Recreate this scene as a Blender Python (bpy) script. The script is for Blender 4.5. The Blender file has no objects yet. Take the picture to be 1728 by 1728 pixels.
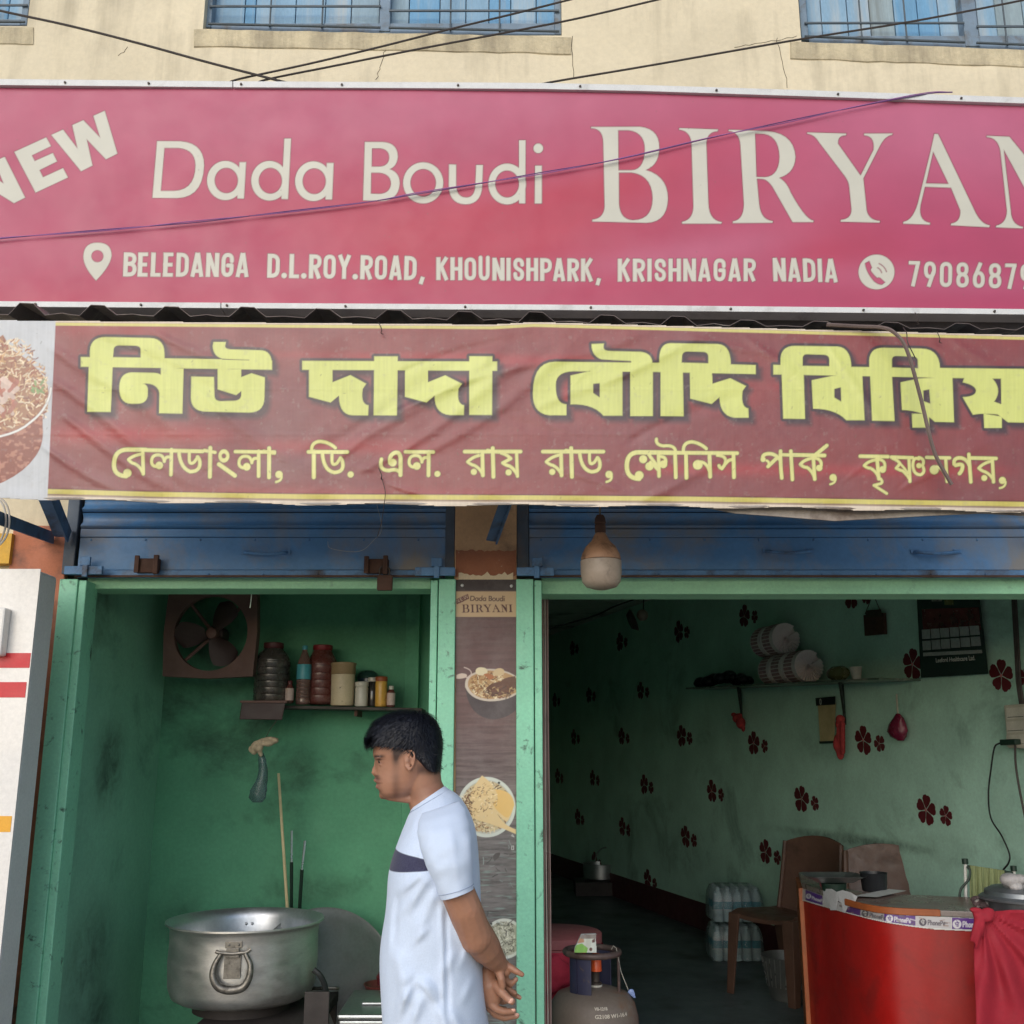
import bpy, bmesh, math, random
import numpy as np
from mathutils import Vector, Matrix, noise as mnoise
random.seed(7); rng = np.random.default_rng(7)
scene = bpy.context.scene
COL = scene.collection
# ------------------------------------------------------------------ camera
FPX = 1730.0; PITCH = math.radians(13.0); EYE = 1.6
cd = bpy.data.cameras.new("camera"); cam = bpy.data.objects.new("camera", cd); COL.objects.link(cam)
cam.location = (0, 0, EYE); cam.rotation_euler = (math.radians(90) + PITCH, 0, 0)
cd.sensor_fit = 'HORIZONTAL'; cd.sensor_width = 36; cd.lens = 36 * FPX / 1728
cd.clip_start = 0.05; cd.clip_end = 3000
scene.camera = cam
# ------------------------------------------------------------------ world, sun, exposure
world = bpy.data.worlds.new("World"); scene.world = world; world.use_nodes = True
wn = world.node_tree
sky = wn.nodes.new('ShaderNodeTexSky'); sky.sky_type = 'NISHITA'; sky.sun_disc = False
SUN_EL = math.radians(28); SUN_ROT = math.radians(200)
sky.sun_elevation = SUN_EL; sky.sun_rotation = SUN_ROT
sky.air_density = 1.0; sky.dust_density = 1.2; sky.ozone_density = 1.0
wn.links.new(sky.outputs[0], wn.nodes['Background'].inputs[0])
wn.nodes['Background'].inputs[1].default_value = 0.15
sd = bpy.data.lights.new("sun", 'SUN'); sun = bpy.data.objects.new("sun", sd); COL.objects.link(sun)
sd.energy = 1.3; sd.angle = math.radians(65); sd.color = (1.0, 0.985, 0.965)
# the sun stands behind the camera, a little to the left, spread wide by thin cloud
sun_dir = Vector((math.sin(SUN_ROT) * math.cos(SUN_EL), math.cos(SUN_ROT) * math.cos(SUN_EL), math.sin(SUN_EL)))
sun.rotation_euler = sun_dir.to_track_quat('Z', 'Y').to_euler()
scene.view_settings.view_transform = 'Standard'; scene.view_settings.look = 'None'
scene.view_settings.exposure = 0.3; scene.view_settings.gamma = 1.0
scene.cycles.max_bounces = 10; scene.cycles.diffuse_bounces = 6; scene.cycles.glossy_bounces = 4
scene.cycles.transmission_bounces = 6; scene.cycles.use_denoising = True
# ------------------------------------------------------------------ measuring helpers
CP, SP = math.cos(PITCH), math.sin(PITCH)
def P(px, py, Y):
    """world point seen at photo pixel (px,py) at distance Y in front of the camera"""
    u = (px - 864) / FPX; v = (864 - py) / FPX
    t = Y / (CP - v * SP)
    return Vector((u * t, Y, EYE + (SP + v * CP) * t))
def Pn(px, py, Y):
    u = (px - 864) / FPX; v = (864 - py) / FPX
    t = Y / (CP - v * SP)
    return np.stack([u * t, Y + 0 * u, EYE + (SP + v * CP) * t], -1)
def XA(px, py, Y): return P(px, py, Y).x
def ZA(py, Y): return P(864, py, Y).z
# the side wall of the right-hand shop runs back at a slant
WS = -0.27; WX0 = 1.40 - WS * 8.56           # x = WX0 + WS*y
WDIR = Vector((WS, 1, 0)).normalized(); WNRM = Vector((-1, WS, 0)).normalized()
def PW(px, py, off=0.0):
    u = (px - 864) / FPX; v = (864 - py) / FPX
    dx, dy, dz = u, CP - v * SP, SP + v * CP
    o = off / abs(WNRM.x)
    t = (WX0 - o) / (dx - WS * dy)
    return Vector((dx * t, dy * t, EYE + dz * t))
def srgb(r, g, b):
    return tuple(((c / 255) / 12.92 if c / 255 <= 0.04045 else ((c / 255 + 0.055) / 1.055) ** 2.4) for c in (r, g, b))
# ------------------------------------------------------------------ tagging
def tag(o, label=None, cat=None, group=None, kind=None):
    if label: o['label'] = label
    if cat: o['category'] = cat
    if group: o['group'] = group
    if kind: o['kind'] = kind
    return o
def thing(name, loc, label, cat, group=None):
    o = bpy.data.objects.new(name, None); COL.objects.link(o); o.location = loc
    o.empty_display_size = 0.1
    return tag(o, label, cat, group)
ORG = {}
def origin(o):
    v = Vector((0, 0, 0))
    while o is not None:
        v += Vector(o.location); o = o.parent
    return v
def link(name, me, mat, parent=None, loc=None):
    o = bpy.data.objects.new(name, me); COL.objects.link(o)
    if mat is not None and not me.materials:
        for m in (mat if isinstance(mat, (list, tuple)) else [mat]): me.materials.append(m)
    if parent is not None: o.parent = parent
    if loc is not None: o.location = loc
    return o
def copy_tree(o, parent=None):
    c = o.copy(); COL.objects.link(c); c.parent = parent
    for ch in list(o.children): copy_tree(ch, c)
    return c
# ------------------------------------------------------------------ mesh builder
class MB:
    def __init__(s): s.v = []; s.f = []; s.m = []; s.cm = 0
    def add(s, vs, fs):
        b = len(s.v); s.v += [tuple(v) for v in vs]
        for f in fs: s.f.append([i + b for i in f]); s.m.append(s.cm)
        return s
    def hexa(s, p):      # p: 8 points, 0-3 one face, 4-7 the opposite
        return s.add(p, [(0,3,2,1),(4,5,6,7),(0,1,5,4),(1,2,6,5),(2,3,7,6),(3,0,4,7)])
    def box(s, x0, x1, y0, y1, z0, z1):
        return s.hexa([(x0,y0,z0),(x1,y0,z0),(x1,y1,z0),(x0,y1,z0),(x0,y0,z1),(x1,y0,z1),(x1,y1,z1),(x0,y1,z1)])
    def pxbox(s, x0, y0, x1, y1, Y0, Y1, ref=None):
        """upright box whose front face (distance Y0) covers photo rectangle; back at Y1"""
        rx = (y0 + y1) / 2 if ref is None else ref
        X0, X1 = XA(x0, rx, Y0), XA(x1, rx, Y0)
        return s.box(X0, X1, Y0, Y1, ZA(y1, Y0), ZA(y0, Y0))
    def prism(s, pts, off):      # planar polygon pts extruded by vector off
        n = len(pts); off = Vector(off)
        a = [Vector(p) for p in pts]; b = [p + off for p in a]
        return s.add(a + b, [tuple(range(n))[::-1], tuple(range(n, 2*n))] + [(i, (i+1) % n, n + (i+1) % n, n + i) for i in range(n)])
    def ring_loft(s, rings, cap0=True, cap1=True, closed=True):
        n = len(rings[0]); vs = [p for r in rings for p in r]; fs = []
        for k in range(len(rings) - 1):
            for i in range(n if closed else n - 1):
                j = (i + 1) % n
                fs.append((k*n+i, k*n+j, (k+1)*n+j, (k+1)*n+i))
        if cap0: fs.append(tuple(range(n))[::-1])
        if cap1: fs.append(tuple((len(rings)-1)*n + i for i in range(n)))
        return s.add(vs, fs)
    def tube(s, pts, r, n=8, caps=True):
        pts = [Vector(p) for p in pts]; rr = r if isinstance(r, (list, tuple)) else [r]*len(pts)
        rings = []; up = None
        for i, p in enumerate(pts):
            d = (pts[min(i+1, len(pts)-1)] - pts[max(i-1, 0)]).normalized()
            if up is None:
                up = Vector((0,0,1)) if abs(d.z) < .9 else Vector((1,0,0))
            a = d.cross(up).normalized(); up = a.cross(d).normalized()
            rings.append([p + (a*math.cos(2*math.pi*k/n) + up*math.sin(2*math.pi*k/n))*rr[i] for k in range(n)])
        return s.ring_loft(rings, caps, caps)
    def lathe(s, prof, c, n=32, axis=(0,0,1), xdir=None, sx=1, sy=1, cap0=True, cap1=True):
        """prof: (radius, height) pairs along axis from c"""
        ax = Vector(axis).normalized(); x = Vector(xdir).normalized() if xdir is not None else (Vector((1,0,0)) if abs(ax.x) < .9 else Vector((0,1,0)))
        x = (x - ax*x.dot(ax)).normalized(); y = ax.cross(x); c = Vector(c)
        rings = [[c + ax*h + x*(r*sx*math.cos(2*math.pi*k/n)) + y*(r*sy*math.sin(2*math.pi*k/n)) for k in range(n)] for r, h in prof]
        return s.ring_loft(rings, cap0, cap1)
    def ball(s, c, r, nu=14, nv=9, sc=(1,1,1), rot=None):
        c = Vector(c); vs = []; fs = []
        for i in range(nv+1):
            th = math.pi*i/nv
            for k in range(nu):
                ph = 2*math.pi*k/nu
                p = Vector((math.sin(th)*math.cos(ph)*sc[0], math.sin(th)*math.sin(ph)*sc[1], math.cos(th)*sc[2]))*r
                if rot is not None: p = rot @ p
                vs.append(c + p)
        for i in range(nv):
            for k in range(nu):
                j = (k+1) % nu
                fs.append((i*nu+k, (i+1)*nu+k, (i+1)*nu+j, i*nu+j))
        return s.add(vs, fs)
    def limb(s, pts, rad, n=14):
        for i in range(len(pts)):
            s.ball(pts[i], rad[i], n, 10)
            if i: s.tube([pts[i-1], pts[i]], [rad[i-1], rad[i]], n)
        return s
    def mesh(s, name, org=Vector((0,0,0)), smooth=False, fix=True):
        me = bpy.data.meshes.new(name)
        me.from_pydata([(v[0]-org.x, v[1]-org.y, v[2]-org.z) for v in s.v], [], s.f)
        if any(s.m): me.polygons.foreach_set('material_index', s.m)
        if fix:
            bm = bmesh.new(); bm.from_mesh(me)
            bmesh.ops.remove_doubles(bm, verts=bm.verts, dist=1e-6)
            bmesh.ops.recalc_face_normals(bm, faces=bm.faces); bm.to_mesh(me); bm.free()
        if smooth: me.shade_smooth() if hasattr(me, 'shade_smooth') else None
        me.update(); return me
    def build(s, name, mat, parent=None, smooth=False, bevel=0, fix=True, ang=40, loc=None):
        org = Vector(loc) if (loc is not None and parent is None) else origin(parent)
        me = s.mesh(name, org, False, fix)
        o = link(name, me, mat, parent, loc if parent is None else None)
        if smooth:
            me.polygons.foreach_set('use_smooth', [True]*len(me.polygons))
            if ang < 180: me.set_sharp_from_angle(angle=math.radians(ang))
        if bevel:
            b = o.modifiers.new('bevel', 'BEVEL'); b.width = bevel; b.segments = 2; b.limit_method = 'ANGLE'; b.angle_limit = math.radians(35)
            b.harden_normals = False
        return o
def spline(pts, n=8):
    """Catmull-Rom through points"""
    pts = [Vector(p) for p in pts]
    if len(pts) < 3: return pts
    out = []
    P_ = [pts[0]*2-pts[1]] + pts + [pts[-1]*2-pts[-2]]
    for i in range(1, len(P_)-2):
        a, b, c, d = P_[i-1], P_[i], P_[i+1], P_[i+2]
        for k in range(n):
            t = k/n
            out.append(0.5*((2*b) + (c-a)*t + (2*a-5*b+4*c-d)*t*t + (3*b-a-3*c+d)*t*t*t))
    out.append(pts[-1]); return out
def remeshed(mb, name, voxel, org, smooth=6, factor=0.5):
    me = mb.mesh(name + '_src', org, fix=True)
    o = bpy.data.objects.new(name + '_tmp', me); COL.objects.link(o)
    r = o.modifiers.new('r', 'REMESH'); r.mode = 'VOXEL'; r.voxel_size = voxel
    if smooth:
        sm = o.modifiers.new('s', 'SMOOTH'); sm.iterations = smooth; sm.factor = factor
    dg = bpy.context.evaluated_depsgraph_get(); dg.update()
    out = bpy.data.meshes.new_from_object(o.evaluated_get(dg))
    bpy.data.objects.remove(o); bpy.data.meshes.remove(me)
    out.name = name
    out.polygons.foreach_set('use_smooth', [True]*len(out.polygons))
    return out
# ------------------------------------------------------------------ materials
def new_mat(name):
    m = bpy.data.materials.new(name); m.use_nodes = True
    nt = m.node_tree; b = nt.nodes['Principled BSDF']; return m, nt, b
def N(nt, t, **kw):
    n = nt.nodes.new(t)
    for k, v in kw.items(): setattr(n, k, v)
    return n
def noise_node(nt, vec, scale, detail=5, rough=.6, dist=0):
    n = N(nt, 'ShaderNodeTexNoise'); n.inputs['Scale'].default_value = scale
    n.inputs['Detail'].default_value = detail; n.inputs['Roughness'].default_value = rough
    n.inputs['Distortion'].default_value = dist
    nt.links.new(vec, n.inputs['Vector']); return n.outputs['Fac']
def ramp(nt, fac, stops):
    r = N(nt, 'ShaderNodeValToRGB'); e = r.color_ramp.elements
    while len(e) < len(stops): e.new(.5)
    for i, (p, c) in enumerate(stops):
        e[i].position = p; e[i].color = (c, c, c, 1) if isinstance(c, (int, float)) else (*c, 1)
    nt.links.new(fac, r.inputs[0]); return r.outputs[0]
def mix(nt, fac, a, b, mode='MIX'):
    n = N(nt, 'ShaderNodeMix', data_type='RGBA', blend_type=mode); n.clamp_factor = True
    for s, v in ((0, fac), (6, a), (7, b)):
        if isinstance(v, (int, float)): n.inputs[s].default_value = v
        elif isinstance(v, tuple): n.inputs[s].default_value = (*v[:3], 1)
        else: nt.links.new(v, n.inputs[s])
    return n.outputs[2]
def pm(name, col, rough=.6, var=.25, scale=6, bump=.15, bscale=80, bdist=.002, metal=0, coat=0, dirt=None,
       dirt_scale=3, dirt_lo=.5, dirt_hi=.7, streak=False, spec=.5, trans=0, alpha=1, col2=None, fine=.12, sheen=0, sss=0, stretch=(1,1,1)):
    """weathered painted surface: patchy tone, fine speckle, dirt patches or vertical streaks, small relief"""
    m, nt, b = new_mat(name)
    tc = N(nt, 'ShaderNodeTexCoord'); mp = N(nt, 'ShaderNodeMapping'); mp.inputs['Scale'].default_value = stretch
    nt.links.new(tc.outputs['Object'], mp.inputs[0]); vec = mp.outputs[0]
    n1 = noise_node(nt, vec, scale, 6, .6)
    lo = tuple(max(0, c*(1-var)) for c in col); hi = tuple(min(1, c*(1+var)) for c in col) if col2 is None else col2
    c = mix(nt, ramp(nt, n1, [(.3, 0.0), (.7, 1.0)]), lo, hi)
    if fine:
        n2 = noise_node(nt, vec, scale*22, 4, .7)
        c = mix(nt, ramp(nt, n2, [(.35, 0.0), (.65, 1.0)]), mix(nt, 1.0, c, (1-fine,)*3, 'MULTIPLY'), c)
    rg = ramp(nt, noise_node(nt, vec, scale*3, 4), [(.3, max(0, rough-.1)), (.7, min(1, rough+.1))])
    if dirt is not None:
        if streak:
            m2 = N(nt, 'ShaderNodeMapping'); m2.inputs['Scale'].default_value = (1, 1, .12); nt.links.new(vec, m2.inputs[0])
            n3 = noise_node(nt, m2.outputs[0], dirt_scale*4, 6, .65)
            n3b = noise_node(nt, vec, dirt_scale, 4, .6)
            mm = N(nt, 'ShaderNodeMath', operation='MULTIPLY_ADD'); nt.links.new(n3, mm.inputs[0]); mm.inputs[1].default_value = .55
            mh = N(nt, 'ShaderNodeMath', operation='MULTIPLY'); nt.links.new(n3b, mh.inputs[0]); mh.inputs[1].default_value = .45
            nt.links.new(mh.outputs[0], mm.inputs[2]); f = mm.outputs[0]
        else: f = noise_node(nt, vec, dirt_scale, 7, .68, .4)
        f = ramp(nt, f, [(dirt_lo, 0.0), (dirt_hi, 1.0)])
        c = mix(nt, f, c, dirt)
    nt.links.new(c, b.inputs['Base Color']); nt.links.new(rg, b.inputs['Roughness'])
    b.inputs['Metallic'].default_value = metal; b.inputs['Coat Weight'].default_value = coat
    b.inputs['Specular IOR Level'].default_value = spec
    b.inputs['Transmission Weight'].default_value = trans; b.inputs['Alpha'].default_value = alpha
    if sheen: b.inputs['Sheen Weight'].default_value = sheen
    if sss:
        b.inputs['Subsurface Weight'].default_value = sss; b.inputs['Subsurface Radius'].default_value = (.01, .004, .002); b.inputs['Subsurface Scale'].default_value = 1
    if bump:
        bn = noise_node(nt, vec, bscale, 5, .65); bp = N(nt, 'ShaderNodeBump'); bp.inputs['Strength'].default_value = bump
        bp.inputs['Distance'].default_value = bdist; nt.links.new(bn, bp.inputs['Height']); nt.links.new(bp.outputs[0], b.inputs['Normal'])
    return m
def soot(m, spots, col):
    """grime of its own shape on a wall: spots are (centre, radii, strength), broken up by noise"""
    nt = m.node_tree; b = nt.nodes['Principled BSDF']; src = b.inputs['Base Color'].links[0].from_socket
    ge = N(nt, 'ShaderNodeNewGeometry'); tot = None
    nz = ramp(nt, noise_node(nt, ge.outputs['Position'], 9, 7, .7, .6), [(.36, 0.0), (.64, 1.0)])
    for c, r, s in spots:
        sb = N(nt, 'ShaderNodeVectorMath', operation='SUBTRACT'); nt.links.new(ge.outputs['Position'], sb.inputs[0]); sb.inputs[1].default_value = c
        dv = N(nt, 'ShaderNodeVectorMath', operation='DIVIDE'); nt.links.new(sb.outputs[0], dv.inputs[0]); dv.inputs[1].default_value = r
        ln = N(nt, 'ShaderNodeVectorMath', operation='LENGTH'); nt.links.new(dv.outputs[0], ln.inputs[0])
        mr = N(nt, 'ShaderNodeMapRange', interpolation_type='SMOOTHSTEP'); nt.links.new(ln.outputs['Value'], mr.inputs[0]); mr.inputs[1].default_value = 1; mr.inputs[2].default_value = .15; mr.inputs[3].default_value = 0; mr.inputs[4].default_value = s
        if tot is None: tot = mr.outputs[0]
        else:
            ad = N(nt, 'ShaderNodeMath', operation='MAXIMUM'); nt.links.new(tot, ad.inputs[0]); nt.links.new(mr.outputs[0], ad.inputs[1]); tot = ad.outputs[0]
    ml = N(nt, 'ShaderNodeMath', operation='MULTIPLY_ADD'); nt.links.new(nz, ml.inputs[0]); ml.inputs[1].default_value = .75; ml.inputs[2].default_value = .25
    mu = N(nt, 'ShaderNodeMath', operation='MULTIPLY'); nt.links.new(tot, mu.inputs[0]); nt.links.new(ml.outputs[0], mu.inputs[1])
    nt.links.new(mix(nt, mu.outputs[0], src, col), b.inputs['Base Color'])
def print_mat(name, rough=.35, coat=.0, spec=.5, weave=0, dust=.0, bump=.05, dustcol=(.4,.38,.36)):
    """flat print: colour comes from the printed sheet's own point colours"""
    m, nt, b = new_mat(name)
    at = N(nt, 'ShaderNodeAttribute', attribute_name='print'); c = at.outputs['Color']
    tc = N(nt, 'ShaderNodeTexCoord'); vec = tc.outputs['Object']
    n1 = noise_node(nt, vec, 5, 6, .6); c = mix(nt, ramp(nt, n1, [(.3, 0.0), (.7, 1.0)]), mix(nt, 1.0, c, (.9,.9,.9), 'MULTIPLY'), c)
    if dust:
        n2 = noise_node(nt, vec, 9, 8, .75); c = mix(nt, ramp(nt, n2, [(.45, 0.0), (.85, dust)]), c, dustcol)
    nt.links.new(c, b.inputs['Base Color'])
    nt.links.new(ramp(nt, noise_node(nt, vec, 7, 5), [(.3, max(0, rough-.08)), (.7, rough+.1)]), b.inputs['Roughness'])
    b.inputs['Coat Weight'].default_value = coat; b.inputs['Coat Roughness'].default_value = .25; b.inputs['Specular IOR Level'].default_value = spec
    if bump:
        bp = N(nt, 'ShaderNodeBump'); bp.inputs['Strength'].default_value = bump; bp.inputs['Distance'].default_value = .001
        if weave:
            w1 = N(nt, 'ShaderNodeTexWave', bands_direction='X'); w1.inputs['Scale'].default_value = weave; nt.links.new(vec, w1.inputs[0])
            w2 = N(nt, 'ShaderNodeTexWave', bands_direction='Z'); w2.inputs['Scale'].default_value = weave; nt.links.new(vec, w2.inputs[0])
            ad = N(nt, 'ShaderNodeMath', operation='ADD'); nt.links.new(w1.outputs['Fac'], ad.inputs[0]); nt.links.new(w2.outputs['Fac'], ad.inputs[1])
            nt.links.new(ad.outputs[0], bp.inputs['Height'])
        else: nt.links.new(noise_node(nt, vec, 60, 4), bp.inputs['Height'])
        nt.links.new(bp.outputs[0], b.inputs['Normal'])
    return m
# ------------------------------------------------------------------ drawing flat print
def path(txt, tf=(0,0,1), closed=True):
    ox, oy, s = tf[:3]; pts = []
    for t in txt.split():
        off = t[0] == '~'; x, y = t.lstrip('~').split(',')
        pts.append((ox + float(x)/s, oy + float(y)/(tf[3] if len(tf) > 3 else s), off))
    out = []; n = len(pts)
    for i, (x, y, off) in enumerate(pts):
        if not off: out.append((x, y)); continue
        a = pts[i-1]; b = pts[(i+1) % n]
        if a[2]: a = ((a[0]+x)/2, (a[1]+y)/2)
        if b[2]: b = ((b[0]+x)/2, (b[1]+y)/2); last = True
        else: last = False
        for k in range(1, 7):
            t = k/7; out.append(((1-t)**2*a[0] + 2*t*(1-t)*x + t*t*b[0], (1-t)**2*a[1] + 2*t*(1-t)*y + t*t*b[1]))
        if last: out.append((b[0], b[1]))
    return out
class Canvas:
    def __init__(s, x0, x1, y0, y1, step, col):
        s.step = step; s.xs = np.arange(x0, x1 + step, step); s.ys = np.arange(y0, y1 + step, step)
        s.X, s.Y = np.meshgrid(s.xs, s.ys); s.C = np.ones(s.X.shape + (3,)) * np.array(col)
    def blank(s): return np.full(s.X.shape, 1e3)
    def win(s, x0, x1, y0, y1):
        i0, i1 = np.searchsorted(s.ys, [y0, y1]); j0, j1 = np.searchsorted(s.xs, [x0, x1])
        return slice(max(i0-1, 0), i1+1), slice(max(j0-1, 0), j1+1)
    def sdpoly(s, pts, m=16):
        p = np.array(pts); w = s.win(p[:,0].min()-m, p[:,0].max()+m, p[:,1].min()-m, p[:,1].max()+m)
        X, Y = s.X[w], s.Y[w]; d = np.full(X.shape, 1e9); ins = np.zeros(X.shape, bool)
        for i in range(len(p)):
            a, b = p[i-1], p[i]; e = b - a; L = e @ e
            if L < 1e-12: continue
            t = np.clip(((X-a[0])*e[0] + (Y-a[1])*e[1])/L, 0, 1)
            d = np.minimum(d, (X-a[0]-t*e[0])**2 + (Y-a[1]-t*e[1])**2)
            if a[1] != b[1]:
                c = (a[1] > Y) != (b[1] > Y); ins ^= c & (X < e[0]*(Y-a[1])/(b[1]-a[1]) + a[0])
        d = np.sqrt(d); return w, np.where(ins, -d, d)
    def poly(s, D, pts, m=16):
        w, d = s.sdpoly(pts, m); D[w] = np.minimum(D[w], d); return D
    def cut(s, D, pts, m=16):
        w, d = s.sdpoly(pts, m); D[w] = np.maximum(D[w], -d); return D
    def sdstroke(s, pts, w_, m=6, w1=None, butt=False):
        p = np.array(pts, float); r = w_/2; r1 = r if w1 is None else w1/2; mm = max(r, r1) + m
        w = s.win(p[:,0].min()-mm, p[:,0].max()+mm, p[:,1].min()-mm, p[:,1].max()+mm); X, Y = s.X[w], s.Y[w]; d = np.full(X.shape, 1e9)
        n = len(p) - 1
        for i in range(n):
            a, b = p[i], p[i+1]; e = b - a; L = math.hypot(*e)
            if L < 1e-9: continue
            tt = ((X-a[0])*e[0] + (Y-a[1])*e[1])/L; t = np.clip(tt, 0, L)
            rr = r + (r1-r)*(i + t/L)/n
            dd = np.hypot(X-a[0]-t*e[0]/L, Y-a[1]-t*e[1]/L) - rr
            if butt:
                if i == 0: dd = np.maximum(dd, -tt)
                if i == n-1: dd = np.maximum(dd, tt-L)
            d = np.minimum(d, dd)
        return w, d
    def stroke(s, D, pts, w_, m=6, w1=None, butt=False):
        w, d = s.sdstroke(pts, w_, m, w1, butt); D[w] = np.minimum(D[w], d); return D
    def cutstroke(s, D, pts, w_):
        w, d = s.sdstroke(pts, w_); D[w] = np.maximum(D[w], -d); return D
    def ell(s, D, cx, cy, rx, ry=None, m=10, cut=False):
        ry = rx if ry is None else ry; w = s.win(cx-rx-m, cx+rx+m, cy-ry-m, cy+ry+m); X, Y = s.X[w], s.Y[w]
        q = np.hypot((X-cx)/rx, (Y-cy)/ry); g = np.hypot((X-cx)/rx**2, (Y-cy)/ry**2) + 1e-9
        d = q*(q-1)/g; D[w] = np.maximum(D[w], -d) if cut else np.minimum(D[w], d); return D
    def fill(s, D, col, a=1.0, soft=None, off=0.0):
        soft = s.step if soft is None else soft
        k = (np.clip(.5 - (D-off)/soft, 0, 1)*a)[..., None]; s.C = s.C*(1-k) + np.array(col)*k
    def grains(s, inside, n, cols, l=(4, 9), w=(1.5, 2.6)):
        """scatter small curved strokes (rice, crumbs) inside a region function"""
        x0, x1, y0, y1 = inside[:4]; k = 0; tries = 0
        while k < n and tries < n*20:
            tries += 1; x, y = random.uniform(x0, x1), random.uniform(y0, y1)
            if not inside[4](x, y): continue
            k += 1; a = random.uniform(0, math.pi); L = random.uniform(*l)/2; D = None
            bx = random.uniform(-1, 1)*L*.35; pts = [(x-L*math.cos(a), y-L*math.sin(a)), (x-bx*math.sin(a), y+bx*math.cos(a)), (x+L*math.cos(a), y+L*math.sin(a))]
            wn_, d = s.sdstroke(pts, random.uniform(*w), 2)
            c = np.array(random.choice(cols))*random.uniform(.75, 1.15); kk = np.clip(.5 - d/s.step, 0, 1)[..., None]*.9
            s.C[wn_] = s.C[wn_]*(1-kk) + c*kk
    def noise(s, sx, sy, octv=4, seed=0, amp=.55):
        r = np.random.default_rng(seed); out = np.zeros(s.X.shape); a = 1; tot = 0
        for o in range(octv):
            gx = (s.X - s.xs[0])/sx*2**o; gy = (s.Y - s.ys[0])/sy*2**o
            g = r.random((int(gy.max())+3, int(gx.max())+3)); ix, iy = gx.astype(int), gy.astype(int); fx, fy = gx-ix, gy-iy
            fx, fy = fx*fx*(3-2*fx), fy*fy*(3-2*fy)
            out += a*((g[iy,ix]*(1-fx)+g[iy,ix+1]*fx)*(1-fy) + (g[iy+1,ix]*(1-fx)+g[iy+1,ix+1]*fx)*fy); tot += a; a *= amp
        return out/tot
    def sheet(s, name, mat, parent, Yd, mask=None):
        """turn the drawing into a real sheet: a fine grid at distance Yd with its print as point colours"""
        V = Pn(s.X, s.Y, Yd); org = np.array(origin(parent)); H, W = s.X.shape
        me = bpy.data.meshes.new(name); co = (V - org).reshape(-1, 3).astype(np.float32)
        idx = np.arange(H*W).reshape(H, W)
        q = np.stack([idx[1:, :-1], idx[1:, 1:], idx[:-1, 1:], idx[:-1, :-1]], -1).reshape(-1, 4)
        if mask is not None: q = q[mask[:-1, :-1].reshape(-1)]
        me.vertices.add(H*W); me.vertices.foreach_set('co', co.ravel())
        me.loops.add(q.size); me.loops.foreach_set('vertex_index', q.ravel().astype(np.int32))
        me.polygons.add(len(q)); me.polygons.foreach_set('loop_start', np.arange(0, q.size, 4, dtype=np.int32))
        me.polygons.foreach_set('use_smooth', np.ones(len(q), bool)); me.update(calc_edges=True)
        at = me.color_attributes.new('print', 'FLOAT_COLOR', 'POINT')
        at.data.foreach_set('color', np.concatenate([np.clip(s.C, 0, 1).reshape(-1, 3), np.ones((H*W, 1))], 1).astype(np.float32).ravel())
        return link(name, me, mat, parent)
# ================================================================== LETTERING (outlines traced once, reused on sign and poster)
TB = (980, 200, 4.32); TY = (1340, 200, 4.4536); TD = (240, 220, 5.082); TO = (600, 220, 5.082); TN = (0, 180, 7.855)
BIRYANI = [(TB, ["75,62 430,60 ~575,75 572,215 ~570,340 472,375 ~635,420 635,585 ~630,755 480,760 85,750 85,738 ~170,730 175,640 165,180 ~165,70 75,70"],
            ["272,85 350,85 ~468,100 468,225 ~465,375 370,378 275,378", "277,393 370,393 ~520,410 525,580 ~525,740 380,742 ~285,738 278,620"]),
           (TB, ["718,70 1000,80 998,92 ~920,95 915,180 930,620 ~935,745 1028,755 1026,766 740,766 738,754 ~820,740 822,640 808,180 ~800,90 718,80"], []),
           (TB, ["1078,82 1360,92 ~1555,110 1565,280 ~1560,400 1445,432 ~1500,460 1530,540 ~1640,740 1697,745 1695,755 1545,755 1400,500 ~1360,440 1320,440 1283,438 1300,620 ~1310,740 1400,748 1398,760 1110,762 1110,750 ~1190,740 1190,620 1165,200 ~1160,95 1078,90"],
            ["1270,108 1340,112 ~1445,130 1450,280 ~1445,425 1340,428 1280,426"]),
           (TY, ["100,105 392,113 390,126 ~325,125 330,190 500,430 598,235 ~610,130 527,126 527,113 738,112 738,122 ~680,130 640,215 520,450 545,690 ~560,765 645,770 643,782 350,775 350,763 ~435,755 432,680 415,510 ~410,470 380,430 190,180 ~150,115 100,115"], []),
           (TY, ["1055,115 1082,117 1350,680 ~1400,795 1470,803 1468,817 1178,802 1180,790 ~1255,780 1250,690 1180,520 983,513 950,650 ~930,770 1022,785 1020,797 820,790 822,776 ~890,770 930,640 1025,250"],
            ["1045,248 1162,492 990,488"]),
           (TY, ["1448,130 1618,137 1880,455 1860,200 ~1855,165 1800,160 1800,148 2000,152 2000,164 ~1925,165 1920,210 1950,830 1900,828 1575,232 1628,690 ~1630,800 1720,815 1720,826 1518,818 1518,806 ~1600,790 1600,690 1550,240 ~1530,140 1448,140"], []),
           (TY, ["2070,150 2360,156 2358,168 ~2280,170 2275,240 2295,690 ~2300,810 2390,822 2388,836 2095,830 2093,818 ~2180,800 2180,700 2160,240 ~2155,170 2070,162"], [])]
DADA = [(TD, ["128,92 330,94 ~530,110 530,300 ~520,575 300,580 88,578"], ["190,150 310,150 ~455,160 458,300 ~455,515 270,520 158,520"])]
def ringl(tf, cx, cy, rx, ry, ix, iy, icx=None): return ('ring', tf, cx, cy, rx, ry, ix, iy, icx or cx)
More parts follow.
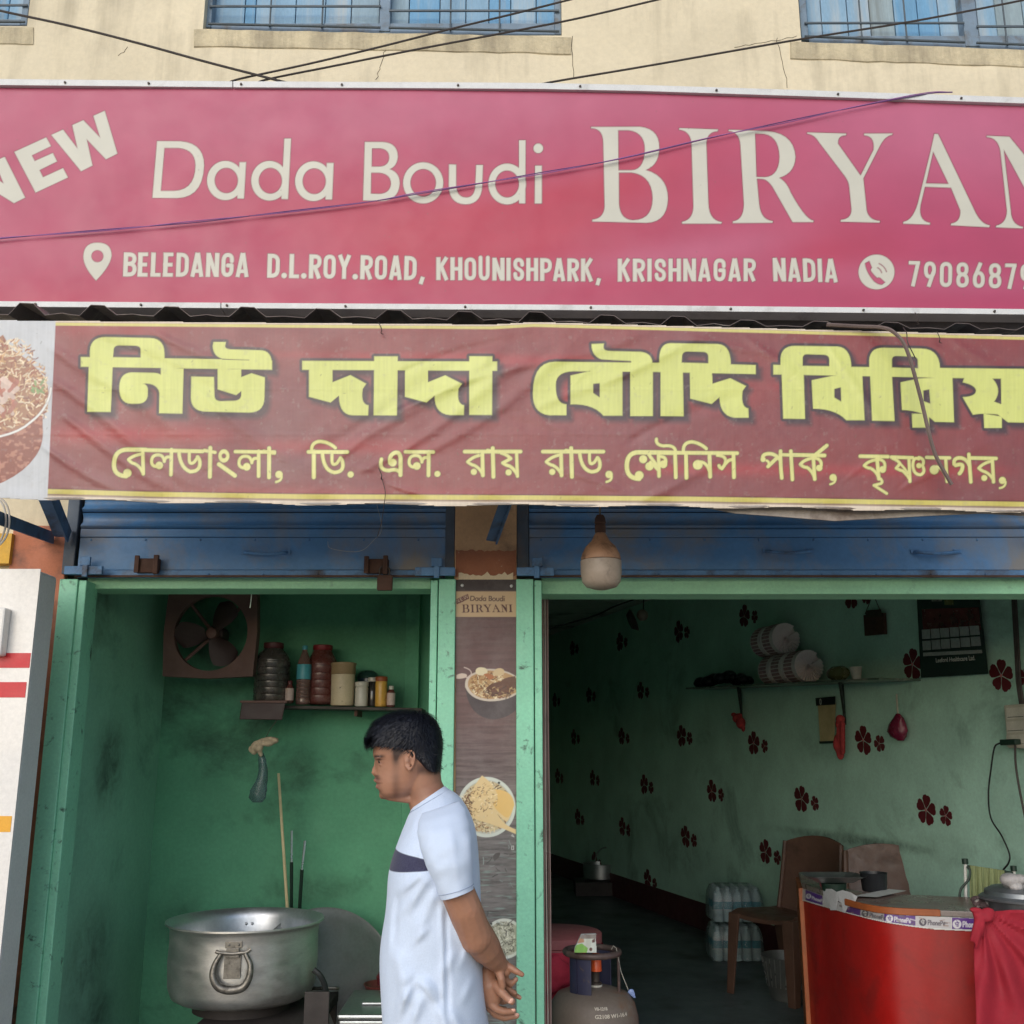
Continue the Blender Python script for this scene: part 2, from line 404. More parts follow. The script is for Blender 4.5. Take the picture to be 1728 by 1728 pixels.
DADA += [ringl(TD, 713, 430, 157, 168, 101, 110, 721), (TD, ["835,273 890,273 872,585 816,583"], []),
         ringl(TD, 1092, 432, 157, 170, 101, 112, 1099), (TD, ["1219,70 1276,70 1250,590 1194,588"], []),
         ringl(TD, 1468, 436, 157, 170, 101, 112, 1475), (TD, ["1583,280 1641,280 1628,593 1572,592"], []),
         (TO, ["80,100 230,100 ~360,105 362,225 ~355,310 290,332 ~378,360 378,455 ~370,600 220,605 65,600"], ["140,153 210,153 ~290,160 290,235 ~285,310 200,312 137,312", "133,362 200,362 ~305,370 305,460 ~295,545 200,546 130,543"]),
         ringl(TO, 580, 450, 172, 176, 111, 120), (TO, ["802,292 862,294 862,470 ~865,575 950,577 ~1025,575 1028,470 1035,297 1092,297 1086,470 ~1080,632 945,634 ~800,630 800,470"], []),
         ringl(TO, 1300, 460, 161, 175, 103, 117), (TO, ["1402,85 1458,85 1455,627 1402,625"], []), (TO, ["1540,303 1597,303 1597,627 1537,627"], []),
         ('dot', TO, 1567, 154, 41)]
NEW = [(TN, ["680,375 835,305 1030,560 958,245 1105,180 1330,415 1238,122 1388,55 1555,622 1405,697 1148,430 1225,780 1075,855"], []),
       (TN, ["190,600 612,408 675,522 420,645 460,722 700,615 755,725 522,840 570,937 835,815 900,938 472,1138"], []),
       (TN, ["62,665 332,1205 185,1278 -150,1070 -10,1330 -150,1400 -420,880 -280,810 50,1020 -70,725"], [])]
def draw_word(cv, word, D=None, q=lambda p: p):
    """q maps traced sign pixels to where the word is wanted"""
    D = cv.blank() if D is None else D
    for it in word:
        d = cv.blank()
        if it[0] == 'ring':
            _, tf, cx, cy, rx, ry, ix, iy, icx = it
            c = lambda x, y, a, b: [q((tf[0]+(x+a*math.cos(t))/tf[2], tf[1]+(y+b*math.sin(t))/tf[2])) for t in np.linspace(0, 2*math.pi, 40, endpoint=False)]
            cv.poly(d, c(cx, cy, rx, ry)); cv.cut(d, c(icx, cy, ix, iy))
        elif it[0] == 'dot':
            _, tf, cx, cy, r = it
            cv.poly(d, [q((tf[0]+(cx+r*math.cos(t))/tf[2], tf[1]+(cy+r*math.sin(t))/tf[2])) for t in np.linspace(0, 2*math.pi, 24, endpoint=False)])
        else:
            tf, pos, neg = it
            for t in pos: cv.poly(d, [q(p) for p in path(t, tf)])
            for t in neg: cv.cut(d, [q(p) for p in path(t, tf)])
        D = np.minimum(D, d)
    return D
# narrow capitals: strokes in a box 0..w by 0..1
GL = {'B': (.46, ["L,T .22,T ~.41,T .41,.27 ~.41,.47 .2,.47 L,.47", ".2,.47 ~.43,.47 .43,.7 ~.43,B .22,B L,B", "|L"]), 'E': (.4, ["|L", "-0,.37,.075", "-0,.35,.5", "-0,.38,.925"]),
      'L': (.38, ["|L", "-0,.38,.925"]), 'D': (.47, ["|L", "L,T .17,T ~.4,T .4,.35 .4,.65 ~.4,B .17,B L,B"]), 'A': (.48, ["/.07,1,.23,0", "/.41,1,.25,0", "-.12,.36,.76"]),
      'N': (.48, ["|L", "|.41", "/.1,.06,.38,.94"]), 'G': (.48, [".4,.34 .4,.28 ~.4,T .24,T ~L,T L,.35 L,.65 ~L,B .24,B ~.4,B .4,.65 .4,.52 .26,.52"]),
      'R': (.46, ["|L", "L,T .2,T ~.4,T .4,.28 ~.4,.52 .2,.52 L,.52", "/.22,.5,.4,1"]), 'O': (.48, [".24,T ~.4,T .4,.3 .4,.7 ~.4,B .24,B ~L,B L,.7 L,.3 ~L,T .24,T"]),
      'Y': (.48, ["/.06,0,.24,.52", "/.42,0,.24,.52", "/.24,.45,.24,1"]), '.': (.2, ["o.1,.9"]), ',': (.26, ["/.17,.86,.09,1.16"]), 'K': (.48, ["|L", "/.42,0,.14,.5", "/.2,.4,.42,1"]),
      'H': (.47, ["|L", "|.4", "-.05,.42,.5"]), 'U': (.47, ["L,0 L,.65 ~L,B .235,B ~.38,B .38,.65 .38,0"]), 'I': (.18, ["|L"]), 'S': (.44, [".37,.3 ~.37,T .22,T ~L,T L,.28 ~L,.42 .23,.5 ~.38,.58 .37,.72 ~.37,B .22,B ~L,B L,.7"]),
      'P': (.44, ["|L", "L,T .2,T ~.4,T .4,.3 ~.4,.56 .2,.56 L,.56"]), ' ': (.3, []),
      '7': (.42, ["-0,.42,.075", "/.34,.1,.17,1"]), '9': (.46, [".23,T ~.39,T .39,.32 ~.39,.58 .23,.6 ~L,.6 L,.33 ~L,T .23,T", "/.37,.42,.2,1"]), '0': (.48, [".24,T ~.4,T .4,.3 .4,.7 ~.4,B .24,B ~L,B L,.7 L,.3 ~L,T .24,T"]),
      '8': (.48, [".24,T ~.39,T .39,.28 ~.39,.47 .24,.48 ~.09,.47 .09,.28 ~.09,T .24,T", ".24,.48 ~.41,.5 .41,.71 ~.41,B .24,B ~L,B L,.71 ~L,.5 .24,.48"]), '6': (.46, [".23,B ~.39,B .39,.68 ~.39,.42 .23,.4 ~L,.4 L,.67 ~L,B .23,B", "/.09,.58,.3,0"])}
def narrow_text(cv, D, txt, x0, x1, y0a, y0b, h, w=.185, lean=0, gap=.085):
    """text fitted between x0 and x1; top line from y0a to y0b"""
    wid = [GL[c][0] for c in txt]; tot = sum(wid) + gap*(len(txt)-1); sx = (x1-x0)/tot; x = 0
    for c, ww in zip(txt, wid):
        def q(u, v):
            X_ = x0 + (x+u)*sx; yt = y0a + (y0b-y0a)*(X_-x0)/(x1-x0+1e-9); return (X_ + lean*h*(.5-v), yt + v*h)
        for t in GL[c][1]:
            t = t.replace('L', '.09').replace('T', '.085').replace('B', '.915')
            if t[0] == '|': u = float(t[1:]); cv.stroke(D, [q(u, 0), q(u, 1)], w*h, butt=True)
            elif t[0] == '-': a, b, v = map(float, t[1:].split(',')); cv.stroke(D, [q(a, v), q(b, v)], w*.82*h, butt=True)
            elif t[0] == '/': a, b, c2, d = map(float, t[1:].split(',')); cv.stroke(D, [q(a, b), q(c2, d)], w*.9*h, butt=True)
            elif t[0] == 'o': a, b = map(float, t[1:].split(',')); X_, Y_ = q(a, b); cv.ell(D, X_, Y_, w*.62*h)
            else:
                pts = path(t, (0, 0, 1), closed=False); cv.stroke(D, [q(u, v) for u, v in pts], w*.9*h)
        x += ww + gap
    return D
CREAM = srgb(192, 189, 174)
# ================================================================== THE UPPER SIGN
YS = 2.95
sign = thing('shop_sign', P(864, 514, YS), 'long crimson shop sign with cream English lettering in a white trim above the awning', 'shop sign')
# the face is not quite rectangular: its edges dip to the right
top_pts = [(-60,135),(0,137),(420,141),(864,143),(1020,145),(1300,154),(1728,168),(1790,170)]
bot_pts = [(-60,511),(0,512),(600,516),(1000,518),(1300,521),(1728,525),(1790,526)]
interp = lambda pts, x: np.interp(x, [p[0] for p in pts], [p[1] for p in pts])
cv = Canvas(-36, 1764, 132, 530, 1.35, (0, 0, 0))
X, Y = cv.X, cv.Y
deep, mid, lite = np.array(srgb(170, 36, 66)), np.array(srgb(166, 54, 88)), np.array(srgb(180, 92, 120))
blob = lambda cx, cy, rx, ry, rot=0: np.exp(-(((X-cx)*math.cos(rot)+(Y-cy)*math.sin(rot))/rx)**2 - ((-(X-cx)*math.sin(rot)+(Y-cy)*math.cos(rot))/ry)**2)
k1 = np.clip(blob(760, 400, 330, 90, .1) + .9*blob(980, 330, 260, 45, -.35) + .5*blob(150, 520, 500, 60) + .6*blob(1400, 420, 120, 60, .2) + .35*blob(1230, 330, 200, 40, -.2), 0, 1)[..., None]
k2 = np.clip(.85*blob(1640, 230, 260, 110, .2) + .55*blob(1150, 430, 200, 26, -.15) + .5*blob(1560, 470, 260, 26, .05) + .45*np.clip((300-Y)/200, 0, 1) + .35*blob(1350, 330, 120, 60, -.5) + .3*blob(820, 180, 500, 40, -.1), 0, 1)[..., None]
cv.C = (mid*(1-k1) + deep*k1)*(1-k2) + lite*k2  # printed gradient, with the glossy vinyl's sheen painted in as lite patches
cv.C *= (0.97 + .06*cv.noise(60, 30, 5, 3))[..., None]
D = draw_word(cv, BIRYANI); D = draw_word(cv, DADA, D); D = draw_word(cv, NEW, D)
Ds = cv.blank()
narrow_text(cv, Ds, "BELEDANGA", 208, 420, 426, 427, 40.5, lean=.04)
narrow_text(cv, Ds, "D.L.ROY.ROAD,", 451, 718, 428, 432.5, 40.5, lean=.03)
narrow_text(cv, Ds, "KHOUNISHPARK,", 736, 1015, 434, 436.5, 38.5, lean=.0)
narrow_text(cv, Ds, "KRISHNAGAR", 1042, 1275, 436.5, 436, 38.5)
narrow_text(cv, Ds, "NADIA", 1304, 1413, 435, 437, 39.5, lean=-.04)
narrow_text(cv, Ds, "7908687970", 1533, 1795, 440, 447, 43, w=.17, lean=.02, gap=.13)
pin = path("62,190 ~65,55 197,55 ~335,55 335,180 ~325,280 185,422 ~62,290", (130, 400, 5.76)); cv.poly(Ds, pin); cv.ell(Ds, 130+198/5.76, 400+186/5.76, 10.4, cut=True)
d = cv.blank(); cv.ell(d, 1430+285/5.8, 400+342/5.8, 30.3, 29.3)
T8 = (1430, 400, 5.8)
cv.cut(d, path("170,255 215,232 242,300 ~222,325 235,335 ~260,370 290,397 ~310,390 325,400 373,443 340,468 ~300,470 260,435 ~180,350 170,255", T8))
cv.cutstroke(d, path("310,260 ~365,285 383,340", T8, False), 1.7); cv.cutstroke(d, path("295,300 ~325,315 335,350", T8, False), 1.7)
Ds = np.minimum(Ds, d)
cv.fill(D, srgb(120, 40, 60), off=1.3); cv.fill(Ds, srgb(120, 40, 60), off=1.1)
cv.fill(D, CREAM); cv.fill(Ds, CREAM)
spk = np.random.default_rng(5)
for _ in range(70):
    x, y = spk.uniform(0, 1728), spk.uniform(150, 500); dd = cv.blank(); cv.ell(dd, x, y, spk.uniform(.5, 1.1)); cv.fill(dd, srgb(110, 80, 75), .5)
tl, bl = interp(top_pts, X)+4, interp(bot_pts, X)-2
mask = (Y > tl) & (Y < bl)
m_sign = print_mat('sign_vinyl', rough=.42, spec=.45, coat=.08, bump=.12)
wav = .0012*np.sin(X/150+Y/90) + .0005*np.sin(X/61-Y/120+1) + .0012*np.sin(X/260+2)
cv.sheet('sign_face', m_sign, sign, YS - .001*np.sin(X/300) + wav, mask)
m_white = pm('white_trim', srgb(206, 206, 204), rough=.45, var=.06, scale=14, dirt=srgb(120, 112, 104), dirt_scale=9, dirt_lo=.55, dirt_hi=.95, bump=.05)
m_steel = pm('bolt_steel', srgb(80, 72, 66), rough=.5, metal=.6, var=.3, bump=.1)
m_dark = pm('dark_back', srgb(132, 126, 124), rough=.8, var=.2)
def strip_piece(px0, px1, line, up, dn, Y0, Y1, name, parent, mat):
    mb = MB(); xs = np.linspace(px0, px1, 9); rings = []
    for x in xs:
        y = float(interp(line, x)); a, b = P(x, y-up, Y0), P(x, y+dn, Y0)
        rings.append([a, b, b + Vector((0, Y1-Y0, 0)), a + Vector((0, Y1-Y0, 0))])
    mb.ring_loft(rings); return mb.build(name, mat, parent, bevel=.0012)
for seg in ((-50, 392), (393.5, 1790)): strip_piece(*seg, top_pts, 4, 6.5, YS-.012, YS+.05, 'trim', sign, m_white)
for seg in ((-50, 372), (373.5, 1790)): strip_piece(*seg, bot_pts, 4, 5.5, YS-.012, YS+.05, 'trim', sign, m_white)
mb = MB(); xs = np.linspace(-50, 1790, 9); rings = []
for x in xs:
    a, b = P(x, float(interp(top_pts, x))-2, YS+.02), P(x, float(interp(bot_pts, x))+4, YS+.02); rings.append([a, b, b+Vector((0,.06,0)), a+Vector((0,.06,0))])
mb.ring_loft(rings); mb.build('backing', m_dark, sign)
for px in (110, 251, 407, 577, 773, 979, 1209, 1414, 1622): 
    y = float(interp(top_pts, px)); MB().lathe([(0,0),(.0042,.001),(.0035,.004),(0,.005)], P(px, y+1.5, YS-.013), 10, axis=(0,-1,0)).build('screw', m_steel, sign, smooth=True)
for px in (60, 238, 383, 583, 785, 997, 1233, 1457, 1678):
    y = float(interp(bot_pts, px)); MB().lathe([(0,0),(.0042,.001),(.0035,.004),(0,.005)], P(px, y+1, YS-.013), 10, axis=(0,-1,0)).build('screw', m_steel, sign, smooth=True)

# ================================================================== THE BENGALI BANNER
YB = 2.75
Z3 = (0, 500, 2.88); Z4 = (560, 500, 2.88); Z5 = (1128, 500, 2.88)
BIG = [(Z3, ["393,295 1215,308 1322,312 1322,357 393,342", "437,310 437,265 ~440,198 515,198 730,203 ~797,205 799,275 800,310", "433,296 549,300 538,562 424,561",
        "782,345 892,350 886,570 773,568 775,470 ~765,418 690,424 ~716,425 718,452 718,475 ~718,522 665,522 640,522 ~578,522 580,440 ~582,372 640,370 740,372 ~770,372 782,382",
        "930,390 1040,392 1042,480 ~1042,510 1075,510 1140,508 ~1172,505 1173,478 1173,460 1148,480 1058,452 1058,350 1172,355 1172,393 1222,374 1287,394 1285,490 ~1285,565 1210,565 1000,560 ~928,558 928,490",
        "1038,222 1098,222 1094,240 ~1092,256 1120,258 1260,262 ~1318,262 1320,320 1210,312 1080,303 ~1035,290 1034,240"], ["549,296 552,262 ~553,238 580,238 660,240 ~684,242 684,262 684,298", "1080,304 1212,308 1212,311 1080,308"]),
       (Z4, ["-144,314 803,317 803,362 -144,357", "-111,345 3,350 3,418 90,383 167,425 150,450 ~138,525 178,530 176,579 100,578 ~35,575 35,482 -6,516 -111,488", "206,292 320,292 316,579 203,578",
             "356,350 467,350 467,418 551,384 632,425 615,450 ~605,525 643,530 641,577 575,577 ~498,572 500,482 460,516 355,488", "668,291 780,292 778,577 668,576",
             "1140,578 1060,578 ~975,572 977,470 ~978,318 1085,318 1640,324 1640,368 1175,364 ~1088,366 1088,430 ~1086,525 1140,525",
             "1160,385 1270,360 1412,360 1412,580 1320,580 ~1270,520 1160,525", "1460,350 1560,350 1560,582 1450,582 1450,366", "1262,232 1322,230 1320,245 ~1318,264 1350,266 1500,270 ~1555,275 1558,325 1455,326 1455,316 1310,306 ~1262,290 1262,232"],
        ["1270,425 1302,422 1302,492 1270,470", "1310,307 1452,314 1452,318 1310,311"]),
       (Z5, ["-44,345 -44,300 ~-42,228 10,228 240,232 ~302,236 303,328 303,345", "-38,300 66,325 70,372 74,583 -38,582", "104,360 212,360 214,425 300,398 377,436 360,460 ~350,540 388,545 390,590 320,590 ~250,580 248,490 210,523 106,497",
             "-50,322 424,334 424,378 -50,368", "510,333 890,343 1800,354 1800,402 1390,397 550,380 510,380", "544,345 545,300 ~550,241 615,241 820,244 ~888,248 889,350", "546,360 657,362 664,596 558,594 550,375",
             "696,408 800,386 870,380 942,382 953,602 865,602 ~810,545 703,546", "980,380 1086,385 1099,606 990,604", "976,355 976,310 ~980,249 1045,250 1230,254 ~1318,256 1320,352 1320,365",
             "1128,418 1215,400 1380,390 1388,612 1295,610 ~1240,555 1135,552", "1183,570 1265,572 1268,638 1186,638", "1440,390 1430,418 ~1490,430 1495,457 ~1495,488 1430,490 1480,576 ~1520,566 1600,574 1650,612 1800,615 1800,390", "1532,570 1620,585 1620,640 1535,640"],
        ["64,322 66,290 ~68,268 95,268 170,270 ~194,272 194,295 194,326", "652,338 652,300 ~654,281 675,281 755,284 ~780,285 782,305 782,340", "806,450 838,442 840,512 806,492", "1086,346 1086,308 ~1088,289 1110,290 1190,293 ~1212,295 1212,315 1213,350",
         "1238,458 1268,452 1273,522 1240,510", "1575,400 1616,400 1618,525 1583,512 ~1625,455"])]
# small line: (transform, list of strokes "width:path", discs "x,y,r")
SM = [((170,730,5.236), ["36:225,385 ~105,380 118,265 ~125,150 240,150 400,152", "32:230,150 900,166", "30:371,160 376,365", "26:360,190 ~290,200 245,238 ~270,270 300,275 ~350,300 372,355", "30:625,150 620,372",
      "26:500,300 ~440,300 450,240 ~460,190 520,198 ~555,205 562,255", "26:562,250 ~570,205 618,218", "30:690,165 ~700,310 790,345 ~880,345 876,265 ~875,235 855,215", "26:782,165 782,240 ~785,290 825,262 855,220",
      "34:968,135 964,390", "28:915,158 1010,175", "36:1045,280 1185,380", "30:1190,168 1535,172", "30:1395,165 1395,385", "26:1273,312 ~1213,312 1223,252 ~1233,202 1293,210 ~1328,217 1335,267", "26:1335,262 ~1343,217 1390,230",
      "34:1488,138 1487,395", "28:1440,165 1535,182", "20:1597,385 ~1600,425 1550,436"], ["235,358,36", "517,290,33", "1290,302,33", "1575,370,32", "r1088,206,48,58,20,22"]),
      ((500,730,5.236), ["34:155,165 155,395", "32:108,170 450,172", "28:135,165 ~130,80 215,78 ~290,85 345,135", "30:230,180 ~240,335 335,352 ~425,350 410,265 ~405,240 390,225", "26:315,175 315,250 ~320,300 360,270 388,228",
      "34:920,375 922,230 ~915,165 870,178 ~815,200 830,270", "30:752,235 ~725,335 820,335 ~905,310 922,370", "30:965,170 1210,172", "32:1170,170 1168,378", "26:1048,305 ~988,305 998,245 ~1008,195 1068,203 ~1103,210 1110,260", "26:1110,255 ~1118,210 1166,223"],
      ["480,370,27", "852,265,34", "1065,295,33", "1247,365,26"]),
      ((770,730,5.236), ["32:75,168 568,168", "32:230,170 235,378", "26:218,198 ~150,210 100,258 ~130,285 160,290 ~215,320 232,370", "34:322,138 328,390", "28:275,158 375,172", "28:532,170 540,385", "28:398,180 ~450,195 482,230 410,268 ~440,290 470,295 ~510,320 538,370",
      "32:765,168 1300,168", "32:925,170 930,378", "26:913,198 ~845,210 795,258 ~825,285 855,290 ~910,320 927,370", "34:1015,138 1022,390", "28:968,158 1068,172", "30:1090,180 ~1105,330 1195,346 ~1280,345 1268,265 ~1262,235 1247,222", "26:1177,175 1177,245 ~1182,295 1220,262 1245,225", "20:1372,385 ~1375,425 1328,435"],
      ["155,347,27", "462,352,27", "848,347,27", "1350,370,32"]),
      ((1030,730,5.236), ["38:255,408 ~140,405 145,285 ~150,175 250,174 560,178", "32:240,175 1120,182", "26:407,58 ~400,110 470,118 ~570,105 578,170", "30:425,190 430,385", "28:340,195 425,310", "24:355,260 430,340", "28:430,210 ~500,210 488,270",
      "32:572,180 578,395", "32:668,180 672,400", "28:645,165 ~640,85 720,82 ~790,90 848,142", "26:790,258 ~860,262 880,360", "32:875,190 882,390", "26:945,200 ~1020,205 1018,250 ~1015,285 985,320", "28:960,292 ~975,330 1000,300 ~1035,240 1070,240", "32:1088,185 1092,395"],
      ["255,378,38", "290,235,35", "345,298,36", "468,280,34", "772,285,42"]),
      ((1270,730,7.513), ["44:130,330 ~120,265 220,268 ~300,275 352,350", "44:310,320 195,430", "30:180,355 ~210,370 205,400", "44:355,235 ~350,400 370,575", "40:350,280 500,285", "44:485,235 505,595", "46:505,283 912,290", "44:768,290 788,590", "38:748,325 ~650,345 605,402 ~640,440 690,442 ~755,480 785,575",
      "38:800,325 ~880,340 868,420", "46:805,275 940,165", "26:1052,575 ~1055,640 985,655"], ["133,340,32", "845,448,40", "1020,570,44"]),
      ((1430,740,5.8), ["34:125,173 398,178", "34:288,178 308,395", "28:275,210 ~200,222 165,265 ~195,290 225,290 ~285,320 305,385", "28:312,205 ~375,215 366,285", "26:325,395 ~350,425 330,440 260,458 385,538", "32:430,182 638,188", "30:602,190 612,420",
      "28:445,195 ~490,210 515,245 478,290 ~510,310 540,315 ~580,350 608,395", "22:520,250 ~560,290 592,340", "28:700,200 ~640,170 640,270 ~650,355 715,355 ~770,335 735,265 ~765,200 700,185", "32:775,185 1000,190", "26:870,275 ~940,282 972,390", "30:962,190 975,420",
      "34:1045,250 ~1035,185 1110,190 ~1170,200 1192,260", "36:1060,262 ~1140,235 1125,290 ~1120,320 1098,342", "34:1188,155 1208,425", "34:1190,190 1455,195", "32:1418,195 1430,425", "28:1400,225 ~1330,240 1285,290 ~1320,320 1345,325 ~1400,350 1428,405", "20:1548,425 ~1550,475 1492,485"],
      ["345,303,33", "700,265,26", "850,306,44", "1340,386,29", "1517,410,34"])]
banner = thing('banner', P(864, 850, YB), 'long wrinkled maroon banner with yellow Bengali lettering hung from the awning edge', 'banner')
cv = Canvas(-36, 1764, 534, 866, 1.25, (0, 0, 0)); X, Y = cv.X, cv.Y
maroon, red, greyish = np.array(srgb(128, 50, 48)), np.array(srgb(162, 42, 44)), np.array(srgb(114, 58, 60))
nz = cv.noise(260, 120, 4, 11)
k = np.clip((nz-.35)*2.2, 0, 1)[..., None]; cv.C = maroon*(1-k) + greyish*k
for (y0, h, x0, x1, a) in ((608, 10, 560, 1180, .55), (600, 6, 420, 900, .3), (736, 16, 60, 420, .7), (755, 14, 400, 760, .5), (790, 10, 1050, 1728, .55), (668, 18, 900, 1300, .55), (650, 8, 1270, 1560, .4), (835, 10, 300, 900, .35), (560, 12, 60, 330, .3)):
    kk = (a*np.exp(-((Y-y0-.005*(X-800))/h)**2)*np.clip((X-x0)/60, 0, 1)*np.clip((x1-X)/90, 0, 1))[..., None]; cv.C = cv.C*(1-kk) + red*kk  # brighter red stripes: light coming through the cloth, painted into the print
D = cv.blank()
for tf, pos, neg in BIG:
    d = cv.blank()
    for t in pos: cv.poly(d, path(t, tf), 22)
    for t in neg: cv.cut(d, path(t, tf), 22)
    D = np.minimum(D, d)
sh = int(round(8/cv.step)); Dsh = np.full(D.shape, 1e3); Dsh[sh:, sh:] = D[:-sh, :-sh]
DK = srgb(58, 34, 38)
cv.fill(Dsh, DK, .9, soft=9, off=3.5); cv.fill(D, DK, 1.0, off=4.8, soft=1.8); cv.fill(D, srgb(70, 62, 28), .9, off=.9)
YEL = srgb(198, 202, 112); cv.fill(D, YEL)
d = cv.blank()
for tf, strokes, discs in SM:
    for t in strokes:
        w, pth = t.split(':'); cv.stroke(d, path(pth, tf, False), float(w)/tf[2])
    for t in discs:
        if t[0] == 'r':
            a = list(map(float, t[1:].split(','))); dd = cv.blank(); cv.ell(dd, tf[0]+a[0]/tf[2], tf[1]+a[1]/tf[2], a[2]/tf[2], a[3]/tf[2]); cv.ell(dd, tf[0]+a[0]/tf[2], tf[1]+a[1]/tf[2], a[4]/tf[2], a[5]/tf[2], cut=True); d = np.minimum(d, dd)
        else: a = list(map(float, t.split(','))); cv.ell(d, tf[0]+a[0]/tf[2], tf[1]+a[1]/tf[2], a[2]/tf[2])
cv.fill(d, srgb(92, 84, 34), .9, off=1.1); cv.fill(d, srgb(204, 200, 124))
# borders and the picture panel at the left end
topb = [(-60,540),(0,541),(560,546),(830,548),(900,544),(1160,551),(1728,566),(1790,568)]
botb = [(-60,836),(0,838),(250,845),(500,849),(900,851),(1160,853),(1728,862),(1790,863)]
tb, bb = interp(topb, X), interp(botb, X); CR = srgb(205, 190, 168)
def band(y0, y1, col, a=.95):
    kk = (np.clip((Y-y0)/cv.step+.5, 0, 1)*np.clip((y1-Y)/cv.step+.5, 0, 1)*a)[..., None]; cv.C[:] = cv.C*(1-kk) + np.array(col)*kk
band(tb+2.5, tb+7.5, srgb(198, 188, 104)); band(tb-6, tb+2.2, CR); band(bb-17, bb-15, srgb(92, 36, 34)); band(bb-15, bb-7, srgb(196, 184, 92)); band(bb-7, bb-4, srgb(140, 120, 96)); band(bb-4, bb+6, CR)
ledge = 94 - (Y-540)*14/300; kk = (np.clip((ledge-X)/cv.step+.5, 0, 1))[..., None]
cv.C = cv.C*(1-kk) + np.array(srgb(182, 184, 186))*(.93+.1*cv.noise(30, 30, 4, 8)[..., None])*kk
pot = path("-60,690 ~40,745 72,690 72,720 ~75,750 60,770 ~30,815 -60,835"); dp = cv.blank(); cv.poly(dp, pot); cv.fill(dp, srgb(128, 62, 44))
g = cv.noise(7, 6, 2, 21); kk = (np.clip(.5-dp/cv.step, 0, 1)*np.clip((g-.5)*6, 0, 1)*.6)[..., None]; cv.C = cv.C*(1-kk) + np.array(srgb(186, 130, 104))*kk
dr = cv.blank(); cv.poly(dr, path("-60,600 -10,575 5,565 20,590 ~40,600 60,620 ~82,640 82,665 ~80,700 40,720 ~0,735 -60,735")); cv.fill(dr, srgb(150, 104, 74))
cv.fill(np.abs(dr)-1.3, srgb(205, 205, 200), .0)
inreg = lambda x, y: (x < 40 + 42*math.sin(max(0, min(1, (y-570)/90))*1.57) and 572 < y < 735 - .35*max(0, x+20))
cv.grains((-36, 84, 572, 735, inreg), 620, [srgb(214, 188, 148), srgb(190, 148, 100), srgb(222, 206, 176), srgb(150, 84, 56), srgb(120, 60, 40)], l=(5, 11))
cv.grains((-36, 30, 640, 700, lambda x, y: True), 60, [srgb(205, 180, 165), srgb(170, 100, 80)], l=(8, 18), w=(5, 9))
cv.grains((55, 75, 640, 662, lambda x, y: True), 10, [srgb(120, 150, 90)], l=(5, 9), w=(3, 4))
rim = cv.blank(); cv.stroke(rim, path("-60,742 ~20,742 52,712 ~82,690 86,655", closed=False), 4); cv.fill(rim, srgb(215, 214, 208)); cv.fill(np.abs(rim)-.6, srgb(120, 90, 80), .5)
cv.C *= (.93 + .14*cv.noise(2.6, 40, 2, 31))[..., None]          # the cloth's uneven print lines
cv.C = cv.C + (np.array(srgb(150, 140, 130))-cv.C)*np.clip((cv.noise(9, 9, 5, 77)-.66)*1.2, 0, .2)[..., None]
for _ in range(160):
    x, y = spk.uniform(60, 1728), spk.uniform(560, 840); w_, dd = cv.sdstroke([(x, y), (x+spk.uniform(-2, 3), y+spk.uniform(-4, 4))], spk.uniform(.5, 1.3), 2)
    kk = np.clip(.5-dd/1.5, 0, 1)[..., None]*.6; cv.C[w_] = cv.C[w_]*(1-kk) + np.array(srgb(90, 82, 60))*kk
# the cloth itself: pulls between its ties, slack diagonal folds
def fold(x0, y0, x1, y1, w, a):
    e = np.array([x1-x0, y1-y0]); L = math.hypot(*e); t = ((X-x0)*e[0]+(Y-y0)*e[1])/L; n = (-(X-x0)*e[1]+(Y-y0)*e[0])/L
    n = n + 9*np.sin(t/70.+x0); ww = w*(.6+.6*np.clip(t/L, 0, 1))
    return a*np.exp(-(n/ww)**2)*np.clip(t/30, 0, 1)*np.clip((L-t)/70, 0, 1)
disp = 0*X
for f in ((560,790,870,560,13,.010), (600,800,960,570,11,.009), (500,770,820,600,14,-.007), (700,780,1010,560,12,.009), (640,700,1120,545,9,.008), (660,640,900,560,8,-.006), (900,700,1180,560,13,.008), (1010,640,1240,556,9,.006),
          (80,570,330,760,14,.012), (70,640,360,830,13,.013), (90,700,330,840,11,.011), (60,740,230,840,9,.010), (150,560,420,700,12,-.009), (250,545,420,650,9,.008), (330,650,520,800,10,.006), (645,805,760,840,6,.006), (645,805,560,790,6,.004), (645,805,700,730,6,.005),
          (1400,570,1500,760,9,.006), (1440,560,1640,700,12,-.007), (1250,560,1400,700,10,.006), (1060,845,900,770,9,.006), (1060,845,1240,770,10,.007), (1160,560,1330,600,8,.006), (1050,760,1290,640,11,-.006), (1500,820,1700,740,11,.005), (-30,560,60,700,9,.006), (-30,700,80,600,9,-.005), (1600,560,1740,650,10,.006)):
    disp += fold(*f)
r2 = np.random.default_rng(12)
for _ in range(40):
    x0 = r2.uniform(0, 1700); y0 = r2.uniform(560, 840); an = r2.uniform(-.9, .5); L = r2.uniform(60, 160)
    disp += fold(x0, y0, x0+L*math.cos(an), y0+L*math.sin(an), r2.uniform(4, 8), r2.uniform(-.0025, .0025))
disp += .004*np.sin(X/210)*np.sin((Y-540)/95) + .0012*np.exp(-((Y-657)/3)**2) + .0012*np.exp(-((Y-733)/3)**2)*(X < 1100)
disp += .0006*(cv.noise(14, 9, 3, 5)-.5)*4 
edge = .004*np.sin(X/23)*np.exp(-((Y-bb)/12)**2)
m_ban = print_mat('banner_cloth', rough=.4, spec=.6, coat=.12, bump=.1, weave=260, dust=.06)
